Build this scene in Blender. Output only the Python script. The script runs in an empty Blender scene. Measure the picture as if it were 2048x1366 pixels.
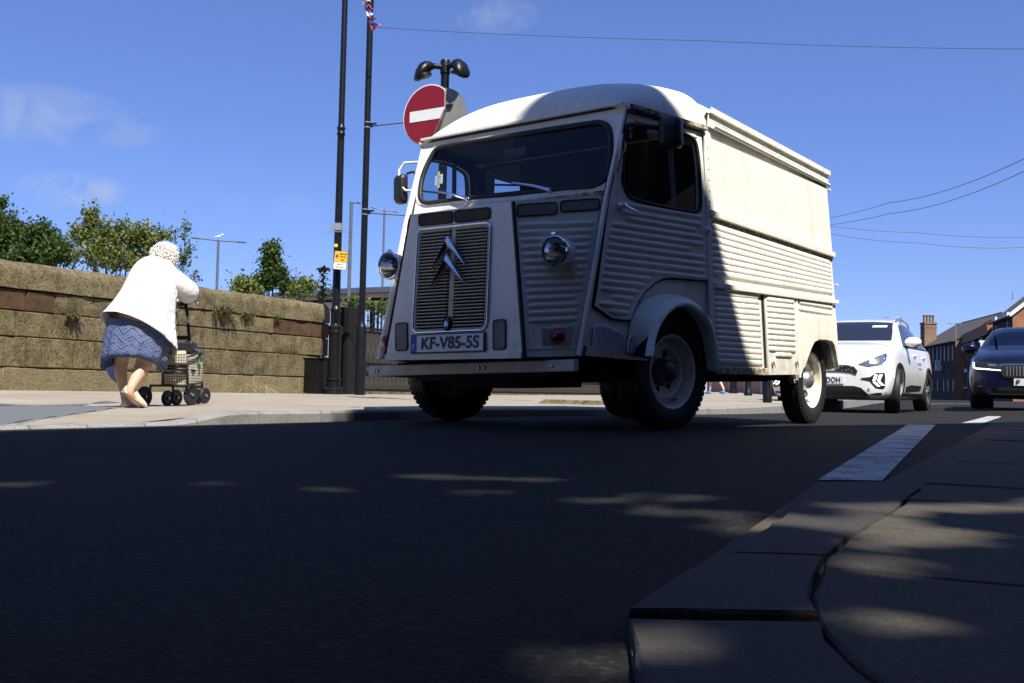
import bpy, bmesh, math, random
import numpy as np
from mathutils import Vector, Matrix
from mathutils.geometry import tessellate_polygon
from mathutils.bvhtree import BVHTree
random.seed(7)
rng = np.random.default_rng(7)
SC = bpy.context.scene
COL = SC.collection
R = math.radians

# ------------------------------------------------------------------ camera
# 35 mm lens held 0.21 m above the road, tilted up 2.85 deg and rolled a little
FPX, CX, CY = 1991.0, 1024.0, 683.0
CAM = np.array([0.0, 0.0, 0.21])
_p, _r = R(2.85), R(1.17)
FW = np.array([0, math.cos(_p), math.sin(_p)])
_rt0 = np.array([1.0, 0, 0]); _up0 = np.cross(_rt0, FW)
RT = _rt0 * math.cos(_r) + _up0 * math.sin(_r)
UP = np.cross(RT, FW)
cam_data = bpy.data.cameras.new('camera'); cam_data.sensor_width = 36; cam_data.lens = 36 * FPX / 2048
cam_data.clip_start = 0.05; cam_data.clip_end = 3000
cam = bpy.data.objects.new('camera', cam_data); COL.objects.link(cam)
cam.matrix_world = Matrix(((RT[0], UP[0], -FW[0], CAM[0]), (RT[1], UP[1], -FW[1], CAM[1]), (RT[2], UP[2], -FW[2], CAM[2]), (0, 0, 0, 1)))
SC.camera = cam
SC.render.resolution_x, SC.render.resolution_y = 1024, 683

def ray(x, y): return FW + RT * (x - CX) / FPX - UP * (y - CY) / FPX
def at(x, y, d):                       # point of the place seen at photo pixel (x, y), d metres into the scene
    return Vector(CAM + ray(x, y) * d)
def gr(x, y, z=0.0):                   # the same on a level plane
    r = ray(x, y); return Vector(CAM + r * ((z - CAM[2]) / r[2]))
def px(p):
    d = np.asarray(p, float) - CAM; z = d @ FW
    return CX + FPX * (d @ RT) / z, CY - FPX * (d @ UP) / z

# ------------------------------------------------------------------ daylight
SUN_EL = R(55); SUN_H = np.array([.4, -.917]); SUN_H /= np.linalg.norm(SUN_H)
SUN = np.array([SUN_H[0] * math.cos(SUN_EL), SUN_H[1] * math.cos(SUN_EL), math.sin(SUN_EL)])
world = bpy.data.worlds.new('World'); SC.world = world; world.use_nodes = True
wn, wl = world.node_tree.nodes, world.node_tree.links; wn.clear()
sky = wn.new('ShaderNodeTexSky'); sky.sky_type = 'NISHITA'; sky.sun_disc = False
sky.sun_elevation = SUN_EL; sky.sun_rotation = math.atan2(SUN_H[0], SUN_H[1])
sky.air_density = 1.0; sky.dust_density = 0.0; sky.ozone_density = 6.0; sky.altitude = 0
SKY_STRENGTH = 0.10; EXPO = 2 ** .85
bg = wn.new('ShaderNodeBackground'); bg.inputs['Strength'].default_value = SKY_STRENGTH
wo = wn.new('ShaderNodeOutputWorld')
# thin fair-weather clouds: soft patches broken by noise
tc = wn.new('ShaderNodeTexCoord')
def wmath(op, a, b=None, c=None):
    n = wn.new('ShaderNodeMath'); n.operation = op
    for i, v in enumerate((a, b, c)):
        if v is None: continue
        if isinstance(v, (int, float)): n.inputs[i].default_value = v
        else: wl.new(v, n.inputs[i])
    return n.outputs[0]
mask = None
for (cx, cy, rx, ry, st) in ((90, 232, 165, 60, .34), (215, 265, 120, 30, .2), (140, 378, 100, 36, .62), (985, 28, 95, 40, .3), (600, 412, 110, 26, .12), (495, 412, 60, 22, .12),
                              (1500, -500, 500, 160, .4), (-700, 100, 500, 120, .45), (2900, 150, 420, 110, .4), (3500, -900, 700, 300, .4)):
    d = ray(cx, cy); d = d / np.linalg.norm(d)
    ex = np.cross(d, UP); ex /= np.linalg.norm(ex); ey = np.cross(ex, d)
    def dot(v):
        n = wn.new('ShaderNodeVectorMath'); n.operation = 'DOT_PRODUCT'
        wl.new(tc.outputs['Generated'], n.inputs[0]); n.inputs[1].default_value = tuple(v); return n.outputs['Value']
    u = wmath('MULTIPLY', dot(ex), FPX / rx); v = wmath('MULTIPLY', dot(ey), FPX / ry)
    q = wmath('ADD', wmath('MULTIPLY', u, u), wmath('MULTIPLY', v, v))
    m = wmath('MULTIPLY', wmath('MAXIMUM', wmath('SUBTRACT', 1.0, q), 0.0), st * 1.9)
    m = wmath('MULTIPLY', m, wmath('GREATER_THAN', dot(d), 0.0))
    mask = m if mask is None else wmath('MAXIMUM', mask, m)
nz = wn.new('ShaderNodeTexNoise'); nz.inputs['Scale'].default_value = 17; nz.inputs['Detail'].default_value = 7; nz.inputs['Roughness'].default_value = .62; nz.inputs['Distortion'].default_value = .5
wl.new(tc.outputs['Generated'], nz.inputs['Vector'])
nf = wmath('MAXIMUM', wmath('MULTIPLY', wmath('SUBTRACT', nz.outputs['Fac'], .38), 3.4), 0.0)
cf = wmath('MINIMUM', wmath('MULTIPLY', mask, nf), .62)
mx = wn.new('ShaderNodeMix'); mx.data_type = 'RGBA'
# deep clear summer blue: softer contrast between zenith and horizon
def vmul(sock, v):
    n = wn.new('ShaderNodeVectorMath'); n.operation = 'MULTIPLY'; wl.new(sock, n.inputs[0]); n.inputs[1].default_value = v; return n.outputs[0]
gm = wn.new('ShaderNodeGamma'); gm.inputs['Gamma'].default_value = .8; wl.new(vmul(sky.outputs['Color'], (.1, .1, .1)), gm.inputs['Color'])
deep = vmul(gm.outputs[0], tuple(v / EXPO / SKY_STRENGTH for v in (.745, .85, 1.31)))
wl.new(cf, mx.inputs['Factor']); wl.new(deep, mx.inputs['A']); mx.inputs['B'].default_value = tuple(v / EXPO / SKY_STRENGTH for v in (.50, .56, .76)) + (1,)
wl.new(mx.outputs['Result'], bg.inputs['Color']); wl.new(bg.outputs[0], wo.inputs['Surface'])
sun_data = bpy.data.lights.new('sun', 'SUN'); sun_data.energy = 5.0; sun_data.angle = R(.53); sun_data.color = (1.0, .955, .86)
sun = bpy.data.objects.new('sun', sun_data); COL.objects.link(sun)
sun.rotation_euler = Vector(-SUN).to_track_quat('-Z', 'Y').to_euler(); sun.location = (6, -14, 22)
SC.view_settings.view_transform = 'Standard'; SC.view_settings.look = 'None'
SC.view_settings.exposure = .85; SC.view_settings.gamma = 1.0; SC.view_settings.use_curve_mapping = False
SC.render.engine = 'CYCLES'; SC.cycles.max_bounces = 6; SC.cycles.transparent_max_bounces = 16
SC.cycles.use_denoising = True

# ------------------------------------------------------------------ materials
MATS = {}
class NT:
    """small wrapper for building a node material"""
    def __init__(s, name):
        s.m = bpy.data.materials.new(name); s.m.use_nodes = True; s.n = s.m.node_tree.nodes; s.l = s.m.node_tree.links
        s.b = s.n['Principled BSDF']; MATS[name] = s.m; s.tc = s.n.new('ShaderNodeTexCoord')
    def set(s, **k):
        for a, v in k.items(): s.b.inputs[a.replace('_', ' ')].default_value = v
    def link(s, a, b): s.l.new(a, b)
    def inp(s, sock, v):
        if isinstance(v, (int, float)): sock.default_value = v
        elif isinstance(v, tuple): sock.default_value = v if len(v) == 4 or sock.type == 'VECTOR' else v + (1,)
        else: s.l.new(v, sock)
    def noise(s, scale, detail=4, rough=.55, vec=None, out='Fac', dist=0):
        n = s.n.new('ShaderNodeTexNoise'); n.inputs['Scale'].default_value = scale; n.inputs['Detail'].default_value = detail; n.inputs['Roughness'].default_value = rough
        n.inputs['Distortion'].default_value = dist
        s.l.new(vec if vec is not None else s.tc.outputs['Object'], n.inputs['Vector']); return n.outputs[out]
    def voro(s, scale, vec=None, out='Distance', feat='F1'):
        n = s.n.new('ShaderNodeTexVoronoi'); n.feature = feat; n.inputs['Scale'].default_value = scale
        s.l.new(vec if vec is not None else s.tc.outputs['Object'], n.inputs['Vector']); return n.outputs[out]
    def math(s, op, a, b=0.0, clamp=False):
        n = s.n.new('ShaderNodeMath'); n.operation = op; n.use_clamp = clamp; s.inp(n.inputs[0], a); s.inp(n.inputs[1], b); return n.outputs[0]
    def ramp(s, f, lo, hi, a=0.0, b=1.0):
        n = s.n.new('ShaderNodeMapRange'); n.clamp = True; s.inp(n.inputs[0], f); n.inputs[1].default_value = lo; n.inputs[2].default_value = hi
        n.inputs[3].default_value = a; n.inputs[4].default_value = b; return n.outputs[0]
    def mix(s, f, a, b, mode='MIX'):
        n = s.n.new('ShaderNodeMix'); n.data_type = 'RGBA'; n.blend_type = mode
        s.inp(n.inputs['Factor'], f); s.inp(n.inputs['A'], a); s.inp(n.inputs['B'], b); return n.outputs['Result']
    def scale(s, v, xyz, vec=None):
        n = s.n.new('ShaderNodeMapping'); n.inputs['Scale'].default_value = xyz; s.l.new(vec if vec is not None else s.tc.outputs['Object'], n.inputs['Vector']); return n.outputs[0]
    def rand(s):
        n = s.n.new('ShaderNodeObjectInfo'); return n.outputs['Random']
    def bump(s, h, dist=.01, strength=1.0):
        n = s.n.new('ShaderNodeBump'); n.inputs['Distance'].default_value = dist; n.inputs['Strength'].default_value = strength
        s.inp(n.inputs['Height'], h); s.l.new(n.outputs[0], s.b.inputs['Normal'])
    def col(s, c): s.inp(s.b.inputs['Base Color'], c)

def plain(name, col, rough=.5, metal=0.0, var=.12, scale=9.0, bump=0.0, bscale=60, spec=.5, coat=0.0):
    t = NT(name); t.set(Roughness=rough, Metallic=metal); t.b.inputs['Specular IOR Level'].default_value = spec
    if coat: t.b.inputs['Coat Weight'].default_value = coat; t.b.inputs['Coat Roughness'].default_value = .06
    c = tuple(col)
    f = t.ramp(t.noise(scale, 5), .3, .7)
    t.col(t.mix(f, tuple(v * (1 - var) for v in c), tuple(min(1, v * (1 + var)) for v in c)))
    if bump: t.bump(t.noise(bscale, 4), bump)
    return t.m

def cream_paint(name, base, rust=.5):
    t = NT(name); t.set(Roughness=.42); t.b.inputs['Coat Weight'].default_value = .12; t.b.inputs['Coat Roughness'].default_value = .2
    c = t.mix(t.ramp(t.noise(2.2, 4), .35, .7), tuple(v * .93 for v in base), base)
    streak = t.ramp(t.noise(1.0, 5, vec=t.scale(None, (9, 9, 1.1))), .52, .78)
    c = t.mix(t.math('MULTIPLY', streak, .34), c, (.40, .36, .27))
    grime = t.ramp(t.noise(26, 6, .7), .62, .72)
    c = t.mix(t.math('MULTIPLY', grime, .22), c, (.22, .16, .09))
    r = t.math('MULTIPLY', t.ramp(t.noise(34, 5, .7), .66, .69), t.ramp(t.noise(3.1, 2), .5, .6))
    c = t.mix(t.math('MULTIPLY', r, rust), c, (.085, .035, .014))
    xyz = t.n.new('ShaderNodeSeparateXYZ'); t.link(t.tc.outputs['Object'], xyz.inputs[0])      # road film low down on the panels
    mud = t.math('MULTIPLY', t.ramp(xyz.outputs[2], .85, .36), t.ramp(t.noise(4.5, 6, .7), .38, .68)); c = t.mix(t.math('MULTIPLY', mud, .55), c, (.26, .22, .155))
    chips = t.math('MULTIPLY', t.ramp(t.noise(60, 3, .6), .68, .70), t.ramp(t.noise(2.0, 2), .55, .62)); c = t.mix(chips, c, (.06, .035, .02))
    t.col(c); t.inp(t.b.inputs['Roughness'], t.ramp(t.noise(7, 4), .3, .7, .34, .52))
    t.bump(t.math('ADD', t.noise(3.0, 3), t.math('MULTIPLY', t.noise(9, 2), .4)), .012, .6); return t.m
cream_paint('van_cream', (.85, .835, .755))
cream_paint('van_cream_bright', (.85, .825, .72), .15)
t = NT('rusty_edge'); t.set(Roughness=.8)
t.col(t.mix(t.ramp(t.noise(30, 5, .7), .4, .6), (.62, .57, .44), (.10, .045, .018)))
plain('dark_gap', (.006, .006, .007), .8); plain('rubber', (.012, .012, .013), .62, var=.3)
plain('black_paint', (.006, .0065, .008), .38, var=.3, bump=.0008, bscale=25, spec=.3); plain('bar_iron', (.045, .040, .034), .8, var=.5, scale=10, bump=.003, bscale=40, spec=.2); plain('iron', (.010, .0095, .009), .75, var=.5, scale=12, bump=.002, bscale=40, spec=.2); plain('black_plastic', (.014, .015, .017), .42, var=.2)
plain('cabin_dark', (.02, .02, .022), .8); plain('under_dark', (.010, .009, .009), .9)
plain('chrome', (.72, .74, .78), .12, 1.0, .05); plain('dull_metal', (.42, .43, .44), .38, .8, .15); plain('grille_alloy', (.62, .66, .72), .4, .1, .1); plain('grille_back', (.16, .17, .20), .6)
plain('vent_grey', (.20, .19, .17), .75, var=.25, scale=20); plain('vent_brown', (.055, .034, .018), .7, var=.4, scale=16)
plain('slat_paint', (.50, .46, .36), .5, var=.25, scale=30); plain('plate_white', (.70, .72, .74), .4, var=.03)
plain('plate_blue', (.012, .035, .30), .4); plain('letter_black', (.008, .008, .009), .5)
plain('bumper_grey', (.47, .46, .42), .4, var=.18, scale=12)
plain('amber_red', (.20, .012, .006), .15, var=.1, coat=.6); plain('lamp_clear', (.30, .33, .38), .08, .7, .3, 25)
plain('hub_paint', (.84, .84, .80), .35, var=.12, coat=.2); plain('hub_dark', (.10, .10, .105), .35, .3, .2); plain('wheel_cream_lit', (.74, .70, .58), .38, var=.12, coat=.2)
plain('white_car_paint', (.80, .80, .80), .22, var=.01, coat=.8); plain('navy_car_paint', (.003, .005, .022), .28, var=.1, coat=.22, spec=.25)
plain('silver_trim', (.55, .56, .58), .3, .8, .06); plain('sign_white', (.74, .74, .72), .4, var=.04); plain('sign_yellow', (.80, .44, .012), .4, var=.05)
plain('sign_blue', (.03, .05, .45), .4); plain('sign_red', (.22, .005, .007), .38, var=.06, coat=.2); plain('sign_grey', (.21, .22, .21), .6, var=.12)
plain('note_paper', (.78, .79, .76), .8); plain('tape_yellow', (.62, .60, .22), .6)
plain('skin', (.58, .36, .26), .55, var=.10, scale=14); plain('hair_white', (.86, .82, .76), .75, var=.2, scale=60)
plain('shoe_beige', (.62, .54, .40), .6, var=.12, scale=22); plain('shoe_sole', (.34, .29, .20), .8)
plain('flag_red', (.62, .05, .07), .6); plain('flag_white', (.78, .78, .80), .6); plain('flag_blue', (.04, .045, .36), .6)
plain('wire', (.05, .055, .07), .7); plain('lichen_stone', (.3, .28, .22), .9)
plain('bark', (.055, .043, .03), .9, var=.4, scale=18, bump=.01, bscale=30)
plain('green_cord', (.02, .14, .05), .6); plain('trainer_blue', (.10, .22, .62), .6); plain('trouser_dark', (.03, .03, .04), .8); plain('tshirt', (.25, .27, .3), .8)
plain('bark_pale', (.12, .10, .075), .9, var=.3, scale=18); plain('dry_grass', (.46, .36, .19), .9, var=.3)
plain('canopy_grey', (.11, .125, .16), .35, .2, .15); plain('canopy_under', (.40, .37, .32), .6); plain('galv', (.40, .42, .44), .42, .7, .2, 20)
plain('slate', (.055, .05, .048), .8, var=.3, scale=4, bump=.02, bscale=3); plain('window_white', (.62, .63, .64), .5, var=.1)
plain('lintel_white', (.66, .65, .62), .6); plain('chimney_pot', (.16, .085, .055), .8, var=.2)
plain('yellow_tag', (.70, .68, .02), .5); plain('soil', (.06, .045, .03), 1.0)

def glass_mat(name, tint, gloss=.5, rough=.02, opacity=.0):
    m = bpy.data.materials.new(name); m.use_nodes = True; n, l = m.node_tree.nodes, m.node_tree.links; n.clear(); MATS[name] = m
    o = n.new('ShaderNodeOutputMaterial'); tr = n.new('ShaderNodeBsdfTransparent'); tr.inputs[0].default_value = tint + (1,)
    gl = n.new('ShaderNodeBsdfGlossy'); gl.inputs['Roughness'].default_value = rough; gl.inputs[0].default_value = (.9, .95, 1, 1)
    fr = n.new('ShaderNodeFresnel'); fr.inputs['IOR'].default_value = 1.45
    mu = n.new('ShaderNodeMath'); mu.operation = 'MULTIPLY'; mu.inputs[1].default_value = gloss; ge = n.new('ShaderNodeNewGeometry'); sb_ = n.new('ShaderNodeMath'); sb_.operation = 'SUBTRACT'; sb_.inputs[0].default_value = 1; l.new(ge.outputs['Backfacing'], sb_.inputs[1]); m2 = n.new('ShaderNodeMath'); m2.operation = 'MULTIPLY'; l.new(fr.outputs[0], m2.inputs[0]); l.new(sb_.outputs[0], m2.inputs[1]); l.new(m2.outputs[0], mu.inputs[0])
    mx = n.new('ShaderNodeMixShader'); l.new(mu.outputs[0], mx.inputs[0]); l.new(tr.outputs[0], mx.inputs[1]); l.new(gl.outputs[0], mx.inputs[2])
    l.new(mx.outputs[0], o.inputs[0]); return m
glass_mat('van_glass', (.84, .88, .92), .75); glass_mat('car_glass', (.16, .18, .22), 1.0); glass_mat('lens_glass', (.85, .88, .92), 1.0)
glass_mat('house_glass', (.25, .27, .3), 1.0)
def emit_mat(name, col, st):
    t = NT(name); t.set(Roughness=.2); t.b.inputs['Emission Color'].default_value = col + (1,); t.b.inputs['Emission Strength'].default_value = st; t.col(col); return t.m
emit_mat('running_light', (1, .98, .80), 1.3)

# sandstone blocks: every block takes its own tone
t = NT('sandstone'); t.set(Roughness=.92); t.b.inputs['Specular IOR Level'].default_value = .15
rnd = t.rand(); n = t.n.new('ShaderNodeValToRGB'); t.link(rnd, n.inputs[0]); e = n.color_ramp.elements
e[0].position = 0; e[0].color = (.175, .140, .074, 1); e[1].position = 1; e[1].color = (.155, .130, .085, 1)
for p_, c_ in ((.25, (.15, .118, .064, 1)), (.5, (.098, .080, .050, 1)), (.75, (.19, .155, .088, 1))):
    q = e.new(p_); q.color = c_
geo = t.n.new('ShaderNodeNewGeometry'); P = geo.outputs['Position']
c = t.mix(t.ramp(t.noise(5, 6, .65, P), .38, .68), n.outputs[0], (.24, .20, .115))
c = t.mix(t.math('MULTIPLY', t.ramp(t.noise(2.4, 5, .6, t.scale(None, (2.2, 2.2, 1.1), P)), .5, .66), .55), c, (.12, .10, .03))     # mossy olive streaks
c = t.mix(t.math('MULTIPLY', t.ramp(t.noise(3.3, 6, .7, P), .5, .68), .7), c, (.05, .04, .028))          # soot
c = t.mix(t.math('MULTIPLY', t.ramp(t.noise(30, 6, .85, P), .52, .58), .85), c, (.022, .018, .012))
c = t.mix(t.math('MULTIPLY', t.ramp(t.voro(38, P), .15, .08), t.ramp(t.noise(2.6, 3, .5, P), .5, .58)), c, (.36, .345, .28))   # lichen spots
t.col(c); h = t.math('ADD', t.math('MULTIPLY', t.noise(36, 7, .75, P), .8), t.math('MULTIPLY', t.noise(6, 4, .6, P), .8)); t.bump(h, .035, 1.0)
t = NT('red_sandstone'); t.set(Roughness=.92); t.b.inputs['Specular IOR Level'].default_value = .15
geo = t.n.new('ShaderNodeNewGeometry'); P = geo.outputs['Position']
c = t.mix(t.ramp(t.noise(6, 6, .65, P), .38, .66), (.082, .046, .027), (.115, .075, .042))
c = t.mix(t.math('MULTIPLY', t.ramp(t.noise(3.3, 6, .7, P), .5, .7), .75), c, (.04, .028, .018))
c = t.mix(t.ramp(t.voro(34, P), .13, .07), c, (.24, .18, .12)); t.col(c); t.bump(t.noise(36, 7, .75, P), .03)
t = NT('mortar'); t.set(Roughness=.95); t.col(t.mix(t.noise(20), (.012, .010, .007), (.05, .042, .03)))

t = NT('sandstone_pale'); t.set(Roughness=.92); t.b.inputs['Specular IOR Level'].default_value = .15
geo = t.n.new('ShaderNodeNewGeometry'); P = geo.outputs['Position']
c = t.mix(t.ramp(t.noise(6, 6, .7, P), .35, .7), (.19, .155, .085), (.27, .225, .13)); c = t.mix(t.math('MULTIPLY', t.ramp(t.noise(3, 6, .7, P), .52, .68), .6), c, (.08, .062, .036)); c = t.mix(t.math('MULTIPLY', t.ramp(t.noise(34, 6, .85, P), .53, .60), .7), c, (.035, .028, .018)); t.col(c); t.bump(t.noise(30, 7, .75, P), .03)
# road: dark bitumen with pale aggregate
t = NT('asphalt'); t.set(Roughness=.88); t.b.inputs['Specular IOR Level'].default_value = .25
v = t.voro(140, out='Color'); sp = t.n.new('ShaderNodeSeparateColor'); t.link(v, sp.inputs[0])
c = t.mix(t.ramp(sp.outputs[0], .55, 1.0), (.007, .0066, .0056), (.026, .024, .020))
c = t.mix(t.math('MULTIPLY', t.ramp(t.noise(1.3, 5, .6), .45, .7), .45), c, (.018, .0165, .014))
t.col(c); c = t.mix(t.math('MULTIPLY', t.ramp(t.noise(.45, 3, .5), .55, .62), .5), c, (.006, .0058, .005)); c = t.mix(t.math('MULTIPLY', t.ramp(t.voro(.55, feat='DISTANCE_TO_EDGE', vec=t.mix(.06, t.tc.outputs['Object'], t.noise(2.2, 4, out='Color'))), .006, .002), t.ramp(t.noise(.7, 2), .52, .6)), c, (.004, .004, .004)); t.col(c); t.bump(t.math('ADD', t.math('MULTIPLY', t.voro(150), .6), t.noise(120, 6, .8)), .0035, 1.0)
t = NT('path_asphalt'); t.set(Roughness=.9); t.col(t.mix(t.noise(40, 5), (.075, .08, .085), (.10, .105, .11))); t.bump(t.noise(200, 3), .004)
t = NT('footway'); t.set(Roughness=.9); t.b.inputs['Specular IOR Level'].default_value = .2
geo = t.n.new('ShaderNodeNewGeometry'); P = geo.outputs['Position']
c = t.mix(t.ramp(t.noise(.9, 6, .65, P), .35, .7), (.235, .205, .165), (.315, .280, .232))
c = t.mix(t.math('MULTIPLY', t.ramp(t.noise(9, 5, .7, P), .55, .7), .35), c, (.11, .095, .075))
c = t.mix(t.math('MULTIPLY', t.ramp(t.voro(9, P), .10, .05), .6), c, (.07, .065, .06)); t.col(c); t.bump(t.noise(120, 4, .6, P), .004)
t = NT('kerb_granite'); t.set(Roughness=.8)
geo = t.n.new('ShaderNodeNewGeometry'); P = geo.outputs['Position']
c = t.mix(t.ramp(t.noise(160, 3, .7, P), .35, .65), (.13, .127, .124), (.34, .33, .32)); c = t.mix(t.math('MULTIPLY', t.ramp(t.noise(5, 5, .6, P), .5, .7), .5), c, (.10, .095, .085))
t.col(c); t.bump(t.noise(130, 4, .7, P), .004)
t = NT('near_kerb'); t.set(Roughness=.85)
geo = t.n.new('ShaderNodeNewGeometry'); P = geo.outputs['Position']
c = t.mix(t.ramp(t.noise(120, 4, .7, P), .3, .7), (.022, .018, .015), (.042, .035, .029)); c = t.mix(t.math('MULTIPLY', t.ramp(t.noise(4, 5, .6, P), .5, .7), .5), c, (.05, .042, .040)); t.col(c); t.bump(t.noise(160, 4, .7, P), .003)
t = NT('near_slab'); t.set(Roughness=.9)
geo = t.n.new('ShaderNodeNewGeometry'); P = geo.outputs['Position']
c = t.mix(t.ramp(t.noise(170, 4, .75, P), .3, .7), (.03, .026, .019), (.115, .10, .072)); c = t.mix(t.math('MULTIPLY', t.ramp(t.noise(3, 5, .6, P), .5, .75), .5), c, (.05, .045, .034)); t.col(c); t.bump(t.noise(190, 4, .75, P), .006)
t = NT('road_line'); t.set(Roughness=.7)
c = t.mix(t.ramp(t.math('ADD', t.math('MULTIPLY', t.noise(70, 6, .8), .7), t.math('MULTIPLY', t.noise(6, 4), .36)), .50, .60), (.50, .51, .52), (.05, .05, .05)); t.col(c); t.bump(t.noise(180, 3), .004)
t = NT('tactile'); t.set(Roughness=.85); t.col(t.mix(t.noise(14, 5), (.07, .078, .09), (.115, .125, .14)))

def brick_mat(name, c1, c2, mort, scale=1.0):
    t = NT(name); t.set(Roughness=.9)
    b = t.n.new('ShaderNodeTexBrick'); t.link(t.tc.outputs['UV'], b.inputs['Vector']); b.inputs['Scale'].default_value = scale
    b.inputs['Color1'].default_value = c1 + (1,); b.inputs['Color2'].default_value = c2 + (1,); b.inputs['Mortar'].default_value = mort + (1,)
    b.inputs['Brick Width'].default_value = .225; b.inputs['Row Height'].default_value = .075; b.inputs['Mortar Size'].default_value = .011; b.inputs['Bias'].default_value = -.2
    c = t.mix(t.math('MULTIPLY', t.ramp(t.noise(.8, 5), .45, .7), .5), b.outputs['Color'], tuple(v * .45 for v in c1)); t.col(c); t.bump(b.outputs['Fac'], -.008); return t.m
brick_mat('brick_dark', (.055, .026, .018), (.035, .018, .014), (.05, .042, .035)); brick_mat('brick_orange_lit', (.42, .16, .055), (.30, .10, .04), (.24, .19, .14))  # orange ends and parapet have the sunlight put into their colour
brick_mat('brick_brown', (.24, .13, .07), (.16, .085, .05), (.26, .22, .17)); brick_mat('brick_red', (.40, .15, .075), (.30, .11, .06), (.33, .29, .24))

def leaf_mat(name, a, b, c3, thru=.28):
    t = NT(name); t.set(Roughness=.55); t.b.inputs['Specular IOR Level'].default_value = .3
    at_ = t.n.new('ShaderNodeAttribute'); at_.attribute_name = 'tone'
    c = t.mix(t.ramp(at_.outputs['Fac'], 0, .6), a, b); c = t.mix(t.ramp(at_.outputs['Fac'], .75, 1.0), c, c3); t.col(c)
    t.b.inputs['Subsurface Weight'].default_value = 0
    tl = t.n.new('ShaderNodeBsdfTranslucent'); t.link(c, tl.inputs[0]); ms = t.n.new('ShaderNodeMixShader'); ms.inputs[0].default_value = thru
    o = t.n['Material Output']; t.link(t.b.outputs[0], ms.inputs[1]); t.link(tl.outputs[0], ms.inputs[2]); t.link(ms.outputs[0], o.inputs[0]); return t.m
leaf_mat('leaf_dark', (.022, .045, .008), (.045, .085, .013), (.085, .12, .02))
leaf_mat('leaf_light', (.07, .10, .015), (.125, .155, .028), (.21, .21, .06))
leaf_mat('leaf_mid', (.03, .06, .012), (.07, .11, .02), (.12, .15, .03))
leaf_mat('leaf_pale', (.09, .14, .05), (.16, .21, .08), (.24, .26, .11))
leaf_mat('leaf_brown', (.06, .045, .015), (.12, .09, .03), (.15, .07, .07))
leaf_mat('leaf_street', (.02, .04, .008), (.035, .06, .01), (.05, .075, .014), .06)

# cloths
t = NT('cardigan_white'); t.set(Roughness=.95); t.b.inputs['Specular IOR Level'].default_value = .1
w = t.n.new('ShaderNodeTexWave'); w.inputs['Scale'].default_value = 42; w.inputs['Distortion'].default_value = 1.5; w.inputs['Detail'].default_value = 3; t.link(t.tc.outputs['Object'], w.inputs['Vector'])
t.col(t.mix(t.ramp(t.noise(60, 4), .35, .7), (.66, .655, .68), (.76, .755, .775))); t.bump(t.math('ADD', t.math('MULTIPLY', w.outputs['Fac'], .15), t.math('MULTIPLY', t.noise(9, 4), 2.0)), .012)
t = NT('skirt_zigzag'); t.set(Roughness=.7)
uv = t.n.new('ShaderNodeSeparateXYZ'); t.link(t.tc.outputs['UV'], uv.inputs[0])
zig = t.math('PINGPONG', t.math('MULTIPLY', uv.outputs[0], 5.0), .5)
s_ = t.math('ADD', t.math('MULTIPLY', uv.outputs[1], 4.2), zig)
st = t.math('FRACT', t.math('MULTIPLY', s_, 1.9))
c = t.mix(t.ramp(st, .18, .24), (.03, .055, .20), (.12, .135, .18)); c = t.mix(t.ramp(st, .48, .54), c, (.018, .026, .10)); c = t.mix(t.ramp(st, .76, .82), c, (.08, .15, .42))
c = t.mix(t.ramp(t.noise(110, 2), .52, .6), c, (.12, .15, .22)); t.col(c); t.bump(t.noise(16, 3), .01)
t = NT('skirt_lining'); t.set(Roughness=.8); t.col(t.mix(t.noise(12), (.14, .19, .40), (.22, .28, .50)))
t = NT('check_cloth'); t.set(Roughness=.85)
uv = t.n.new('ShaderNodeSeparateXYZ'); t.link(t.tc.outputs['UV'], uv.inputs[0])
fx = t.math('FRACT', t.math('MULTIPLY', uv.outputs[0], 1.0)); fy = t.math('FRACT', t.math('MULTIPLY', uv.outputs[1], 1.0))
g = t.math('ADD', t.math('LESS_THAN', fx, .42), t.math('LESS_THAN', fy, .42))
c = t.mix(t.math('MULTIPLY', g, .5), (.60, .53, .40), (.018, .018, .022)); t.col(c)
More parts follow.
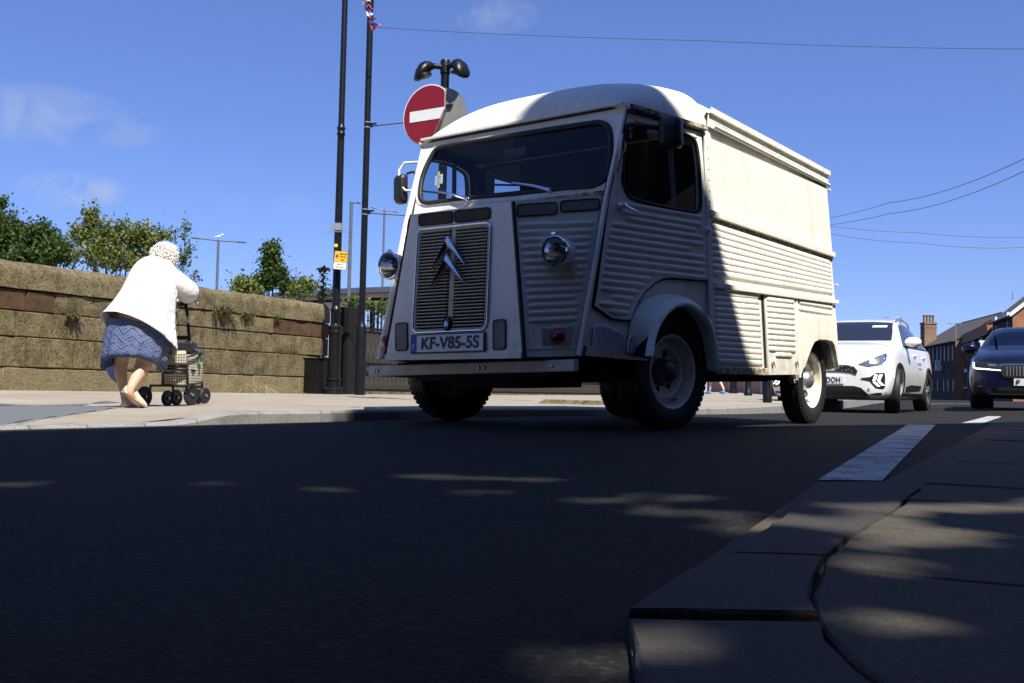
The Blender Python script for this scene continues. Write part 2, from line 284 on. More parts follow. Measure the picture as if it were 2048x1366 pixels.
# ------------------------------------------------------------------ mesh helpers
class MB:
    def __init__(s): s.v = []; s.f = []; s.uv = {}
    def add(s, vs, fs):
        k = len(s.v); s.v += [tuple(map(float, v)) for v in vs]; s.f += [tuple(i + k for i in f) for f in fs]; return k
    def quad(s, a, b, c, d): s.add([a, b, c, d], [(0, 1, 2, 3)])
    def box(s, c, size, M=None):
        x, y, z = (v / 2 for v in size)
        vs = [Vector((sx * x, sy * y, sz * z)) for sz in (-1, 1) for sx, sy in ((-1, -1), (1, -1), (1, 1), (-1, 1))]
        if M is not None: vs = [M @ v for v in vs]
        c = Vector(c); s.add([c + v for v in vs], [(3, 2, 1, 0), (4, 5, 6, 7), (0, 1, 5, 4), (1, 2, 6, 5), (2, 3, 7, 6), (3, 0, 4, 7)])
    def bar(s, a, b, w, h, up=(0, 0, 1)):
        a, b = Vector(a), Vector(b); d = (b - a); L = d.length; d.normalize(); sd = d.cross(Vector(up))
        if sd.length < 1e-5: sd = d.cross(Vector((1, 0, 0)))
        sd.normalize(); u = sd.cross(d); M = Matrix((sd, d, u)).transposed(); s.box((a + b) / 2, (w, L, h), M)
    def tube(s, pts, r, n=8, caps=True):
        pts = [Vector(p) for p in pts]; m = len(pts); rs = r if isinstance(r, (list, tuple)) else [r] * m
        prev = None; vs = []
        for i, p in enumerate(pts):
            d = (pts[min(i + 1, m - 1)] - pts[max(i - 1, 0)]).normalized()
            if prev is None:
                a = d.cross(Vector((0, 0, 1)))
                if a.length < 1e-3: a = d.cross(Vector((1, 0, 0)))
            else: a = prev - d * prev.dot(d)
            a.normalize(); prev = a; b = d.cross(a)
            for k in range(n):
                t = 2 * math.pi * k / n; vs.append(p + a * (rs[i] * math.cos(t)) + b * (rs[i] * math.sin(t)))
        fs = [(i * n + k, i * n + (k + 1) % n, (i + 1) * n + (k + 1) % n, (i + 1) * n + k) for i in range(m - 1) for k in range(n)]
        if caps: fs += [tuple(range(n - 1, -1, -1)), tuple((m - 1) * n + k for k in range(n))]
        s.add(vs, fs)
    def lathe(s, prof, c, axis=(0, 0, 1), n=24, x=None, cap=False):
        """prof: list of (radius, height along axis)"""
        ax = Vector(axis).normalized(); a = Vector(x) if x else ax.cross(Vector((0, 0, 1)))
        if a.length < 1e-3: a = ax.cross(Vector((1, 0, 0)))
        a = (a - ax * a.dot(ax)).normalized(); b = ax.cross(a); c = Vector(c); vs = []
        for r, h in prof:
            for k in range(n):
                t = 2 * math.pi * k / n; vs.append(c + ax * h + a * (r * math.cos(t)) + b * (r * math.sin(t)))
        m = len(prof); fs = [(i * n + k, i * n + (k + 1) % n, (i + 1) * n + (k + 1) % n, (i + 1) * n + k) for i in range(m - 1) for k in range(n)]
        if cap and prof[0][0] > 1e-4: fs.append(tuple(range(n - 1, -1, -1)))
        if cap and prof[-1][0] > 1e-4: fs.append(tuple((m - 1) * n + k for k in range(n)))
        s.add(vs, fs)
    def rings(s, rings, close=True, cap0=False, cap1=False):
        n = len(rings[0]); k0 = len(s.v); vs = [p for r_ in rings for p in r_]; m = len(rings)
        fs = [(i * n + k, i * n + (k + 1) % n, (i + 1) * n + (k + 1) % n, (i + 1) * n + k) for i in range(m - 1) for k in range(n if close else n - 1)]
        if cap0: fs.append(tuple(range(n - 1, -1, -1)))
        if cap1: fs.append(tuple((m - 1) * n + k for k in range(n)))
        s.add(vs, fs)
    def plate(s, outer, holes=(), off=(0, 0, 0), n=None, thick=.01):
        """flat panel with holes and thickness; outer/holes are 3D loops, n the outward normal"""
        n = Vector(n).normalized(); off = Vector(off)
        loops = [[Vector(p) + off for p in outer]] + [[Vector(p) + off for p in h] for h in holes]
        tris = tessellate_polygon(loops); flat = [p for L in loops for p in L]; N = len(flat)
        vs = flat + [p - n * thick for p in flat]; fs = []
        for a, b, c in tris:
            fs.append((a, b, c)); fs.append((c + N, b + N, a + N))
        k = 0
        for L in loops:
            m = len(L)
            for i in range(m): fs.append((k + i, k + (i + 1) % m, k + (i + 1) % m + N, k + i + N))
            k += m
        s.add(vs, fs)
    def rib(s, a, b, n, w=.03, h=.012, seg=5, taper=.05, steps=3):
        """pressed swage: half-round bead from a to b on a surface with normal n, ends tapering"""
        a, b, n = Vector(a), Vector(b), Vector(n).normalized(); d = (b - a); L = d.length
        if L < 1e-4: return
        d.normalize(); sd = n.cross(d).normalized(); tp = min(taper, L * .45)
        stn = [(0, .05), (tp * .25, .5), (tp * .6, .85), (tp, 1), (L - tp, 1), (L - tp * .6, .85), (L - tp * .25, .5), (L, .05)]
        vs = []
        for q, k in stn:
            for i in range(seg + 1):
                t = math.pi * i / seg
                vs.append(a + d * q + sd * (math.cos(t) * w / 2 * k) + n * (math.sin(t) * h * k - .0015))
        m = seg + 1; s.add(vs, [(i * m + k, i * m + k + 1, (i + 1) * m + k + 1, (i + 1) * m + k) for i in range(len(stn) - 1) for k in range(seg)])
    def mesh(s, name, smooth=False, recalc=True):
        me = bpy.data.meshes.new(name); me.from_pydata(s.v, [], s.f)
        if recalc:
            bm = bmesh.new(); bm.from_mesh(me); bmesh.ops.recalc_face_normals(bm, faces=bm.faces); bm.to_mesh(me); bm.free()
        if smooth is not False:
            me.shade_smooth()
            if smooth is not True: me.set_sharp_from_angle(angle=R(smooth))
        me.update(); return me
    def build(s, name, mat, parent=None, smooth=False, bevel=0, recalc=True, mw=None, sub=0, label=None):
        o = bpy.data.objects.new(name, s.mesh(name, smooth, recalc)); COL.objects.link(o)
        o.data.materials.append(MATS[mat] if isinstance(mat, str) else mat)
        if parent is not None: o.parent = parent
        if mw is not None: o.matrix_local = mw
        if bevel:
            b = o.modifiers.new('bevel', 'BEVEL'); b.width = bevel; b.segments = 2; b.limit_method = 'ANGLE'; b.angle_limit = R(35)
        if sub:
            b = o.modifiers.new('sub', 'SUBSURF'); b.levels = b.render_levels = sub
        if label: o['label'] = label
        return o
def tag(o, label=None, cat=None, group=None, kind=None):
    for k, v in (('label', label), ('category', cat), ('group', group), ('kind', kind)):
        if v: o[k] = v
    return o
def thing(name, label, cat, loc=(0, 0, 0), group=None, mat=None):
    o = bpy.data.objects.new(name, None); COL.objects.link(o); o.empty_display_size = .2
    if mat is not None: o.matrix_world = mat
    else: o.location = loc
    return tag(o, label, cat, group)
def obj(name, me, mat=None, parent=None):
    o = bpy.data.objects.new(name, me); COL.objects.link(o)
    if mat is not None and not me.materials: me.materials.append(MATS[mat])
    if parent is not None: o.parent = parent
    return o
def rot_frame(x, z=(0, 0, 1), loc=(0, 0, 0)):
    """4x4 with local X along x and Z up"""
    x = Vector(x).normalized(); z = Vector(z); y = z.cross(x).normalized(); z = x.cross(y)
    M = Matrix((x, y, z)).transposed().to_4x4(); M.translation = Vector(loc); return M
def text_mesh(s, h, bold=.0, width=None, name='lettering', depth=.002):
    """flat solid lettering, lower left at the origin in XY, cap height h"""
    cu = bpy.data.curves.new('t', 'FONT'); cu.body = s; cu.size = 1; cu.offset = bold; cu.extrude = depth / h * .5; cu.resolution_u = 3
    o = bpy.data.objects.new('t', cu); COL.objects.link(o); dg = bpy.context.evaluated_depsgraph_get()
    me = bpy.data.meshes.new_from_object(o.evaluated_get(dg)); bpy.data.objects.remove(o); bpy.data.curves.remove(cu); me.name = name
    co = np.array([v.co[:] for v in me.vertices]); lo, hi = co.min(0), co.max(0)
    sx = h / (hi[1] - lo[1]) if width is None else width / (hi[0] - lo[0]); sy = h / (hi[1] - lo[1])
    for v in me.vertices: v.co = ((v.co.x - lo[0]) * sx, (v.co.y - lo[1]) * sy, v.co.z * h)
    return me
def rr(x0, y0, x1, y1, r, n=5):
    """rounded rectangle loop in 2D"""
    out = []
    for cx, cy, a0 in ((x1 - r, y1 - r, 0), (x0 + r, y1 - r, 90), (x0 + r, y0 + r, 180), (x1 - r, y0 + r, 270)):
        for k in range(n + 1):
            t = R(a0 + 90 * k / n); out.append((cx + r * math.cos(t), cy + r * math.sin(t)))
    return out
def smooth_loop(pts, it=2):
    """Chaikin corner cutting of a closed loop"""
    for _ in range(it):
        q = []
        for i, p in enumerate(pts):
            a, b = np.array(p, float), np.array(pts[(i + 1) % len(pts)], float); q += [a * .75 + b * .25, a * .25 + b * .75]
        pts = q
    return [tuple(p) for p in pts]

# ------------------------------------------------------------------ the ground
S = np.array([.457, .889]); S /= np.linalg.norm(S)      # along the street
NL = np.array([-S[1], S[0]])                            # across it, towards the stone wall
def sstep(a, b, v):
    t = np.clip((v - a) / (b - a), 0, 1); return t * t * (3 - 2 * t)
def rise(x, y):                                         # the road climbs slowly beyond the cars
    d = np.hypot(x, y); return .2 * sstep(17, 55, d) + .075 * sstep(6.3, 8.0, np.asarray(x) - .12 * (np.asarray(y) - 15.3)) * sstep(12.2, 15, y) * (1 - sstep(22, 40, y))
def grid_mesh(xs, ys, zf):
    X, Y = np.meshgrid(xs, ys); Z = zf(X, Y); mb = MB(); nx, ny = len(xs), len(ys)
    mb.v = [tuple(p) for p in np.stack([X, Y, Z], -1).reshape(-1, 3)]
    mb.f = [(j * nx + i, j * nx + i + 1, (j + 1) * nx + i + 1, (j + 1) * nx + i) for j in range(ny - 1) for i in range(nx - 1)]; return mb
xs = np.concatenate([np.linspace(-900, -60, 8), np.linspace(-50, -12, 12), np.linspace(-10, 14, 49), np.linspace(16, 60, 16), np.linspace(80, 900, 8)])
ys = np.concatenate([np.linspace(-300, -30, 6), np.linspace(-20, -3, 8), np.linspace(-2, 30, 65), np.linspace(32, 70, 20), np.linspace(80, 900, 9)])
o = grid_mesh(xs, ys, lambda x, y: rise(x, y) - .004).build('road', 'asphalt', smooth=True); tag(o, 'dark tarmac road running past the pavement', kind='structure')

# far footway behind the van: kerb edge traced along the carriageway
KERB = [(-9.5, -8.5), (-4.6, .2), (-2.75, 3.35), (-2.22, 4.30), (-1.80, 5.02), (-1.52, 5.52), (-1.12, 6.2), (-.55, 7.55), (.10, 8.45), (.72, 9.25), (1.75, 10.55), (2.75, 11.75), (4.2, 14.0), (5.6, 17.0), (6.9, 20.5), (8.9, 24.2), (10.4, 27.5), (12.3, 33), (17, 45), (22, 56)]
KERB = [np.array(p) for p in KERB]
def resample(P, step):
    P = np.array(P); L = np.r_[0, np.cumsum(np.linalg.norm(np.diff(P, axis=0), axis=1))]
    s = np.arange(0, L[-1], step); return np.stack([np.interp(s, L, P[:, 0]), np.interp(s, L, P[:, 1])], 1)
def foot_z(x, y):                                       # flush at the dropped kerb on the left, 6 cm up elsewhere
    x = np.asarray(x, float); y = np.asarray(y, float); n = x * NL[0] + y * NL[1]; a = x / np.maximum(y, .5)
    drop = (1 - sstep(-.355, -.285, a)) * (1 - sstep(8.2, 10.5, n))
    return .012 + .05 * (1 - drop) + .028 * sstep(7.5, 11, n) * (1 - drop) + .10 * sstep(10, 17, y) * sstep(.0, 3, x - .15 * y + 1.5) + .9 * rise(x, y)
KL = resample(KERB, .3); KN = []
for i in range(len(KL)):
    d = KL[min(i + 1, len(KL) - 1)] - KL[max(i - 1, 0)]; d /= np.linalg.norm(d); KN.append(np.array([-d[1], d[0]]))
KN = np.array(KN); mb = MB(); offs = [.127, .4, .8, 1.3, 2, 2.8, 3.6, 4.4, 5.4, 6.4, 7.6, 9.5, 14, 30]; rows = []
for q in offs:
    P = KL + KN * q; rows.append([(p[0], p[1], float(foot_z(p[0], p[1]))) for p in P])
for a, b in zip(rows[:-1], rows[1:]): mb.rings([a, b], close=False)
o = mb.build('pavement', 'footway', smooth=True); tag(o, 'pale buff pavement in front of the stone wall', kind='structure')
FOOT = o
# kerb stones of the far pavement, one by one
joints_px = [60, 175, 290, 396, 520, 643, 668, 800, 930, 1060, 1190]
L = np.r_[0, np.cumsum(np.linalg.norm(np.diff(np.array(KERB), axis=0), axis=1))]
def kpt(s):
    return np.array([np.interp(s, L, [p[0] for p in KERB]), np.interp(s, L, [p[1] for p in KERB])])
js = []
for jx in joints_px:
    ss = np.linspace(L[1], L[12], 1500); pxs = [px((*kpt(v), .03))[0] for v in ss]; js.append(ss[int(np.argmin(np.abs(np.array(pxs) - jx)))])
js = [v for v in np.arange(L[1], js[0] - .3, .9)] + js; js += list(np.arange(js[-1] + .9, L[-1], .9))
for a, b in zip(js[:-1], js[1:]):
    if b - a < .12: continue
    mb = MB(); A = []; m = 5
    for i in range(m):
        s_ = a + .004 + (b - a - .008) * i / (m - 1); p = kpt(s_); d = kpt(s_ + .05) - kpt(s_ - .05); d /= np.linalg.norm(d); nn = np.array([-d[1], d[0]]); q = p + nn * .125
        z = float(foot_z(*q)) + random.uniform(-.001, .002)
        A.append([(p[0], p[1], -.05), (p[0], p[1], z - .014), (p[0] + nn[0] * .012, p[1] + nn[1] * .012, z), (q[0], q[1], z), (q[0], q[1], -.05)])
    mb.rings(A, close=True, cap0=True, cap1=True); mb.build('kerb_stone', 'kerb_granite', FOOT)
# sheets lying on the far pavement
def sheet(name, pix, mat, dz, zf, label, sub=10):
    """thin patch on the ground: outline given by photo pixels, draped on zf"""
    pts = []
    for i, p in enumerate(pix):
        q = pix[(i + 1) % len(pix)]
        for k in range(6): pts.append((p[0] + (q[0] - p[0]) * k / 6, p[1] + (q[1] - p[1]) * k / 6))
    P = []
    for x, y in pts:
        z = .02
        for _ in range(8): g = gr(x, y, z); z = float(zf(g.x, g.y))
        P.append(Vector((g.x, g.y, 0)))
    bm = bmesh.new(); vs = [bm.verts.new(p) for p in P]; bm.faces.new(vs)
    xs_, ys_ = [p.x for p in P], [p.y for p in P]
    for ax, lo, hi in ((0, min(xs_), max(xs_)), (1, min(ys_), max(ys_))):
        st = max(.2, (hi - lo) / 24)
        for c in np.arange(lo + st, hi, st):
            co = (c, 0, 0) if ax == 0 else (0, c, 0); no = (1, 0, 0) if ax == 0 else (0, 1, 0)
            bmesh.ops.bisect_plane(bm, geom=bm.verts[:] + bm.edges[:] + bm.faces[:], plane_co=co, plane_no=no)
    for v in bm.verts: v.co.z = float(zf(v.co.x, v.co.y)) + dz
    me = bpy.data.meshes.new(name); bm.normal_update()
    for f in bm.faces:
        if f.normal.z < 0: f.normal_flip()
    bm.to_mesh(me); bm.free(); o = obj(name, me, mat); tag(o, label, kind='structure'); return o
sheet('asphalt_path', [(-60, 789), (0, 789.5), (110, 795), (200, 801), (240, 806), (70, 811.5), (-60, 812.5)], 'path_asphalt', .004, foot_z, 'grey asphalt patch crossing the pale pavement')
tp = sheet('tactile_paving', [(-60, 817), (40, 812), (150, 812.5), (244, 814.5), (170, 826), (75, 839), (0, 850), (-60, 858)], 'tactile', .006, foot_z, 'dark grey tactile paving at the dropped kerb')
# blisters of the tactile paving, stood in rows square to the kerb
mb = MB()
for i in range(-60, 60):
    for j in range(0, 60):
        p = np.array([-2.6, 5.0]) + S * (i * .067) + NL * (j * .067 - .9)
        xx, yy = px((p[0], p[1], .02))
        if not (-60 < xx < 236 and 813.5 < yy < 856 and yy < 852 - (xx) * .155): continue
        z = float(foot_z(*p)) + .0055; r = .014
        v = [(p[0] + r * math.cos(k * 1.0472), p[1] + r * math.sin(k * 1.0472), z) for k in range(6)] + [(p[0] + .6 * r * math.cos(k * 1.0472), p[1] + .6 * r * math.sin(k * 1.0472), z + .005) for k in range(6)]
        mb.add(v, [(k, (k + 1) % 6, 6 + (k + 1) % 6, 6 + k) for k in range(6)] + [tuple(range(6, 12))])
o = mb.build('blister', 'tactile', tp, recalc=False); o['kind'] = 'stuff'

# near side: lines on the carriageway, kerb stones and slabs beside the camera
zr = lambda x, y: rise(x, y) - .004
sheet('edge_line', [(1636, 962), (1764, 964), (1872, 850), (1815, 850)], 'road_line', .004, zr, 'worn white edge line painted along the near kerb')
def strip(name, A, B, w, mat, label, zf=zr, dz=.004):
    A, B = np.array(A), np.array(B); d = (B - A) / np.linalg.norm(B - A); n_ = np.array([-d[1], d[0]]) * w / 2; m = max(2, int(np.linalg.norm(B - A) / .3)); st = []
    for i in range(m + 1): p = A + (B - A) * i / m; st.append([(q[0], q[1], float(zf(q[0], q[1])) + dz) for q in (p + n_, p - n_)])
    mb = MB(); mb.rings(st, close=False); return tag(mb.build(name, mat, recalc=False), label, kind='structure')
strip('edge_line', (4.25, 9.2), (6.5, 13.4), .17, 'road_line', 'short white line on the sunlit tarmac ahead of the navy car')
strip('centre_line', (10.2, 24.6), (14.5, 30.5), .15, 'road_line', 'thin far white line crossing the carriageway behind the white car')
NEAR_Z = .016
def near_poly(pix, z=NEAR_Z): return [gr(x, y, z) for x, y in pix]
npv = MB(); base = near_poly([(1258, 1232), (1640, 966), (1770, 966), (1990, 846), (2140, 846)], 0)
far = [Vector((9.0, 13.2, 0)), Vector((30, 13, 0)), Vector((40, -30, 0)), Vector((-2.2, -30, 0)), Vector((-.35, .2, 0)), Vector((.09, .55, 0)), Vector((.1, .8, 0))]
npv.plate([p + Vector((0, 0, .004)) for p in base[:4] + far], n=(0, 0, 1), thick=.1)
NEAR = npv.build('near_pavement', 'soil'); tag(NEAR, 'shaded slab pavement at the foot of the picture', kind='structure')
def slab(name, mat, pts, z0=-.04, jit=.002):
    """stone with a small chamfer, top outline pts"""
    c = sum(pts, Vector()) / len(pts); mb = MB(); dz = random.uniform(-jit, jit)
    low = [Vector((p.x, p.y, z0)) for p in pts]; mid = [Vector((p.x, p.y, p.z - .004 + dz)) for p in pts]
    top = []
    for p in pts:
        d = (c - p); d.normalize(); top.append(p + d * random.uniform(.002, .006) + Vector((0, 0, dz)))
    mb.rings([low, mid, top], close=True, cap0=True, cap1=True); return mb.build(name, mat, NEAR)
def shrink(pts, g=.004):
    c = sum(pts, Vector()) / len(pts); return [p + (c - p).normalized() * g for p in pts]
def chip(pts, step=.05, j=.003):     # worn stone edge: outline broken into short uneven runs
    out = []
    for a, b in zip(pts, pts[1:] + pts[:1]):
        n = max(1, min(24, int((b - a).length / step)))
        for i in range(n): out.append(a.lerp(b, i / n) + Vector((random.uniform(-j, j), random.uniform(-j, j), 0)))
    return out
def N(*pix): return chip(shrink(near_poly(pix), .002), .04, .0022)
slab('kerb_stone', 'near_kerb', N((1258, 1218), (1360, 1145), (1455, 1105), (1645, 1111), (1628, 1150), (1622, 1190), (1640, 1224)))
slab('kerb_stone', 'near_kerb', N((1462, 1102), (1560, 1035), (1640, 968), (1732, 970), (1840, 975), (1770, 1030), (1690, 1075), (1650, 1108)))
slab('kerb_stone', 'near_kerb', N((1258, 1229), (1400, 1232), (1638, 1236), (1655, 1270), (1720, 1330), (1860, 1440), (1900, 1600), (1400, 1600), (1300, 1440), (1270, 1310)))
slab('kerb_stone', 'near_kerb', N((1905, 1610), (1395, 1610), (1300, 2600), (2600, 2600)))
# slabs: courses square to the kerb, laid from the kerb back to the building
U0 = np.array([.36, 1.47]); KD = S; KP = -NL
row = 0
_ki = sorted(((float((np.array([g.x, g.y]) - U0) @ KD), float((np.array([g.x, g.y]) - U0) @ KP)) for g in near_poly([(1905, 1700), (1870, 1440), (1728, 1330), (1660, 1272), (1645, 1232), (1628, 1190), (1655, 1109), (1695, 1076), (1775, 1030), (1848, 972), (1990, 868)])))
def kerb_inner(s_):            # distance from the reference line to the inner kerb edge at station s_
    return float(np.interp(s_, [v[0] for v in _ki], [v[1] for v in _ki])) - .004
s0 = -1.9
courses = [.42, .36, .45, .40, .42, .48, .40, .52, .45, .5, .5, .55, .5, .55, .5, .5, .55, .5, .5, .55, .5, .5]
for ci, w in enumerate(courses):
    s1 = s0 + w; q = kerb_inner((s0 + s1) / 2); first = True; lim = 3.4 if s0 < 6 else 2.6
    while q < lim:
        wid = random.choice([.34, .45, .52, .6, .62]) if not first else random.uniform(.28, .55)
        lft = [U0 + KD * v + KP * kerb_inner(v) for v in np.linspace(s1, s0, 6)] if first else [U0 + KD * s1 + KP * q, U0 + KD * s0 + KP * q]
        P = [U0 + KD * s0 + KP * (q + wid), U0 + KD * s1 + KP * (q + wid)] + lft
        first = False; q += wid
        vis = [px((*p, .01)) for p in P if p[1] > .3]
        if s0 > -.2 and any(v[0] < 1640 + (966 - v[1]) * 1.1 and v[1] < 966 for v in vis): continue
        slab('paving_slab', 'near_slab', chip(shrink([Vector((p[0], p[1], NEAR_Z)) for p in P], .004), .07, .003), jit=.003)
    s0 = s1

# ------------------------------------------------------------------ stone wall, stone by stone
W0 = np.array([-6.40, 12.44]); WD = np.array([2.65, 5.16]); WD /= np.linalg.norm(WD); WN = np.array([WD[1], -WD[0]])  # WN faces the street
def wall_t(x):
    k = (x - CX) / FPX; return float(-(W0[0] - k * W0[1]) / (WD[0] - k * WD[1]))
T0, T1 = -7.5, wall_t(657)
WM = rot_frame((*WD, 0), loc=(*W0, 0))
wall = thing('stone_wall', 'long weathered sandstone wall with rounded coping, behind the woman with the walker', 'wall', mat=WM)
def wz(t): return .055 + .006 * (t + 0) / 7
HS = [.358, .39, .33, .276]; CAP = .365
def stones(pxs): return [wall_t(v) for v in pxs]
jo = [stones([128, 300, 455, 508, 550, 600]), stones([52, 178, 290, 395, 486, 548, 612]), stones([28, 132, 214, 330, 457, 525, 594, 642]), stones([48, 107, 184, 262, 330, 400, 440, 489, 545, 622])]
capj = stones([33, 139, 235, 300, 345, 425, 502, 564, 615])
def left_fill(js, lo, hi):
    t = js[0]; out = list(js)
    while t > T0 + hi: t -= random.uniform(lo, hi); out.insert(0, t)
    return out
z = 0
mbk = MB(); mbk.box(((T0 + T1) / 2, .28, .03 + .68), (T1 - T0 - .06, .44, 1.36)); mbk.build('core', 'mortar', wall)
def block(w, h, d, j=.012):
    """rough-faced ashlar block: bevelled, with an uneven pillowed face (local: x along, -y out)"""
    mb = MB(); nx, nz = max(2, int(w / .17)), 2; b = .012; g = []
    X = [0] + [b + (w - 2 * b) * i / nx for i in range(nx + 1)] + [w]; Z = [0] + [b + (h - 2 * b) * i / nz for i in range(nz + 1)] + [h]
    for iz, zz in enumerate(Z):
        for ix, xx in enumerate(X):
            edge = ix in (0, len(X) - 1) or iz in (0, len(Z) - 1)
            g.append((xx + (0 if not edge else random.uniform(-.003, .003)), .014 if edge else random.uniform(-j, j * .5), zz + (0 if not edge else random.uniform(-.003, .003))))
    n = len(X); mb.add(g, [(a * n + c, a * n + c + 1, (a + 1) * n + c + 1, (a + 1) * n + c) for a in range(len(Z) - 1) for c in range(n - 1)])
    k = len(mb.v); mb.add([(0, d, 0), (w, d, 0), (w, d, h), (0, d, h)], []); 
    per = [0, n - 1, len(Z) * n - 1, (len(Z) - 1) * n]
    bot = list(range(n)); top = [(len(Z) - 1) * n + i for i in range(n)]
    mb.f.append(tuple(bot + [k + 1, k])); mb.f.append(tuple(top[::-1] + [k + 3, k + 2][0:2]))
    mb.f.append(tuple([i * n for i in range(len(Z))][::-1] + [k, k + 3])); mb.f.append(tuple([i * n + n - 1 for i in range(len(Z))] + [k + 2, k + 1]))
    return mb
red = [(3, 0), ]
for c, (h, js) in enumerate(zip(HS, jo)):
    js = [T0] + left_fill(js, .6, 1.2)[1:] + [T1]
    for a, b in zip(js[:-1], js[1:]):
        if b - a < .05: continue
        m = (a + b) / 2; pm = px((*(W0 + WD * m), .5))[0]
        isred = (c == 3 and (pm < 107 or 548 < pm < 660)) or (c == 2 and 642 < pm)
        gap = .007 if c else .004
        o = block(b - a - gap, h - .009, .2, .011).build('stone', 'red_sandstone' if isred else 'sandstone', wall, smooth=40)
        if c == 0 and not isred: o.data.materials[0] = MATS['sandstone_pale']
        o.location = (a + gap / 2, random.uniform(-.012, .008), .03 + z)
    z += h
ztop = .03 + z
js = [T0] + left_fill(capj, 1.0, 1.4)[1:] + [T1]
for a, b in zip(js[:-1], js[1:]):
    prof = [(-.03, .004), (-.03, CAP - .17)]
    for k in range(1, 8):
        t = R(90 * k / 7); prof.append((-.03 + .17 * (1 - math.cos(t)), CAP - .17 + .17 * math.sin(t)))
    prof += [(.34, CAP + .005), (.44, CAP - .07), (.46, .004)]
    w = b - a - .008; mb = MB(); st = []; m = max(3, int(w / .22))
    for i in range(m + 1):
        x = w * i / m; e = .008 if i in (0, m) else 0
        st.append([(x, y + e + random.uniform(-.005, .005), zz - (e if zz > .1 else 0) + random.uniform(-.004, .004)) for y, zz in prof])
    mb.rings(st, close=True, cap0=True, cap1=True); o = mb.build('coping_stone', 'sandstone', wall, smooth=45); o.location = (a + .004, 0, ztop)
# tufts of weeds in the wall joints, dry grass at its foot
def tuft(name, label, t, zz, mat, n, ln, droop, cat, spread=.16, leafy=True):
    base = Vector((*(W0 + WD * t + WN * .02), zz)); mb = MB()
    for i in range(n):
        b = base + Vector((*(WD * random.uniform(-spread, spread) * .5), random.uniform(-.02, .02)))
        d = Vector((*(WN * random.uniform(.2, 1) + WD * random.uniform(-1, 1)), random.uniform(.1, 1.0))).normalized(); L_ = ln * random.uniform(.5, 1.1)
        p1 = b + d * L_ * .5; p2 = p1 + (d + Vector((0, 0, -droop))).normalized() * L_ * .5; w = Vector((*WD, 0)) * (.012 if leafy else .0035)
        mb.add([b - w * .5, b + w * .5, p1 + w, p1 - w, p2], [(0, 1, 2, 3), (3, 2, 4)])
        if leafy:
            for q in (.3, .55, .8):
                c = b.lerp(p2, q) + Vector([random.uniform(-.02, .02) for _ in range(3)]); s1 = Vector([random.uniform(-.016, .016) for _ in range(3)]); s2 = Vector([random.uniform(-.016, .016) for _ in range(3)])
                mb.add([c - s1, c - s2, c + s1, c + s2], [(0, 1, 2, 3)])
    o = mb.build(name, mat, recalc=False); a = o.data.attributes.new('tone', 'FLOAT', 'FACE')
    for i in range(len(a.data)): a.data[i].value = random.random()
    return tag(o, label, cat)
tuft('wall_weed', 'brownish green weed rooted in the wall joint left of the white cardigan', wall_t(138), 1.06, 'leaf_brown', 40, .17, 1.2, 'weed')
tuft('wall_weed', 'tufty weed growing from the wall under the coping right of the walker handles', wall_t(437), 1.36, 'leaf_brown', 60, .26, .9, 'weed', .35)
tuft('wall_weed', 'small purplish weed in the joint below the coping, mid-wall', wall_t(488), 1.36, 'leaf_brown', 26, .16, .9, 'weed', .2)
tuft('wall_weed', 'tiny green sprig in the joint above the red stones', wall_t(549), 1.34, 'leaf_mid', 14, .12, .5, 'weed', .12)
tuft('dry_grass_tuft', 'bleached dry grass at the foot of the wall left of the black cabinet', wall_t(505), .09, 'dry_grass', 46, .5, .9, 'grass tuft', .5, False)
tuft('dry_grass_tuft', 'small dry grass tuft at the wall foot beside the black cabinet', wall_t(590), .09, 'dry_grass', 16, .2, .7, 'grass tuft', .3, False)
# ------------------------------------------------------------------ the cream van
# own axes: u rearward from the front axle, y to its left, z up; nose a little down on its springs
_th, _pv, _ro = R(35.5), R(1.3), R(.6)
rv = np.array([math.sin(_th), math.cos(_th), 0]); lv = np.array([math.cos(_th), -math.sin(_th), 0])
R2 = rv * math.cos(_pv) + np.array([0, 0, 1]) * math.sin(_pv)
L2 = lv * math.cos(_ro) + np.array([0, 0, 1]) * math.sin(_ro); L2 -= R2 * (L2 @ R2); L2 /= np.linalg.norm(L2)
U2 = np.cross(R2, L2); U2 *= np.sign(U2[2]); VO = np.array([.2555, 6.547, 0])
VM = Matrix(((-R2[0], L2[0], U2[0], VO[0]), (-R2[1], L2[1], U2[1], VO[1]), (-R2[2], L2[2], U2[2], VO[2]), (0, 0, 0, 1)))
van = thing('vintage_van', 'cream vintage corrugated panel van with a tall grille, turning in the road', 'van', mat=VM)
SIDE = ((0, 1, .04), 1.006)
DOOR = ((-.205, 1, .04), .919)
SCREEN = ((-1, 0, .288), .36 + .288 * 1.9)
HOOD = ((-1, 0, .0923), .95 + .0923 * 1.285)
def plane3(a, b, c):
    a, b, c = map(np.array, (a, b, c)); n = np.cross(b - a, c - a); n = n / np.linalg.norm(n); return (tuple(n), float(n @ a))
FEND = plane3((-.95, .375, 1.285), (-1.02, .505, .418), (-.51, .735, 1.35))
if FEND[0][0] > 0: FEND = (tuple(-v for v in FEND[0]), -FEND[1])
def vpl(x, y, plane, off=0.0):
    """photo pixel -> point of the van's own plane, as van local coordinates (forward, left, up)"""
    n, c = np.array(plane[0], float), plane[1]; ln = np.linalg.norm(n); d = CAM - VO; o = np.array([d @ R2, d @ L2, d @ U2]); r = ray(x, y); r = np.array([r @ R2, r @ L2, r @ U2])
    t = (c - n @ o) / (n @ r); p = o + r * t + n / ln * off; return Vector((-p[0], p[1], p[2]))
def lw(u, y, z): return Vector((-u, y, z))
def nrm(plane, flip=False):
    n = plane[0]; v = Vector((-n[0], n[1], n[2])).normalized(); return -v if flip else v
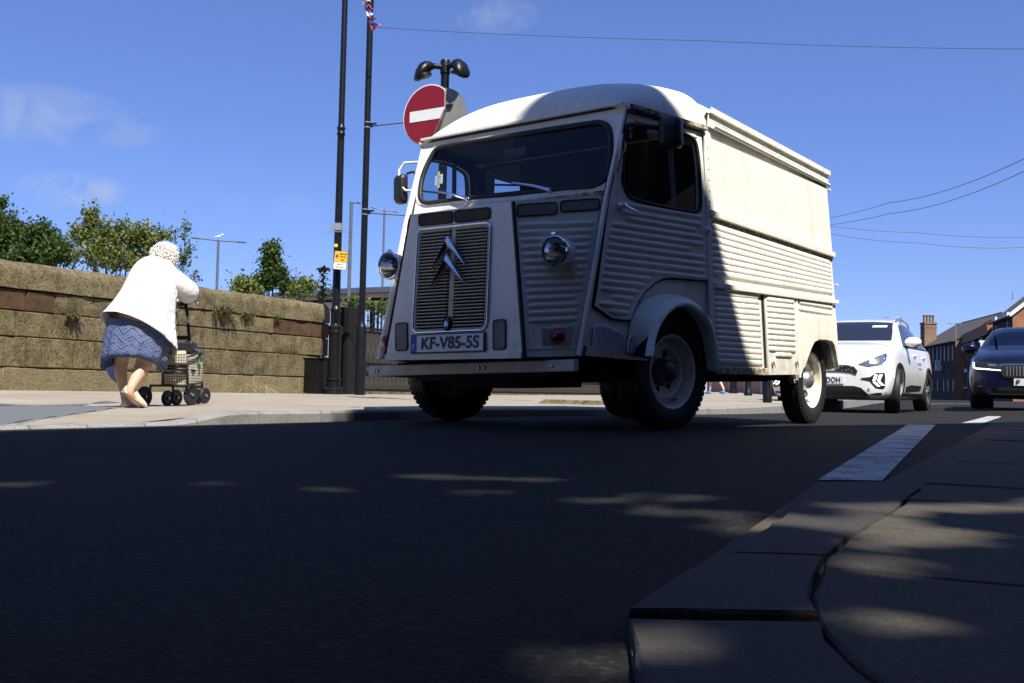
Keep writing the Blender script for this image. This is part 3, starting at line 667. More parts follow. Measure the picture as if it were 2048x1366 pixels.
nS, nD, nF = nrm(SIDE), nrm(DOOR), nrm(FEND)
nH, nW = Vector((1, 0, .0923)).normalized(), Vector((1, 0, .288)).normalized()
nH, nW = Vector((1, 0, -.0)).normalized(), nW
# outward normals of hood and screen: plane normal in (u,y,z) is (1,0,k): outward = (-1,0,-k) -> local (1,0,-k)... both rake back
nH = Vector((1, 0, .0923)).normalized(); nW = Vector((1, 0, .288)).normalized()
def mirror(p): return Vector((p.x, -p.y, p.z))
PL = lambda pix, plane, off=0.0: [vpl(x, y, plane, off) for x, y in pix]

# dark structure inside: chassis, floor, bulkhead
mb = MB(); mb.box((-1.15, 0, .36), (3.3, 1.45, .16)); mb.box((.30, 0, .42), (.75, .9, .2)); mb.box((-.1, 0, .70), (1.0, 1.56, .05)); mb.bar((0, -.8, .34), (0, .8, .34), .1, .1); mb.bar((-2.5, -.8, .34), (-2.5, .8, .34), .1, .1)
mb.box((.35, 0, .30), (.7, .5, .12)); mb.box((-1.6, .0, .30), (2.2, .9, .06)); mb.build('chassis', 'under_dark', van)
# cargo body skin: cross-section swept from the B pillar to the tail
def cargo_sec(u, k=0.0):
    pts = [(.986 - k, .345), (.9535 - k, 1.31), (.925 - k, 2.02)]
    return pts
mb = MB(); u0, u1 = .40, 2.845
for sgn in (1, -1):
    for (ya, za), (yb, zb) in zip(cargo_sec(0)[:-1], cargo_sec(0)[1:]):
        mb.quad(lw(u0, sgn * ya, za), lw(u1, sgn * ya, za), lw(u1, sgn * yb, zb), lw(u0, sgn * yb, zb))
# rear face with a slightly rounded tail
mb.quad(lw(u1, .986, .345), lw(u1, -.986, .345), lw(u1, -.925, 2.02), lw(u1, .925, 2.02))
# the lower flank is cut for the rear wheel, so drop the lower skin there and add it back in pieces
mb.v, mb.f = [], []
arch = PL([(1598, 762), (1606, 735), (1612, 715), (1617, 703), (1619.5, 696), (1624, 686), (1633, 681), (1646, 681.5), (1659, 684.5), (1665, 693.5), (1669, 720), (1673, 741)], SIDE)
def skin(sgn):
    a = [p.copy() for p in arch]
    lo = [lw(.40, .993, .335), lw(1.66, .993, .335)] + [p for p in a] + [lw(2.853, .9915, .36), lw(2.845, .97, .91), lw(.40, .97, .91)]
    up = [lw(.40, .970, .905), lw(2.845, .970, .905), lw(2.845, .925, 2.02), lw(.40, .925, 2.02)]
    for L_ in (lo, up):
        hole = [[lw(.64, .93, 1.40), lw(1.45, .93, 1.40), lw(1.45, .93, 1.83), lw(.64, .93, 1.83)]] if (sgn < 0 and L_ is up) else []
        hole = [[Vector((p.x, -(1.006 - .04 * p.z), p.z)) for p in h] for h in hole]
        if sgn < 0: L_ = [mirror(p) for p in L_]
        n = nS if sgn > 0 else mirror(nS); mb.plate(L_, hole, n=n, off=-n * .006, thick=.012)
skin(1); skin(-1)
mb.plate([lw(2.848, .975, .36), lw(2.848, -.975, .36), lw(2.84, -.925, 2.02), lw(2.84, .925, 2.02)], n=(-1, 0, 0), thick=.02)
mb.build('cargo_body', 'van_cream', van)
# cargo lining keeps the inside dark; bulkhead behind the seats with an opening
mb = MB(); mb.plate([lw(.43, .95, .4), lw(.43, -.95, .4), lw(.43, -.91, 1.98), lw(.43, .91, 1.98)], [[lw(.43, -.535, 1.45), lw(.43, -.86, 1.45), lw(.43, -.86, 1.86), lw(.43, -.535, 1.86)]], n=(1, 0, 0), thick=.02)
mb.build('bulkhead', 'cabin_dark', van)
mb = MB(); gw_ = [lw(.645, -.9495, 1.405), lw(1.445, -.9495, 1.405), lw(1.445, -.933, 1.825), lw(.645, -.933, 1.825)]; mb.plate(gw_, n=(0, -1, 0), thick=.004); mb.build('side_window', 'van_glass', van)
# roof of the cargo box
mb = MB(); st = []
for u in (.41, .9, 1.5, 2.1, 2.6, 2.80, 2.855):
    e = 0 if u < 2.7 else (.02 if u < 2.83 else .07); sec = []
    for k in range(-20, 21):
        a = k / 20; y = .945 * math.copysign(abs(a) ** .8, a); z = 2.005 + (.075 + .10 * (1 - abs(a) ** 2.0)) * (1 - abs(a) ** 9) ** .5 - e; sec.append(lw(u, y * (1 - e * .12), z))
    st.append(sec)
mb.add(st[0] + [lw(.41, -.90, 1.95), lw(.41, .90, 1.95)][::-1], [tuple(range(len(st[0]) + 2))]); mb.rings(st, close=False); mb.build('cargo_roof', 'van_cream_bright', van, smooth=50)
# rain gutter, awning tube and its channel along the left side
ga, gb = vpl(1412, 224, SIDE), vpl(1652.5, 350, SIDE)
mb = MB(); mb.bar(ga + nS * .018 + Vector((0, 0, -.005)), gb + nS * .018 + Vector((0, 0, -.005)), .038, .012); mb.bar(ga + nS * .034 + Vector((0, 0, .012)), gb + nS * .034 + Vector((0, 0, .012)), .006, .03)
mb.build('roof_gutter', 'van_cream', van)
mb = MB(); mb.bar(ga + nS * .012 + Vector((0, 0, -.055)), gb + nS * .012 + Vector((0, 0, -.055)), .012, .085); mb.build('awning_rail', 'van_cream_bright', van, bevel=.003)
ta, tb = vpl(1420, 253, SIDE, .022), vpl(1652, 371, SIDE, .022)
mb = MB(); mb.tube([ta, tb], .017, 10); mb.build('awning_tube', 'van_cream_bright', van, smooth=40)
mb = MB(); mb.tube([ta + Vector((0, 0, .032)) - nS * .014, tb + Vector((0, 0, .032)) - nS * .014], .008, 6); mb.build('awning_seal', 'rusty_edge', van)
# cream upper panel (serving hatch) standing proud, with its drip lip
up = PL([(1405, 272), (1650.5, 378), (1661, 505), (1414, 421)], SIDE)
mb = MB(); mb.plate(up, n=nS, off=nS * .016, thick=.014); mb.build('upper_panel', 'van_cream_bright', van, bevel=.004)
a, b = vpl(1414, 427, SIDE), vpl(1663, 511, SIDE)
mb = MB(); mb.bar(a + nS * .022, b + nS * .022, .028, .042); mb.build('belt_ledge', 'van_cream_bright', van, bevel=.004)
mb = MB(); mb.bar(a + nS * .008 + Vector((0, 0, -.03)), b + nS * .008 + Vector((0, 0, -.03)), .006, .03); mb.build('belt_shadow_strip', 'rusty_edge', van)
a, b = vpl(1423, 571, SIDE), vpl(1669.5, 605, SIDE)
mb = MB(); mb.bar(a + nS * .022, b + nS * .022, .028, .034); mb.build('waist_ledge', 'van_cream_bright', van, bevel=.004)
# corrugated band between the ledges
mb = MB(); mb.plate(PL([(1418, 436), (1661.5, 517), (1668.5, 602), (1423, 565)], SIDE), n=nS, off=nS * .006, thick=.008)
for k in range(8):
    f = (k + .9) / 9.0
    A = vpl(1419 + 4 * f, 440 + (560 - 440) * f, SIDE, .006); B = vpl(1659 + 6 * f, 520 + (594 - 520) * f, SIDE, .006); mb.rib(A, B, nS, .052, .014)
mb.build('corrugated_band', 'van_cream_bright', van, smooth=40)
# lower flank: fixed panel, side locker door, quarter panel over the rear wheel
mb = MB(); mb.plate(PL([(1424, 577), (1520, 589), (1528.5, 740), (1430, 736)], SIDE), n=nS, off=nS * .006, thick=.006)
for k in range(13):
    f = k / 12; A = vpl(1425 + 4.5 * f, 585 + (722 - 585) * f, SIDE, .006); B = vpl(1516 + 8 * f, 594 + (727 - 594) * f, SIDE, .006); mb.rib(A, B, nS, .048, .014)
mb.build('lower_panel', 'van_cream_bright', van, smooth=40)
mb = MB(); mb.bar(vpl(1430, 741, SIDE, .012), vpl(1530, 744, SIDE, .012), .02, .05); mb.build('sill', 'rusty_edge', van, bevel=.006)
mb = MB(); mb.plate(PL([(1519.5, 588), (1525, 588), (1532, 747), (1527.5, 747)], SIDE), n=nS, off=nS * .0085, thick=.003); mb.build('door_gap', 'dark_gap', van)
ld = MB(); ld.plate(PL([(1524.5, 588), (1587, 597.5), (1593.5, 749), (1533, 750)], SIDE), n=nS, off=nS * .016, thick=.012)
for k in range(11):
    f = k / 10; A = vpl(1528 + 5 * f, 598 + (709 - 598) * f, SIDE, .016); B = vpl(1584 + 3.5 * f, 604.5 + (712 - 604.5) * f, SIDE, .016)
    if k == 10: A, B = A.lerp(B, .22), A.lerp(B, .85)
    ld.rib(A, B, nS, .044, .013, taper=.03)
locker = ld.build('locker_door', 'van_cream_bright', van, smooth=40)
for x, y in ((1539.5, 727), (1587, 726)):
    mb = MB(); p = vpl(x, y, SIDE, .02); mb.lathe([(.016, 0), (.016, .012), (.006, .016), (0, .016)], p, nS, 12); mb.bar(p + nS * .014 + Vector((0, 0, .0)), p + nS * .02 + Vector((0.0, 0, -.035)), .006, .006); mb.build('latch', 'dull_metal', locker, smooth=40)
mb = MB(); mb.tube([vpl(1588.5, 600, SIDE, .014), vpl(1596, 755, SIDE, .014)], .011, 8); mb.build('corner_bead', 'van_cream_bright', van, smooth=40)
qp = PL([(1590, 598), (1668, 610), (1673.5, 739.5), (1669.3, 718), (1665, 693), (1659, 684), (1646, 681), (1633, 680.5), (1624, 685.5), (1619, 696), (1616.5, 703), (1611, 716), (1605, 735), (1598, 756)], SIDE)
mb = MB(); mb.plate(qp, n=nS, off=nS * .012, thick=.012)
for k in range(2): mb.rib(vpl(1593, 604 + 13 * k, SIDE, .012), vpl(1663, 615.5 + 13 * k, SIDE, .012), nS, .04, .012)
# raised wing above the arch
loop = PL([(1596, 634), (1667, 633), (1671, 700), (1673, 738), (1669, 717), (1664.6, 692), (1659, 683.2), (1646, 680.2), (1633, 679.7), (1623.5, 685), (1618, 696), (1611, 715), (1604, 736)], SIDE)
mb.plate(loop, n=nS, off=nS * .024, thick=.014); mb.build('quarter_panel', 'van_cream_bright', van, bevel=.006)
for p in (vpl(1669, 569, SIDE), vpl(1654, 379, SIDE)):
    mb = MB(); mb.box(p + Vector((-.02, .012, 0)), (.05, .02, .014)); mb.build('rear_hinge', 'van_cream', van)
mb = MB(); mb.bar(vpl(1589, 757, SIDE, -.03), vpl(1592, 766, SIDE, -.03), .05, .012); mb.build('jacking_bracket', 'rusty_edge', van)

# ---- cab: door (left and right), windscreen panel, wings, nose
def win_loop(pix, plane, it=2): return [vpl(x, y, plane) for x, y in smooth_loop(pix, it)]
def cp(a, k): return [a] * k
win_px = [(1247, 258), (1249, 252), (1256, 250), (1330, 256), (1368, 271), (1383, 279), (1389, 291), (1394, 330), (1397, 395), (1396.5, 416), (1392, 424), (1385, 426.5), (1330, 417), (1266, 401), (1252, 393), (1243, 372), (1240, 355)]
door_px = [(1252, 226), (1399, 266), (1420, 563), (1338, 556), (1322, 558), (1306, 566), (1288, 582), (1274, 602), (1265, 622), (1258, 639.5), (1244, 640), (1221, 637), (1185, 612), (1190, 585), (1215, 398)]
for sgn in (1, -1):
    fl = (lambda P: P) if sgn > 0 else (lambda P: [mirror(p) for p in P])
    n = nD if sgn > 0 else mirror(nD)
    # cab side behind the door: pillars and the sheet below the door
    # side sheet under and around the door: window opening kept clear
    win = fl(win_loop(win_px, DOOR))
    side_px = [(1249.5, 218), (1403, 262), (1421, 566), (1424, 600), (1421, 662), (1408, 636), (1389, 609), (1368, 596), (1340, 592), (1318, 594), (1300, 602), (1282, 622), (1272, 646), (1262, 700), (1160, 712), (1169, 655), (1211, 394)]
    mb = MB(); mb.plate(fl(PL(side_px, DOOR)), [win], n=n, off=-n * .004, thick=.01); mb.build('cab_side', 'van_cream', van)
    mb = MB(); mb.plate(fl(PL(side_px, DOOR)), [win], n=n, off=-n * .02, thick=.004); mb.build('cab_shade_lining', 'cabin_dark', van)  # dark sheet added so the door side reads as shaded inside
    mb = MB(); mb.plate(fl(PL(door_px, DOOR)), [win], n=n, off=n * .014, thick=.012)
    ribs = [(1236, 408, 1402, 435), (1240, 424, 1402, 450), (1247, 437, 1390, 461), (1217, 448, 1404, 476), (1215, 462, 1406, 490), (1212.5, 476, 1379, 499), (1210, 490, 1407.5, 516), (1207.5, 505, 1408.5, 530), (1205, 519, 1409, 543), (1202.5, 534, 1411, 557),
            (1200, 548.5, 1301, 559), (1197.5, 563, 1287, 571), (1195, 577, 1274.5, 585), (1219, 594.5, 1265, 599.5), (1193, 607, 1259, 613), (1211.5, 622.5, 1254, 627)]
    for a, b, c, d in ribs: mb.rib(*(fl([vpl(a, b, DOOR, .014), vpl(c, d, DOOR, .014)])), n, .036, .014, taper=.045)
    mb.rib(*fl([vpl(1262, 240, DOOR, .014), vpl(1392, 276, DOOR, .014)]), n, .03, .012)
    mb.rib(*fl([vpl(1246, 290, DOOR, .014), vpl(1228, 394, DOOR, .014)]), n, .022, .01)
    door = mb.build('cab_door', 'van_cream', van, smooth=40)
    # dark shut line round the door
    dl = fl(PL(door_px, DOOR, .004)); mb = MB(); mb.tube(dl[:8] + [dl[9], dl[10], dl[11], dl[12], dl[13], dl[14], dl[0]], .011, 6, caps=False); mb.build('door_seal', 'dark_gap', van)
    # window rubber, glass
    big = fl(win_loop(win_px, DOOR)); c = sum(big, Vector()) / len(big)
    mb = MB(); mb.tube([p + n * .016 for p in big] + [big[0] + n * .016], .013, 6, caps=False); mb.build('window_seal', 'rubber', door, smooth=True)
    mb = MB(); mb.plate([p + (c - p) * .01 for p in big], n=n, off=n * .004, thick=.004); mb.build('window_glass', 'van_glass', door)
    # inner window divider post
    xa, xb = (1340, 260), (1352, 419); pa, pb = fl([vpl(*xa, DOOR), vpl(*xb, DOOR)]); mb = MB(); mb.bar(pa - n * .01, pb - n * .01, .012, .03, up=n); mb.build('window_divider', 'black_plastic', door)
    # handle
    h = fl([vpl(1234, 415, DOOR, .014)])[0]; f2 = fl([vpl(1262, 427, DOOR, .05)])[0]
    mb = MB(); mb.lathe([(.024, 0), (.024, .01), (.012, .016), (.012, .04), (.017, .05), (0, .055)], h, n, 14); mb.tube([h + n * .045, h.lerp(f2, .4) + n * .02, f2 + n * .005], [.010, .011, .006], 8); mb.build('door_handle', 'chrome', door, smooth=40)
    hp = fl([vpl(1407, 462, SIDE, .02)])[0]; mb = MB(); mb.lathe([(.03, 0), (.026, .012), (.010, .03), (0, .034)], hp, n, 12); mb.build('door_hinge', 'van_cream', door, smooth=40)
    # rain gutter over the door
    a, b = fl([vpl(1249.5, 218, DOOR), vpl(1404, 262, DOOR)]); mb = MB(); mb.bar(a + n * .022, b + n * .022, .045, .012); mb.bar(a + n * .044 + Vector((0, 0, .01)), b + n * .044 + Vector((0, 0, .01)), .006, .026); mb.build('door_gutter', 'rusty_edge', van)
    # B pillar strip with rivets
    a, b = fl([vpl(1408.5, 262, SIDE), vpl(1426, 744, SIDE)]); mb = MB(); mb.bar(a + n * .008, b + n * .008, .05, .014, up=n); pil = mb.build('pillar_strip', 'van_cream', van, bevel=.003)
    for k in range(13):
        p = a.lerp(b, .07 + k * .045 + .0); mb = MB(); mb.lathe([(.007, 0), (.006, .004), (.003, .006), (0, .0065)], p + n * .015 + (a - b).normalized().cross(n) * .008, n, 8); mb.build('rivet', 'van_cream', pil, smooth=True)
    # A pillar corner bead from the gutter to the foot of the wing
    pts = fl([vpl(1249.5, 216, DOOR, .006), vpl(1211, 392, DOOR, .008), vpl(1156, 712, DOOR, .008)]); mb = MB(); mb.tube(pts[:2], .013, 8); mb.tube(pts[1:], .016, 8); mb.build('corner_bead', 'van_cream', van, smooth=40)
# windscreen panel
scr_px = [(850.5, 281), (1249.5, 217), (1211, 391), (829, 425)]
S4 = [lw(-.362, -.77, 1.905), lw(-.362, .77, 1.905), lw(-.512, .735, 1.365), lw(-.512, -.735, 1.365)]
gl_px = [(869, 303), (880, 296), (905, 291), (1050, 268), (1190, 246), (1204, 245.5), (1216, 252), (1222, 264), (1224, 295), (1220, 340), (1214, 358), (1200, 371), (1182, 375), (1050, 386), (940, 397), (865, 406.5), (850, 407), (843, 398), (841, 385), (846, 350)]
gw = win_loop(gl_px, SCREEN); gs = []
c = sum(gw, Vector()) / len(gw)
mb = MB(); mb.plate(S4, [gw], n=nW, off=nW * .004, thick=.02); mb.build('windscreen_panel', 'van_cream', van)
mb = MB(); mb.tube([p + nW * .006 for p in gw] + [gw[0] + nW * .006], .0165, 6, caps=False); mb.build('windscreen_seal', 'rubber', van, smooth=True)
mb = MB(); ring = []
for p in gw: d = (p - c).normalized(); ring.append([p + d * .014 + nW * .004, p + d * .03 + nW * .013, p + d * .05 + nW * .004])
mb.rings([[r_[k] for r_ in ring] for k in range(3)], close=True); mb.build('windscreen_surround', 'van_cream', van, smooth=True)
mb = MB(); mb.plate([p + (c - p) * .006 for p in gw], n=nW, thick=.005); mb.build('windscreen', 'van_glass', van)
# header gutter
a, b = S4[0], S4[1]; mb = MB(); mb.bar(a + nW * .02, b + nW * .02, .04, .014); mb.build('header_gutter', 'van_cream', van)
a, b = S4[3], S4[2]; mb = MB(); mb.bar(a + nW * .015 + Vector((0, 0, .0)), b + nW * .015, .03, .02); mb.build('scuttle_bead', 'rusty_edge', van, bevel=.003)
# note taped inside the windscreen, dashboard, wheel, seats, driver's mirror
a = vpl(874, 357, SCREEN, -.02); X = (vpl(884, 355.5, SCREEN) - vpl(864, 358, SCREEN)).normalized(); Y = nW.cross(X).normalized(); Y = Y if Y.z > 0 else -Y
X2 = (X * .96 + Y * .22).normalized(); Y2 = (Y * .96 - X * .22).normalized()
mb = MB(); w, h = .032, .036; mb.quad(a - X2 * w - Y2 * h, a + X2 * w - Y2 * h, a + X2 * w + Y2 * h, a - X2 * w + Y2 * h); note = mb.build('paper_note', 'note_paper', van)
for s in (1, -1):
    mb = MB(); q = a + Y2 * h * s * 1.15 + nW * .002; mb.quad(q - X2 * .01 - Y2 * .02, q + X2 * .01 - Y2 * .02, q + X2 * .01 + Y2 * .02, q - X2 * .01 + Y2 * .02); mb.build('tape', 'tape_yellow', note)
mb = MB()
for k in range(4): q = a + Y2 * (h * .6 - k * .018) + nW * .002; mb.quad(q - X2 * w * .7 - Y2 * .003, q + X2 * w * .6 - Y2 * .003, q + X2 * w * .6, q - X2 * w * .7)
mb.build('print_line', 'letter_black', note)
mb = MB(); mb.box((.42, 0, 1.30), (.16, 1.4, .10)); mb.box((.30, .42, 1.395), (.06, .10, .06)); mb.build('dashboard', 'cabin_dark', van, bevel=.02)
mb = MB(); cc = lw(-.20, .42, 1.36); ax = Vector((-.35, 0, 1)).normalized(); e1 = Vector((0, 1, 0)); e2 = ax.cross(e1)
mb.tube([cc + e1 * .2 * math.cos(t) + e2 * .2 * math.sin(t) for t in np.linspace(0, 2 * math.pi, 25)], .011, 6, caps=False)
for t in (.5, 2.6, 4.7): mb.bar(cc, cc + e1 * .2 * math.cos(t) + e2 * .2 * math.sin(t), .012, .012)
mb.tube([cc, cc - ax * .5], .018, 6); mb.build('steering_wheel', 'black_plastic', van)
for y in (.42, -.42):
    mb = MB(); mb.box((-.12, y, .88), (.46, .5, .16)); st = mb.build('seat', 'cabin_dark', van, bevel=.04)
    mb = MB(); mb.box((-.33, y, 1.18), (.1, .48, .5)); mb.build('backrest', 'cabin_dark', st, bevel=.04)
mb = MB(); p = lw(-.40, .02, 1.72); mb.box(p, (.015, .16, .05)); mb.tube([p, p + Vector((.02, 0, .09))], .005, 6); mb.build('interior_mirror', 'black_plastic', van)
# wipers
for bx, by, tips in ((1103, 384, ((1072, 376), (994, 372.5), (1030, 370))), (941, 402, ((912, 393), (849, 385), (880, 387)))):
    p0 = vpl(bx, by, SCREEN, .02); p1 = vpl(*tips[0], SCREEN, .035); p2 = vpl(*tips[1], SCREEN, .022); p3 = vpl(*tips[2], SCREEN, .035)
    mb = MB(); mb.lathe([(.016, -.012), (.016, .012), (.008, .022), (0, .024)], p0, nW, 12); mb.tube([p0 + nW * .012, p1, p3], [.011, .008, .005], 6); wp = mb.build('wiper', 'chrome', van, smooth=40)
    mb = MB(); mb.bar(p1.lerp(p3, .3) - nW * .01, p2, .008, .014, up=nW); mb.build('wiper_blade', 'black_plastic', wp)
# cab roof: domed pressing that swells back from the windscreen header
mb = MB(); st = []; U_A, U_B = -.375, .405
for i in range(17):
    t = i / 16; t = t ** 1.6; u = U_A + (U_B - U_A) * t; w = .775 + (.94 - .775) * (u - U_A) / (U_B - U_A); h = .335 * (1 - (1 - t) ** 2.0) ** .5; w2 = w * (1 - .06 * (1 - t) ** 4); ze = 1.91 - .012 * t; sec = []
    for k in range(-24, 25):
        a = math.sin(math.pi / 2 * k / 24); z = ze + h * (1 - abs(a) ** (2.5 + 2.4 * t)) ** .52; sec.append(lw(u, a * w2, z))
    st.append(sec)
mb.rings(st, close=False); last = st[-1]; k0 = len(mb.v); mb.add([p for p in last] + [p + Vector((-.012, 0, -.03)) for p in last], [(i, i + 1, i + 1 + len(last), i + len(last)) for i in range(len(last) - 1)])
mb.add([p + Vector((-.004, 0, -.002)) for p in last] + [lw(.409, -.93, 1.88), lw(.409, .93, 1.88)][::-1], [tuple(range(len(last) + 2))]); mb.build('cab_roof', 'van_cream_bright', van, smooth=60)
# dark sheets added under the roof so the cab inside reads as shade
mb = MB(); mb.rings([[p + Vector((-.0, 0, -.022)) for p in r_] for r_ in st], close=False); mb.build('roof_shade_lining', 'cabin_dark', van, smooth=60)
mb = MB(); mb.plate([lw(-.37, -.74, 1.885), lw(-.37, .74, 1.885), lw(.42, .90, 1.885), lw(.42, -.90, 1.885)], n=(0, 0, -1), thick=.004); mb.build('shade_headlining', 'cabin_dark', van)
for s in (1, -1):
    mb = MB(); mb.box(lw(.385, .868 * s, 1.955), (.075, .115, .17)); mb.build('roof_corner', 'van_cream', van, bevel=.012)
# front wings: flat ribbed panel swept back either side of the nose
wing_px = [(1027, 405), (1209, 393), (1153, 712), (1049, 714)]
for sgn in (1, -1):
    fl = (lambda P: P) if sgn > 0 else (lambda P: [mirror(p) for p in P]); n = nF if sgn > 0 else mirror(nF)
    mb = MB(); mb.plate(fl(PL(wing_px, FEND)), n=n, off=n * .002, thick=.014)
    for k in range(14):
        y0 = 450 + k * (641 - 450) / 13; xl = 1034 + (1054 - 1034) * k / 13; xr = 1191 - (1191 - 1157) * k / 13; dy = -3.5 - .2 * (13 - k) / 13
        if k == 10: xr -= 10
        A, B = fl([vpl(xl, y0 + 1, FEND, .002), vpl(xr, y0 + dy, FEND, .002)])
        mb.rib(A, B, n, .034, .014, taper=.05)
    fr = fl(PL([(1055, 660), (1152, 649), (1148, 696), (1058, 700)], FEND)); mb.plate(fr, n=n, off=n * .007, thick=.006)
    wing = mb.build('front_wing', 'van_cream', van, smooth=40)
    for (x0, y0, x1, y1, s) in ((1034, 408, 1113, 431, -5), (1121, 400.5, 1198, 422, -5)):
        lp = [vpl(x, y + s * (x - (x0 + x1) / 2) / (x1 - x0), FEND) for x, y in rr(x0, y0, x1, y1, 5, 3)]
        mb = MB(); mb.plate(fl(lp), n=n, off=n * .008, thick=.01); mb.build('fresh_air_vent', 'vent_grey', wing)
        lp = fl(lp); mb = MB(); mb.tube([p + n * .006 for p in lp] + [lp[0] + n * .006], .005, 5, caps=False); mb.build('vent_frame', 'dark_gap', wing)
    # headlamp on its bracket
    axis = Vector((1, 0, -.02)).normalized(); hc = lw(-.74, .617 * sgn, 1.005); lamp = thing('headlamp', None, None); lamp.parent = van; lamp.location = hc; lamp.scale = (.86, .86, .86)
    mb = MB(); mb.lathe([(.0, -.01), (.045, 0), (.075, .03), (.092, .08), (.097, .13), (.099, .15)], (0, 0, 0), axis, 24); mb.build('lamp_bowl', 'hub_paint', lamp, smooth=50)
    mb = MB(); mb.lathe([(.094, .146), (.103, .146), (.105, .158), (.100, .170), (.092, .174), (.092, .165)], (0, 0, 0), axis, 28); mb.box((.162, 0, .108), (.03, .03, .012)); mb.build('lamp_rim', 'chrome', lamp, smooth=40)
    mb = MB(); mb.lathe([(.088, .15), (.075, .10), (.05, .055), (.018, .035), (0, .034)], (0, 0, 0), axis, 24); mb.build('reflector', 'chrome', lamp, smooth=50)
    mb = MB(); mb.lathe([(.016, .035), (.016, .075), (.012, .088), (0, .09)], (0, 0, 0), axis, 10); mb.box((.10, 0, -.045), (.003, .07, .03)); mb.build('bulb', 'black_plastic', lamp, smooth=40)
    mb = MB(); mb.lathe([(.093, .163), (.08, .176), (.05, .185), (0, .189)], (0, 0, 0), axis, 24); mb.build('lamp_lens', 'lens_glass', lamp, smooth=50)
    mb = MB(); b0 = Vector((.02, 0, -.085)); mb.plate([Vector((-.06, .055, -.09)), Vector((.045, .055, -.075)), Vector((-.03, .055, -.24))], n=(0, 1, 0), thick=.006); mb.plate([Vector((-.06, -.055, -.09)), Vector((.045, -.055, -.075)), Vector((-.03, -.055, -.24))], n=(0, -1, 0), thick=.006)
    mb.box((-.015, 0, -.085), (.12, .11, .01)); mb.build('lamp_bracket', 'van_cream', lamp)
    # indicator in its recess
    ip = PL([(1083, 659), (1147, 654), (1142, 691), (1085, 693)], FEND); mb = MB(); mb.plate(fl(ip), n=n, off=n * .008, thick=.008); ind = mb.build('indicator', 'dull_metal', wing)
    pc = fl([vpl(1115, 673, FEND)])[0]; mb = MB(); mb.lathe([(.042, .0), (.042, .02), (.034, .04), (.018, .052), (0, .056)], pc + n * .006, n, 18); mb.build('indicator_lens', 'amber_red', wing, smooth=60)
# tidy headlamp empties are parts: no label or category
# nose: bonnet panel with grille
nz = [(824, 424), (1022, 404), (1047, 713), (776, 716)]
H4 = [lw(-.945, -.372, 1.29), lw(-.945, .372, 1.29), lw(-1.026, .503, .418), lw(-1.026, -.503, .418)]
def hood(x, y, off=0.0): return vpl(x, y, HOOD, off)
gcorn = [(838.5, 459), (984, 444.5), (975.5, 660), (827, 666)]
def gpt(s, t, off=0.0):          # s across (0 right-hand side of van .. 1), t down
    a, b, c_, d = [hood(*p, off) for p in gcorn]; return a.lerp(b, s).lerp(d.lerp(c_, s), t)
gl_ = [gpt(s, t) for s, t in rr(0, 0, 1, 1, .07, 4)]
mb = MB(); mb.plate(H4, [gl_], n=nH, off=nH * .004, thick=.02)
nose = mb.build('bonnet', 'van_cream', van, bevel=.004)
mb = MB()                        # bonnet flanks run back to the wings; cowl closes the top; lip below
for s in (1, -1):
    a, b = lw(-.945, .372 * s, 1.29), lw(-1.026, .503 * s, .418); mb.plate([a, b, lw(-.80, .505 * s, .418), lw(-.72, .375 * s, 1.31)], n=(0, s, 0), thick=.012)
mb.plate([lw(-.945, -.372, 1.29), lw(-.945, .372, 1.29), lw(-.512, .735, 1.36), lw(-.512, -.735, 1.36)], n=(.2, 0, 1), thick=.012)
mb.bar(lw(-1.03, -.50, .425), lw(-1.03, .50, .425), .02, .035); mb.build('nose_shell', 'van_cream', van)
for s in (1, -1):
    mb = MB(); mb.tube([lw(-.938, .380 * s, 1.29), lw(-1.022, .515 * s, .418)], .0105, 6); mb.build('bonnet_gap', 'dark_gap', van)
mb = MB(); mb.plate([gpt(s, t, -.05) for s, t in ((0, 0), (1, 0), (1, 1), (0, 1))], n=nH, thick=.01); mb.build('radiator', 'dark_gap', nose)
mb = MB(); L_ = [gpt(s, t, .008) for s, t in rr(0, 0, 1, 1, .07, 4)]; mb.tube(L_ + [L_[0]], .0075, 6, caps=False); mb.build('grille_frame', 'chrome', nose, smooth=True)
mb = MB(); L_ = [gpt(s, t, .001) for s, t in rr(.022, .016, .978, .984, .07, 4)]; mb.tube(L_ + [L_[0]], .011, 6, caps=False); mb.build('grille_border', 'slat_paint', nose, smooth=True)
# centre strip
mb = MB(); mb.plate([gpt(s, t, .004) for s, t in ((.472, .02), (.535, .02), (.535, .98), (.472, .98))], n=nH, thick=.012); mb.build('grille_strip', 'slat_paint', nose, bevel=.002)
slat_m = None
for col_, (s0, s1) in enumerate(((.03, .472), (.535, .97))):
    for k in range(30):
        t = .035 + k * (.945 - .035) / 29; a, b = gpt(s0, t, 0), gpt(s1, t, 0); dn = (gpt(s0, 1) - gpt(s0, 0)).normalized(); mb = MB(); m = (a + b) / 2
        q = []
        for p, e in ((a, 0), (a.lerp(b, .05), 1), (a.lerp(b, .95), 1), (b, 0)):
            q.append([p - m - dn * .003 - nH * .018, p - m - dn * (.0015 - .0 * e) + nH * (.002 + .012 * e), p - m + dn * .0045 + nH * (.002 + .012 * e), p - m + dn * .004 - nH * .018])
        mb.rings(q, close=True, cap0=True, cap1=True); o = mb.build('slat', 'slat_paint', nose); o.location = m
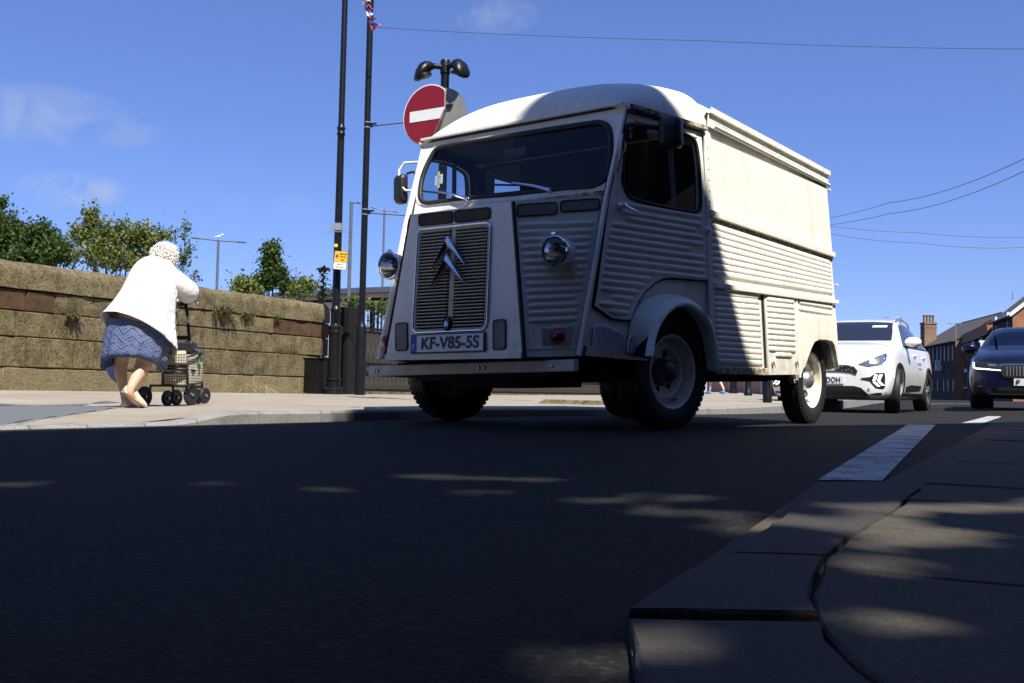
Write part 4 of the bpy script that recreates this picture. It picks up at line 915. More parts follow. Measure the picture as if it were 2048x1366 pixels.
# double chevron
def chev(apex, left, right, thick_px):
    for tip, mat in ((left, 'black_plastic'), (right, 'chrome')):
        a = hood(*apex, .055); b = hood(*tip, .03); al = hood(apex[0] - 1.5, apex[1] + thick_px, .045)
        ridge = nH * .022; mb = MB()
        top, mid, bot = a, a.lerp(al, .5) + ridge, al
        mb.add([top, mid, bot, b, top - nH * .02, bot - nH * .02, b - nH * .012], [(0, 1, 3), (1, 2, 3), (4, 6, 5), (0, 3, 6, 4), (2, 5, 6, 3), (0, 4, 5, 2, 1)])
        mb.build('chevron_bar', 'chrome', nose)
chev((906, 476), (868, 541), (938, 534), 22); chev((904, 512), (866, 576), (936, 570), 22)
mb = MB(); bc = hood(898, 648, .012); ey = (gpt(0, 1) - gpt(0, 0)).normalized(); ex = nH.cross(ey)
mb.rings([[bc + ex * (w * math.cos(t)) + ey * (h * math.sin(t)) + nH * o_ for t in np.linspace(0, 2 * math.pi, 20, endpoint=False)] for w, h, o_ in ((.028, .044, -.01), (.028, .044, .012), (.023, .038, .017), (.020, .034, .013))], cap1=True); mb.build('badge', 'black_plastic', nose, smooth=40)
mb = MB()
for w in (-.009, .0, .009): mb.bar(bc + nH * .016 + ex * w + ey * (-.016 + abs(w)), bc + nH * .016 + ex * w * 1.2 + ey * .018, .004, .003, up=nH)
mb.build('badge_emblem', 'chrome', nose)
# vents of the bonnet
for (x0, y0, x1, y1, s, m) in ((839.5, 427, 906.5, 449, -7, 'vent_brown'), (911.5, 419, 981, 442, -7, 'vent_brown'), (793, 646.5, 816, 701, -2, 'vent_grey'), (988, 640, 1012, 699, -2, 'vent_grey')):
    lp = [hood(x, y + s * (x - (x0 + x1) / 2) / (x1 - x0)) for x, y in rr(x0, y0, x1, y1, 5, 4)]
    mb = MB(); mb.plate(lp, n=nH, off=nH * .0085, thick=.008); v_ = mb.build('vent_panel', m, nose)
    mb = MB(); mb.tube([p + nH * .007 for p in lp] + [lp[0] + nH * .007], .0045, 5, caps=False); mb.build('vent_frame', 'dark_gap', nose)
# number plate
pc = [hood(826, 670.5, .014), hood(973, 664.5, .014), hood(972.5, 703.5, .014), hood(825, 708, .014)]
mb = MB(); mb.plate(pc, n=nH, off=nH * .004, thick=.012); plate_ = mb.build('number_plate', 'letter_black', van)
def pp(s, t, off): q = pc[0].lerp(pc[1], s).lerp(pc[3].lerp(pc[2], s), t); return q + nH * off
mb = MB(); mb.plate([pp(s, t, .0065) for s, t in ((.09, .06), (.985, .06), (.985, .94), (.09, .94))], n=nH, thick=.004); mb.build('plate_face', 'plate_white', plate_)
mb = MB(); mb.plate([pp(s, t, .0065) for s, t in ((.012, .06), (.09, .06), (.09, .94), (.012, .94))], n=nH, thick=.004); mb.build('country_band', 'plate_blue', plate_)
def place_text(txt, M, mat, parent, h, bold=.02, width=None, name='lettering'):
    o = obj(name, text_mesh(txt, h, bold, width, name), mat, parent); o.matrix_local = M; return o
def text_frame(p, xdir, n):
    x = xdir.normalized(); y = n.cross(x).normalized(); z = x.cross(y); M = Matrix((x, y, z)).transposed().to_4x4(); M.translation = p; return M
xd = pp(1, .5, 0) - pp(0, .5, 0); W_ = xd.length
place_text('KF-V85-5S', text_frame(pp(.155, .81, .0085), pp(.93, .81, 0) - pp(.155, .81, 0), nH), 'letter_black', plate_, .073, .022, W_ * .775)
place_text('F', text_frame(pp(.032, .80, .0085), xd, nH), 'plate_white', plate_, .03, .01)
# bumper bar with bolts
bl, br = lw(-.885, -.76, .345), lw(-.885, .76, .368)
mb = MB(); mb.bar(bl, br, .045, .066); bump = mb.build('bumper', 'bumper_grey', van, bevel=.006)
for x, y in ((760, 747), (767.5, 747), (993, 741.5), (1003, 741), (1120.5, 738)):
    f = (x - 743) / (1155.6 - 743); f = f / (f + (1 - f) * 1.14) if True else f; p = bl.lerp(br, f * 1.0) + Vector((.022, 0, 0)); mb = MB(); mb.lathe([(.011, 0), (.011, .004), (.007, .009), (0, .010)], p, (1, 0, 0), 10); mb.build('bolt', 'dull_metal', bump, smooth=40)
mb = MB(); mb.box((.80, 0, .35), (.14, 1.1, .09)); mb.box((.33, 0, .40), (.8, 1.2, .10)); mb.build('bumper_iron', 'under_dark', van)
# front wheel arches
hub_px = [(1306, 712), (1309, 690), (1313, 672), (1318, 658), (1324, 646), (1333, 633), (1343, 623), (1354, 616), (1366, 613), (1378, 615), (1390, 623), (1401, 635), (1410, 649), (1417, 666), (1422, 688), (1426, 715), (1429, 741)]
out_px = [(1262, 706), (1255, 672), (1258, 645), (1264, 629), (1272, 616), (1283, 604), (1296, 595.5), (1311, 590.5), (1326, 588.5), (1342, 588.5), (1358, 590.5), (1374, 597), (1390, 609), (1404, 627), (1414, 646), (1422, 668), (1428, 744)]
ARCH = ((0, 1, .03), 1.035)
for sgn in (1, -1):
    fl = (lambda p: p) if sgn > 0 else mirror
    mb = MB(); A = [fl(vpl(*p, DOOR if i < 12 else SIDE, .004)) for i, p in enumerate(out_px)]; B = [fl(vpl(*p, ARCH)) for p in hub_px]; inn = [p + Vector((0, -.05 * sgn, 0)) for p in B]
    rows = [A]
    for f, bulge in ((.25, .022), (.5, .035), (.75, .035), (.92, .018)): rows.append([a.lerp(b, f) + Vector((.0, bulge * sgn, bulge * .4)) for a, b in zip(A, B)])
    rows += [B, inn]; mb.rings(rows, close=False); mb.build('wheel_arch', 'van_cream', van, smooth=70)
    # dark liner of the wheel well
    mb = MB(); C_ = [Vector((p.x * .62, p.y - .26 * sgn, p.z * (1 if p.z < .5 else .97))) for p in inn]; mb.rings([inn, C_], close=False); mb.add(C_, [tuple(range(len(C_)))]); mb.build('arch_liner', 'under_dark', van)
    # forward foot of the wing: side vents, ledge
    n = nD if sgn > 0 else mirror(nD); foot = thing('wing_foot', None, None); foot.parent = van
    for pix in ([(1183, 697), (1185, 668), (1187, 656), (1192, 652), (1204, 652), (1232, 664), (1240, 671), (1244, 680), (1245, 704)], [(1247, 706), (1249, 684), (1254, 673), (1264, 668.5), (1284, 669), (1291, 675), (1292, 712), (1270, 711)]):
        pl_ = DOOR if pix[0][0] < 1200 else DOOR
        lp = [fl(vpl(*p, pl_, .03 if pix[0][0] > 1200 else .012)) for p in pix]; mb = MB(); mb.plate(lp, n=n, thick=.012); mb.build('side_grille_back', 'grille_back', foot)
        mb = MB(); mb.tube(lp + [lp[0]], .008, 6, caps=False); mb.build('side_grille_frame', 'grille_alloy', foot, smooth=True)
        x0, x1 = pix[0][0], max(p[0] for p in pix); xs_ = np.linspace(x0 + 3, x1 - 3, 14 if x0 < 1200 else 10); tp_ = sorted([(p[0], p[1]) for p in pix[1:-1]]); 
        for x in xs_:
            ty = np.interp(x, [p[0] for p in tp_ if p[1] < 690], [p[1] for p in tp_ if p[1] < 690]); by = 698 + (x - 1183) * .125
            a, b = fl(vpl(x, ty + 1, pl_, .022 if x0 < 1200 else .045)), fl(vpl(x, by, pl_, .022 if x0 < 1200 else .045)); mb = MB(); mb.bar(a, b, .007, .008, up=n); mb.build('side_grille_bar', 'grille_alloy', foot)
    mb = MB(); L_ = [fl(vpl(*p, DOOR, .035)) for p in ((1165, 692), (1200, 699), (1250, 710), (1288, 719))]
    lo = [fl(vpl(*p, DOOR, .03)) for p in ((1162, 712), (1200, 715), (1250, 720), (1288, 722))]; back = [fl(vpl(*p, DOOR, -.01)) for p in ((1165, 692), (1200, 699), (1250, 710), (1288, 719))]
    mb.rings([back, L_, lo], close=False); mb.build('wing_ledge', 'van_cream', foot, smooth=30)
# wheels stand on the road, not on the tilted body
VI = VM.inverted()
def tyre_prof(r, w, rim): return [(rim - .006, -w * .36), (rim + .012, -w * .46), (r * .86, -w * .5), (r * .955, -w * .46), (r * .985, -w * .38), (r, -w * .2), (r, w * .2), (r * .985, w * .38), (r * .955, w * .46), (r * .86, w * .5), (rim + .012, w * .46), (rim - .006, w * .36)]
def van_wheel(u, s, steer, lit, zc=.346, r=.345):
    """hub on the outer face; local Y is the axle, pointing outward"""
    pos = VO + rv * u + lv * (s * .825); pos = Vector((pos[0], pos[1], zc)); ax = Vector(tuple(lv * s)); ax = Matrix.Rotation(steer, 3, 'Z') @ ax
    fwd = Vector((0, 0, 1)).cross(ax); M = Matrix((fwd, ax, (0, 0, 1))).transposed().to_4x4(); M.translation = pos
    w = thing('wheel', None, None); w.parent = van; w.matrix_parent_inverse = Matrix(); w.matrix_local = VI @ M
    mb = MB(); mb.lathe(tyre_prof(r, .17, .222), (0, 0, 0), (0, 1, 0), 56)
    for k in range(56):             # tread blocks on the shoulders
        t = 2 * math.pi * (k + .5) / 56; c = Vector((math.sin(t), 0, math.cos(t))); T = Vector((math.cos(t), 0, -math.sin(t)))
        for yy in (-.058, -.02, .02, .058):
            M3 = Matrix((T, Vector((0, 1, 0)), c)).transposed(); mb.box(c * (r - .001 - (.004 if abs(yy) > .04 else 0)) + Vector((0, yy, 0)), (.024, .03, .012), M3)
    mb.build('tyre', 'rubber', w, smooth=40)
    mt = 'wheel_cream_lit' if lit else 'hub_paint'  # rear wheels take the sunlit tint, front wheels the shaded one
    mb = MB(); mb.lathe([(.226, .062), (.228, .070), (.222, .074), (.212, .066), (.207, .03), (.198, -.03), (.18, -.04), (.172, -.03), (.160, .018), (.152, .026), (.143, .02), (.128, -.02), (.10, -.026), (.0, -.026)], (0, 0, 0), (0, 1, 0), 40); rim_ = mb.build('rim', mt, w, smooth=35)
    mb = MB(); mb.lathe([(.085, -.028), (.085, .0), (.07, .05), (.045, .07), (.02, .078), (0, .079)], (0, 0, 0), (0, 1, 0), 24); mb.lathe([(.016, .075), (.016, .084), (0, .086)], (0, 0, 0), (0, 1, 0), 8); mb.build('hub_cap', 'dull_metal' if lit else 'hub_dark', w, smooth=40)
    for k in range(6):
        t = 2 * math.pi * k / 6 + .3; c = Vector((math.sin(t) * .113, -.021, math.cos(t) * .113)); mb = MB(); mb.lathe([(.019, 0), (.019, .004), (.0, .004)], c, (0, 1, 0), 12); mb.build('slot', 'dark_gap', w)
    mb = MB(); mb.tube([Vector((.19 * math.sin(2.7), .0, .19 * math.cos(2.7))), Vector((.185 * math.sin(2.7), .04, .185 * math.cos(2.7)))], .005, 6); mb.build('valve', 'rubber', w)
    return w
van_wheel(0, 1, R(-11), False); van_wheel(0, -1, R(-11), False); van_wheel(2.5, 1, 0, True); van_wheel(2.5, -1, 0, True)
# mirrors
m0 = vpl(1252, 268, DOOR, .02); mp = vpl(1341, 266, (DOOR[0], DOOR[1] + .20))
mirr = thing('door_mirror', None, None); mirr.parent = van
mb = MB(); mb.box(m0, (.03, .03, .07)); mb.tube([m0, m0 + nD * .06 + Vector((.0, 0, .035)), m0.lerp(mp, .4) + nD * .03 + Vector((0, 0, .035)), mp + Vector((0, -.02, .03))], .008, 8); mb.build('mirror_arm', 'black_plastic', mirr, smooth=50)
def head(c, w, h, d, n): 
    mb = MB(); X = Vector((0, 0, 1)).cross(n).normalized(); Y = n.cross(X); L2_ = rr(-w / 2, -h / 2, w / 2, h / 2, w * .28, 5); st = []
    for s, o_ in ((.90, -d * .4), (1, -d * .35), (1.0, 0), (.96, d * .3), (.8, d * .55), (.4, d * .66)): st.append([c + X * (x * s) + Y * (y * s) + n * o_ for x, y in L2_])
    mb.rings(st, cap0=True, cap1=True); return mb
head(mp, .138, .19, .08, Vector((1, .22, 0)).normalized()).build('mirror_head', 'black_plastic', mirr, smooth=45)
mirr2 = thing('door_mirror', None, None); mirr2.parent = van
q0 = lw(-.40, -.76, 1.66); q1 = lw(-.45, -.85, 1.68); q2 = lw(-.45, -.90, 1.58)
mb = MB(); mb.tube([q0, q0.lerp(q1, .6) + Vector((0, 0, .02)), q1], .009, 8); mb.build('mirror_arm', 'black_plastic', mirr2, smooth=50)
head(q2, .10, .20, .06, Vector((1, -.25, 0)).normalized()).build('mirror_head', 'black_plastic', mirr2, smooth=45)
# white grab loops on the pillars, beads of the left one
for sgn in (1, -1):
    a, b = lw(-.39, .775 * sgn, 1.76 if sgn < 0 else 1.72), lw(-.44, .775 * sgn, 1.56 if sgn < 0 else 1.50)
    mb = MB(); o_ = Vector((.06, .13 * sgn, 0)) if sgn < 0 else Vector((.035, .012, 0)); mb.tube([a, a + o_ * .8, a.lerp(b, .25) + o_, a.lerp(b, .75) + o_ * .9, b + o_ * .5, b], .0085, 8); mb.build('grab_handle', 'van_cream', van, smooth=50)
mb = MB(); p = hood(1000, 420, .02); p = vpl(1250, 320, DOOR, .03); a, b = vpl(1243, 285, DOOR, .03), vpl(1226, 340, DOOR, .03); mb.tube([a, a.lerp(b, .3) + nD * .02, a.lerp(b, .65) + nD * .005, b], .006, 6); mb.build('hinge_loop', 'rusty_edge', van, smooth=True)
# ------------------------------------------------------------------ poles, signs, railings
def fz(p): return float(foot_z(p[0], p[1]))
def on_foot(x, d):
    """point of the pavement at depth d under photo column x"""
    p = at(x, 785, d); return Vector((p.x, p.y, fz(p)))
# tall lamp column with the cast base
b = on_foot(667, 17.6)
lc = thing('lamp_column', 'tall black lamp column on a cast fluted base, in front of the wall end', 'lamp post', b)
mb = MB(); mb.lathe([(.17, 0), (.17, .035), (.155, .05), (.16, .075), (.165, .09), (.13, .11)], (0, 0, 0), n=28, cap=True); mb.lathe([(.125, .1), (.118, .17), (.12, .24), (.135, .25), (.135, .27), (.118, .28)], (0, 0, 0), n=28)
for k in range(18):
    t = 2 * math.pi * k / 18; mb.lathe([(.018, .06), (.018, .10), (0, .125)], (.152 * math.cos(t), .152 * math.sin(t), 0), n=6)
mb.build('cast_base', 'black_paint', lc, smooth=40)
mb = MB(); mb.lathe([(.118, .27), (.112, .45), (.112, 1.02), (.12, 1.06), (.14, 1.08), (.145, 1.11), (.125, 1.13), (.135, 1.16), (.14, 1.19), (.10, 1.22), (.09, 1.24)], (0, 0, 0), n=28); mb.build('shaft_pedestal', 'black_paint', lc, smooth=40)
mb = MB(); vs = []
for z in (1.23, 1.45):
    ring = []
    for k in range(64):
        t = 2 * math.pi * k / 64; r = .082 + .008 * math.cos(16 * t); ring.append((r * math.cos(t), r * math.sin(t), z))
    vs.append(ring)
mb.rings(vs); mb.lathe([(.085, 1.44), (.098, 1.47), (.10, 1.50), (.085, 1.52), (.078, 1.55), (.072, 1.56)], (0, 0, 0), n=24); mb.build('fluted_collar', 'black_paint', lc, smooth=40)
mb = MB(); mb.lathe([(.072, 1.55), (.062, 4.5), (.062, 4.62), (.075, 4.64), (.075, 4.67), (.062, 4.69), (.062, 4.72), (.075, 4.74), (.075, 4.77), (.06, 4.79), (.055, 4.85), (.05, 8.2)], (0, 0, 0), n=20, cap=True)
mb.build('shaft', 'black_paint', lc, smooth=40)
mb = MB(); mb.tube([(0, 0, 8.15), (0, 0, 8.5), (.25, -.2, 8.75), (.7, -.6, 8.85)], .035, 8); mb.lathe([(.05, 0), (.2, -.04), (.26, -.12), (.24, -.15), (0, -.13)], (.75, -.65, 8.87), n=16); mb.build('lantern_arm', 'black_paint', lc, smooth=50)
mb = MB()
for k in range(24):
    t = R(-60) + 2.2 * math.pi / 24 * k * .9; 
mb.tube([(.112 * math.cos(t) * 1.01, .112 * math.sin(t) * 1.01, .62 + .30 * math.sin(q)) for t, q in [(-1.25 + .32 * math.cos(a_), a_) for a_ in np.linspace(0, 6.28, 30)]], .006, 5, caps=False); mb.build('inspection_door', 'black_paint', lc)
# faded bracket clamped to the column
z0 = at(675, 452, 17.6).z - b.z
mb = MB(); mb.lathe([(.075, -.06), (.075, .06)], (0, 0, z0), n=16); mb.box((0, -.075, z0), (.14, .03, .13)); mb.box((.115, -.06, z0 - .01), (.02, .02, .15)); mb.box((-.115, -.06, z0 - .01), (.02, .02, .15)); mb.bar((-.18, -.06, z0 - .09), (.18, -.07, z0 - .09), .03, .012); mb.build('sign_bracket', 'galv', lc)
mb = MB(); z1 = at(675, 490, 17.6).z - b.z; mb.box((-.018, -.072, z1), (.055, .008, .055)); mb.build('number_tag', 'yellow_tag', lc)
# parking sign
pa, pb_, pcn = at(668.5, 502, 17.50), at(692.5, 506, 17.44), at(667.5, 538, 17.50)
X = (pb_ - pa); w = X.length; X.normalize(); Z = Vector((0, 0, 1)); Y = Z.cross(X).normalized(); h = pa.z - pcn.z
M = Matrix((X, Z, -Y)).transposed().to_4x4(); M.translation = Vector((pa.x, pa.y, pcn.z)) - Y * .02
ps = thing('parking_sign', 'yellow and white Restricted Parking Zone plate on the lamp column', 'sign', mat=M)
y1 = h * .40
mb = MB(); mb.plate([(x, y, 0) for x, y in rr(-.006, -.006, w + .006, h + .006, .012)], n=(0, 0, 1), thick=.006); mb.build('sign_plate', 'letter_black', ps)
mb = MB(); mb.plate([(x, y, .002) for x, y in rr(0, y1, w, h, .01)], n=(0, 0, 1), thick=.003); mb.build('yellow_panel', 'sign_yellow', ps)
mb = MB(); mb.plate([(x, y, .002) for x, y in rr(0, 0, w, y1 - .006, .01)], n=(0, 0, 1), thick=.003); mb.build('white_panel', 'sign_white', ps)
cx_, cy_, r_ = w * .2, y1 + (h - y1) * .54, w * .135
mb = MB(); mb.lathe([(0, .003), (r_, .003)], (cx_, cy_, 0), n=24); mb.build('symbol_ring', 'flag_red', ps)
mb = MB(); mb.lathe([(0, .004), (r_ * .8, .004)], (cx_, cy_, 0), n=24); mb.build('symbol_disc', 'sign_blue', ps)
mb = MB(); mb.bar((cx_ - r_ * .6, cy_ + r_ * .6, .005), (cx_ + r_ * .6, cy_ - r_ * .6, .005), r_ * .22, .001); mb.build('symbol_bar', 'flag_red', ps)
def line(txt, x, y, hh, ww, parent, mat='letter_black', z=.004, bold=.015):
    o = obj('lettering', text_mesh(txt, hh, bold, ww), mat, parent); o.location = (x, y, z)
hh = (h - y1) * .17
for k, (tx, ww) in enumerate((('Restricted', .56), ('Parking', .43), ('Zone', .27))): line(tx, w * (.40 + (.56 - ww) / 2), h - (h - y1) * (.30 + .28 * k), hh, w * ww, ps)
for k, (tx, ww) in enumerate((('Except in', .5), ('signed bays', .62))): line(tx, w * (.18 + (.62 - ww) / 2), y1 * (.60 - .38 * k), y1 * .2, w * ww, ps, bold=0)
# second column: plain steel pole with sleeve, bunting wire and banner arms
b2 = on_foot(719.5, 17.3)
pole = thing('banner_pole', 'slim black steel pole with two banner arms, beside the railings', 'pole', b2)
zz = lambda y, d=17.3: at(730, y, d).z - b2.z
mb = MB(); mb.lathe([(.092, 0), (.092, zz(652) - .03), (.085, zz(652)), (.057, zz(646)), (.057, zz(638)), (.055, 9.2)], (0, 0, 0), n=20, cap=True); mb.build('shaft', 'black_paint', pole, smooth=40)
for y, dx, tilt in ((243, .62, .10), (421, .72, -.02)):
    z = zz(y); mb = MB()
    for q in (.045, -.045): mb.lathe([(.062, q - .008), (.062, q + .008)], (0, 0, z), n=16, cap=True)
    mb.build('clamp_band', 'galv', pole)
    mb = MB(); mb.box((.07, -.01, z), (.06, .06, .07)); mb.tube([(.06, -.02, z - .005), (.12, -.03, z + .02), (.17, -.03, z + .025)], .018, 8); mb.build('arm_bracket', 'black_paint', pole, bevel=.006)
    mb = MB(); mb.tube([(.10, -.02, z - .02), (.10 + dx, .05, z - .02 + tilt)], .011, 8); mb.build('banner_arm', 'black_paint', pole)
# bunting tied at the pole top
d_ = 17.15; p0, p1 = at(722, -14, d_), at(742, 58, d_)
bt = thing('bunting', 'red, white and blue pennants hanging in a string down the banner pole', 'bunting', p1)
seq = ['flag_blue', 'flag_white', 'flag_red', 'flag_blue', 'flag_white', 'flag_red', 'flag_blue', 'flag_red']
mb = MB(); mb.tube([p0 - p1, at(731, 22, d_) - p1, Vector((0, 0, 0)), at(756, 54, d_) - p1], .005, 6); mb.build('bunting_cord', 'wire', bt)
for k, m in enumerate(seq):
    a = at(722 + 21 * (k + .2) / 8 + (k > 5) * 1, -8 + 66 * k / 8, d_) - p1; wd = .085; ln = random.uniform(.17, .23)
    D = Vector((.82, -.25, -.42 + random.uniform(-.1, .12))).normalized(); q = (at(728, 10, d_) - at(722, -10, d_)).normalized(); mb = MB(); st = []
    for i in range(7):
        f = i / 6; c = a + D * ln * f + Vector((0, .05 * math.sin(f * 6 + k), -.035 * math.sin(f * 3 + k * 2) + .03 * f * f)); w_ = wd * (1 - f * .86); st.append([c - q * w_ / 2, c + q * w_ / 2 + Vector((0, .012 * math.sin(5 * f), 0))])
    mb.rings(st, close=False); mb.build('pennant', m, bt, smooth=True)
def cable(name, pts, r, label, sag=0.0):
    P = [Vector(p) for p in pts]; out = []
    for a, b in zip(P[:-1], P[1:]):
        n = 14
        for i in range(n): f = i / n; q = a.lerp(b, f); q.z -= sag * 4 * f * (1 - f); out.append(q)
    out.append(P[-1]); mb = MB(); mb.tube(out, r, 5); o = mb.build(name, 'wire', smooth=True); return tag(o, label, 'cable')
cable('overhead_cable', [at(757, 55, 17.2), at(1400, 81, 16), at(2075, 98, 14.5)], .0055, 'thin cable stretched across the sky from the bunting over the van', .03)
cable('overhead_cable', [at(1550, 446, 60), at(1780, 405, 45), at(2060, 312, 30)], .012, 'upper of two wires rising towards the right edge of the sky', .25)
cable('overhead_cable', [at(1550, 452, 60), at(1780, 427, 45), at(2060, 337, 30)], .012, 'lower of two wires rising towards the right edge of the sky', .25)
cable('overhead_cable', [at(1600, 442, 60), at(1830, 465, 62), at(2070, 473.5, 64)], .013, 'upper faint wire sagging level behind the van tail', .15)
cable('overhead_cable', [at(1600, 455, 60), at(1840, 486, 62), at(2070, 493, 64)], .013, 'lowest faint wire sagging level behind the van tail', .2)
# sign post with twin floodlights behind the van
D3 = 12.6; b3 = on_foot(875, D3); 
sp = thing('sign_post', 'black post topped by two swan-neck floodlights, behind the van', 'lamp post', b3)
Z3 = lambda y: at(872, y, D3).z - b3.z
mb = MB(); mb.lathe([(.056, 0), (.054, Z3(130))], (0, 0, 0), n=18); mb.lathe([(.066, Z3(137)), (.066, Z3(113)), (.058, Z3(109)), (.0, Z3(108))], (0, 0, 0), n=18); mb.build('shaft', 'black_paint', sp, smooth=40)
def flood(dirx, diry, name='floodlight'):
    D = Vector((dirx, diry, 0)).normalized(); z = Z3(124); f = thing(name, None, None); f.parent = sp; f.location = (0, 0, z)
    mb = MB(); mb.tube([D * .05, D * .13, D * .2 + Vector((0, 0, .0))], [.034, .036, .04], 12); mb.build('neck', 'black_paint', f, smooth=50)
    st = []; up_ = Vector((0, 0, 1)); sd = up_.cross(D)
    for q, zc, w, h in ((.15, .0, .038, .038), (.19, .0, .065, .058), (.25, -.03, .10, .085), (.31, -.085, .118, .095), (.36, -.145, .112, .07), (.39, -.185, .07, .03)):
        st.append([D * q + up_ * zc + sd * (w * math.cos(t)) + (up_ * .9 + D * .35).normalized() * (h * math.sin(t)) for t in np.linspace(0, 2 * math.pi, 18, endpoint=False)])
    mb = MB(); mb.rings(st, cap0=True, cap1=True); mb.build('lamp_housing', 'black_paint', f, smooth=60)
    n_ = (D * -.25 - up_ * .9).normalized(); c = D * .285 + up_ * -.155; mb = MB(); mb.lathe([(.112, -.03), (.116, .0), (.10, .006)], c, n_, 20); mb.build('lamp_rim', 'black_paint', f, smooth=40)
    mb = MB(); mb.lathe([(0, 0), (.10, .002)], c, n_, 20); mb.build('lamp_glass', 'vent_grey', f)
flood(-1, -.3); flood(.72, -.75)
# no-entry sign, its right edge bent back
c0 = at(856, 230, D3 - .25); nn = Vector((-.52, -.85, 0)).normalized()
def disc_sign(name, label, c, n, r, bend, front, back):
    X = Vector((0, 0, 1)).cross(n).normalized(); Z = Vector((0, 0, 1)); s = thing(name, label, 'sign', c)
    def P(x, z, o):
        f = x - (bend[0] + bend[2] * min(z - .05, 0)); k = max(0.0, f) if bend[3] else 0.0; q = min(1.0, k / .05)
        return X * (x - k * (1.0 + .5 * q)) + Z * z + n * (o * (1 - 1.6 * q) - k * (.5 + .45 * q))
    def disc(r, o, mat, name, rings=40):
        mb = MB(); st = []
        for i in range(rings + 1):
            q = r * max(.001, i / rings); st.append([P(q * math.cos(t), q * math.sin(t), o) for t in np.linspace(0, 2 * math.pi, 120, endpoint=False)])
        mb.rings(st); return mb.build(name, mat, s, smooth=True)
    return s, X, Z, P, disc
RS = .385
ne, X, Z, P, disc = disc_sign('no_entry_sign', 'red no-entry disc with a white bar, its right edge bent back', c0, nn, RS, (.25, 0.0, .52, True), None, None)
disc(RS, .0, 'sign_white', 'sign_plate'); disc(RS, -.008, 'sign_grey', 'sign_back'); disc(RS * .955, .006, 'sign_red', 'red_face')
mb = MB(); st = []
for i in range(61):
    x = -.275 + .55 * i / 60; st.append([P(x, z_, .011) for z_ in np.linspace(-.068, .068, 16)])
mb.rings(st, close=False); mb.build('white_bar', 'sign_white', ne, smooth=True)
mb = MB(); mb.bar((-.0, 0, 0), Vector(b3) + Vector((0, 0, Z3(230))) - c0, .04, .06); mb.build('sign_clip', 'galv', ne)
c1 = at(884, 232, D3 + .12); n2 = Vector((.45, .89, 0)).normalized()
rs, X, Z, P, disc = disc_sign('round_sign', 'grey back of a round sign facing away, behind the no-entry disc', c1, n2, .35, (0, 0, 0, False), None, None)
disc(.36, .0, 'sign_red', 'sign_face'); disc(.36, -.006, 'sign_grey', 'sign_back')
mb = MB(); zc = .06; mb.bar(X * -.16 + Z * .12 - n2 * .02, X * .16 + Z * .12 - n2 * .02, .03, .03); mb.build('sign_rail', 'black_plastic', rs)
# cabinet at the wall
p0 = Vector((*(W0 + WD * wall_t(607) + WN * .02), 0)); p1 = Vector((*(W0 + WD * wall_t(648) + WN * .02), 0)); L_ = (p1 - p0).length
M = rot_frame((*WD, 0), loc=(p0.x, p0.y, .085)); cb = thing('utility_cabinet', 'low black metal cabinet lettered F P I at the end of the wall', 'cabinet', mat=M)
mb = MB(); mb.box((L_ * .26, -.17, .31), (L_ * .52, .32, .62)); mb.build('cabinet_body', 'black_paint', cb, bevel=.012)
mb = MB(); mb.box((L_ * .76, -.17, .30), (L_ * .47, .34, .60)); mb.build('cabinet_door', 'black_paint', cb, bevel=.008)
mb = MB(); mb.box((L_ * .5, -.17, .632), (L_ * 1.03, .37, .02)); mb.build('lid', 'black_paint', cb, bevel=.005)
mb = MB(); mb.box((L_ * .80, -.3445, .36), (.10, .006, .30)); lb = mb.build('label_strip', 'sign_white', cb)
for k, ch in enumerate('FPI'):
    o = obj('lettering', text_mesh(ch, .06, .02), 'letter_black', lb); o.matrix_local = Matrix(((1, 0, 0, L_ * .80 - .02), (0, 0, -1, -.349), (0, 1, 0, .44 - k * .095), (0, 0, 0, 1)))
# gate post and railings running on from the wall
RD = WD.copy(); g0 = np.array([W0[0], W0[1]]) + WD * (wall_t(693))
gp = thing('gate_post', 'black cast gate post at the end of the stone wall', 'post', (*(g0), .09))
mb = MB(); mb.box((0, .05, .82), (.34, .34, 1.64), Matrix.Rotation(math.atan2(WD[1], WD[0]), 3, 'Z')); mb.build('post_shaft', 'iron', gp, bevel=.02)
t0 = wall_t(706); rl = 17.0
M = rot_frame((*WD, 0), loc=(*(W0 + WD * t0), .10)); fence = thing('iron_railings', 'black spiked iron railings with closely set flat bars, behind the banner pole', 'railings', mat=M)
nb = int(rl / .155)
me_bar = MB(); me_bar.box((0, 0, .62), (.128, .02, 1.22)); mbar = me_bar.mesh('flat_bar'); mbar.materials.append(MATS['bar_iron'])
me_f = MB(); me_f.lathe([(.012, 1.30), (.012, 1.40), (.03, 1.43), (.012, 1.46), (.022, 1.49), (.0, 1.56)], (0, 0, 0), n=6); mf = me_f.mesh('finial'); mf.materials.append(MATS['iron'])
me_s = MB(); me_s.tube([(0, 0, 1.28), (0, 0, 1.72), (0, 0, 1.84)], [.011, .011, .002], 6); ms_ = me_s.mesh('spike'); ms_.materials.append(MATS['iron'])
me_r = MB(); me_r.tube([(.06 * math.cos(a), -.022, .49 + .085 * math.sin(a)) for a in np.linspace(0, 6.283, 13)], .010, 5, caps=False); mr = me_r.mesh('ring'); mr.materials.append(MATS['iron'])
for k in range(nb):
    x = k * .155
    for me in ([mbar, mr] + ([mf] if k % 2 else [ms_])):
        o = obj(me.name, me, parent=fence); o.location = (x, 0, 0)
for z, w in ((1.27, .05), (1.22, .03), (.60, .03), (.38, .03), (.08, .04), (1.66, .016)):
    mb = MB(); mb.box((rl / 2 - .06, 0, z), (rl, .045 if z != 1.66 else .012, w)); mb.build('rail', 'iron', fence)
mb = MB(); mb.box((rl / 2, .06, -.02), (rl, .3, .14)); mb.build('plinth', 'sandstone', fence)
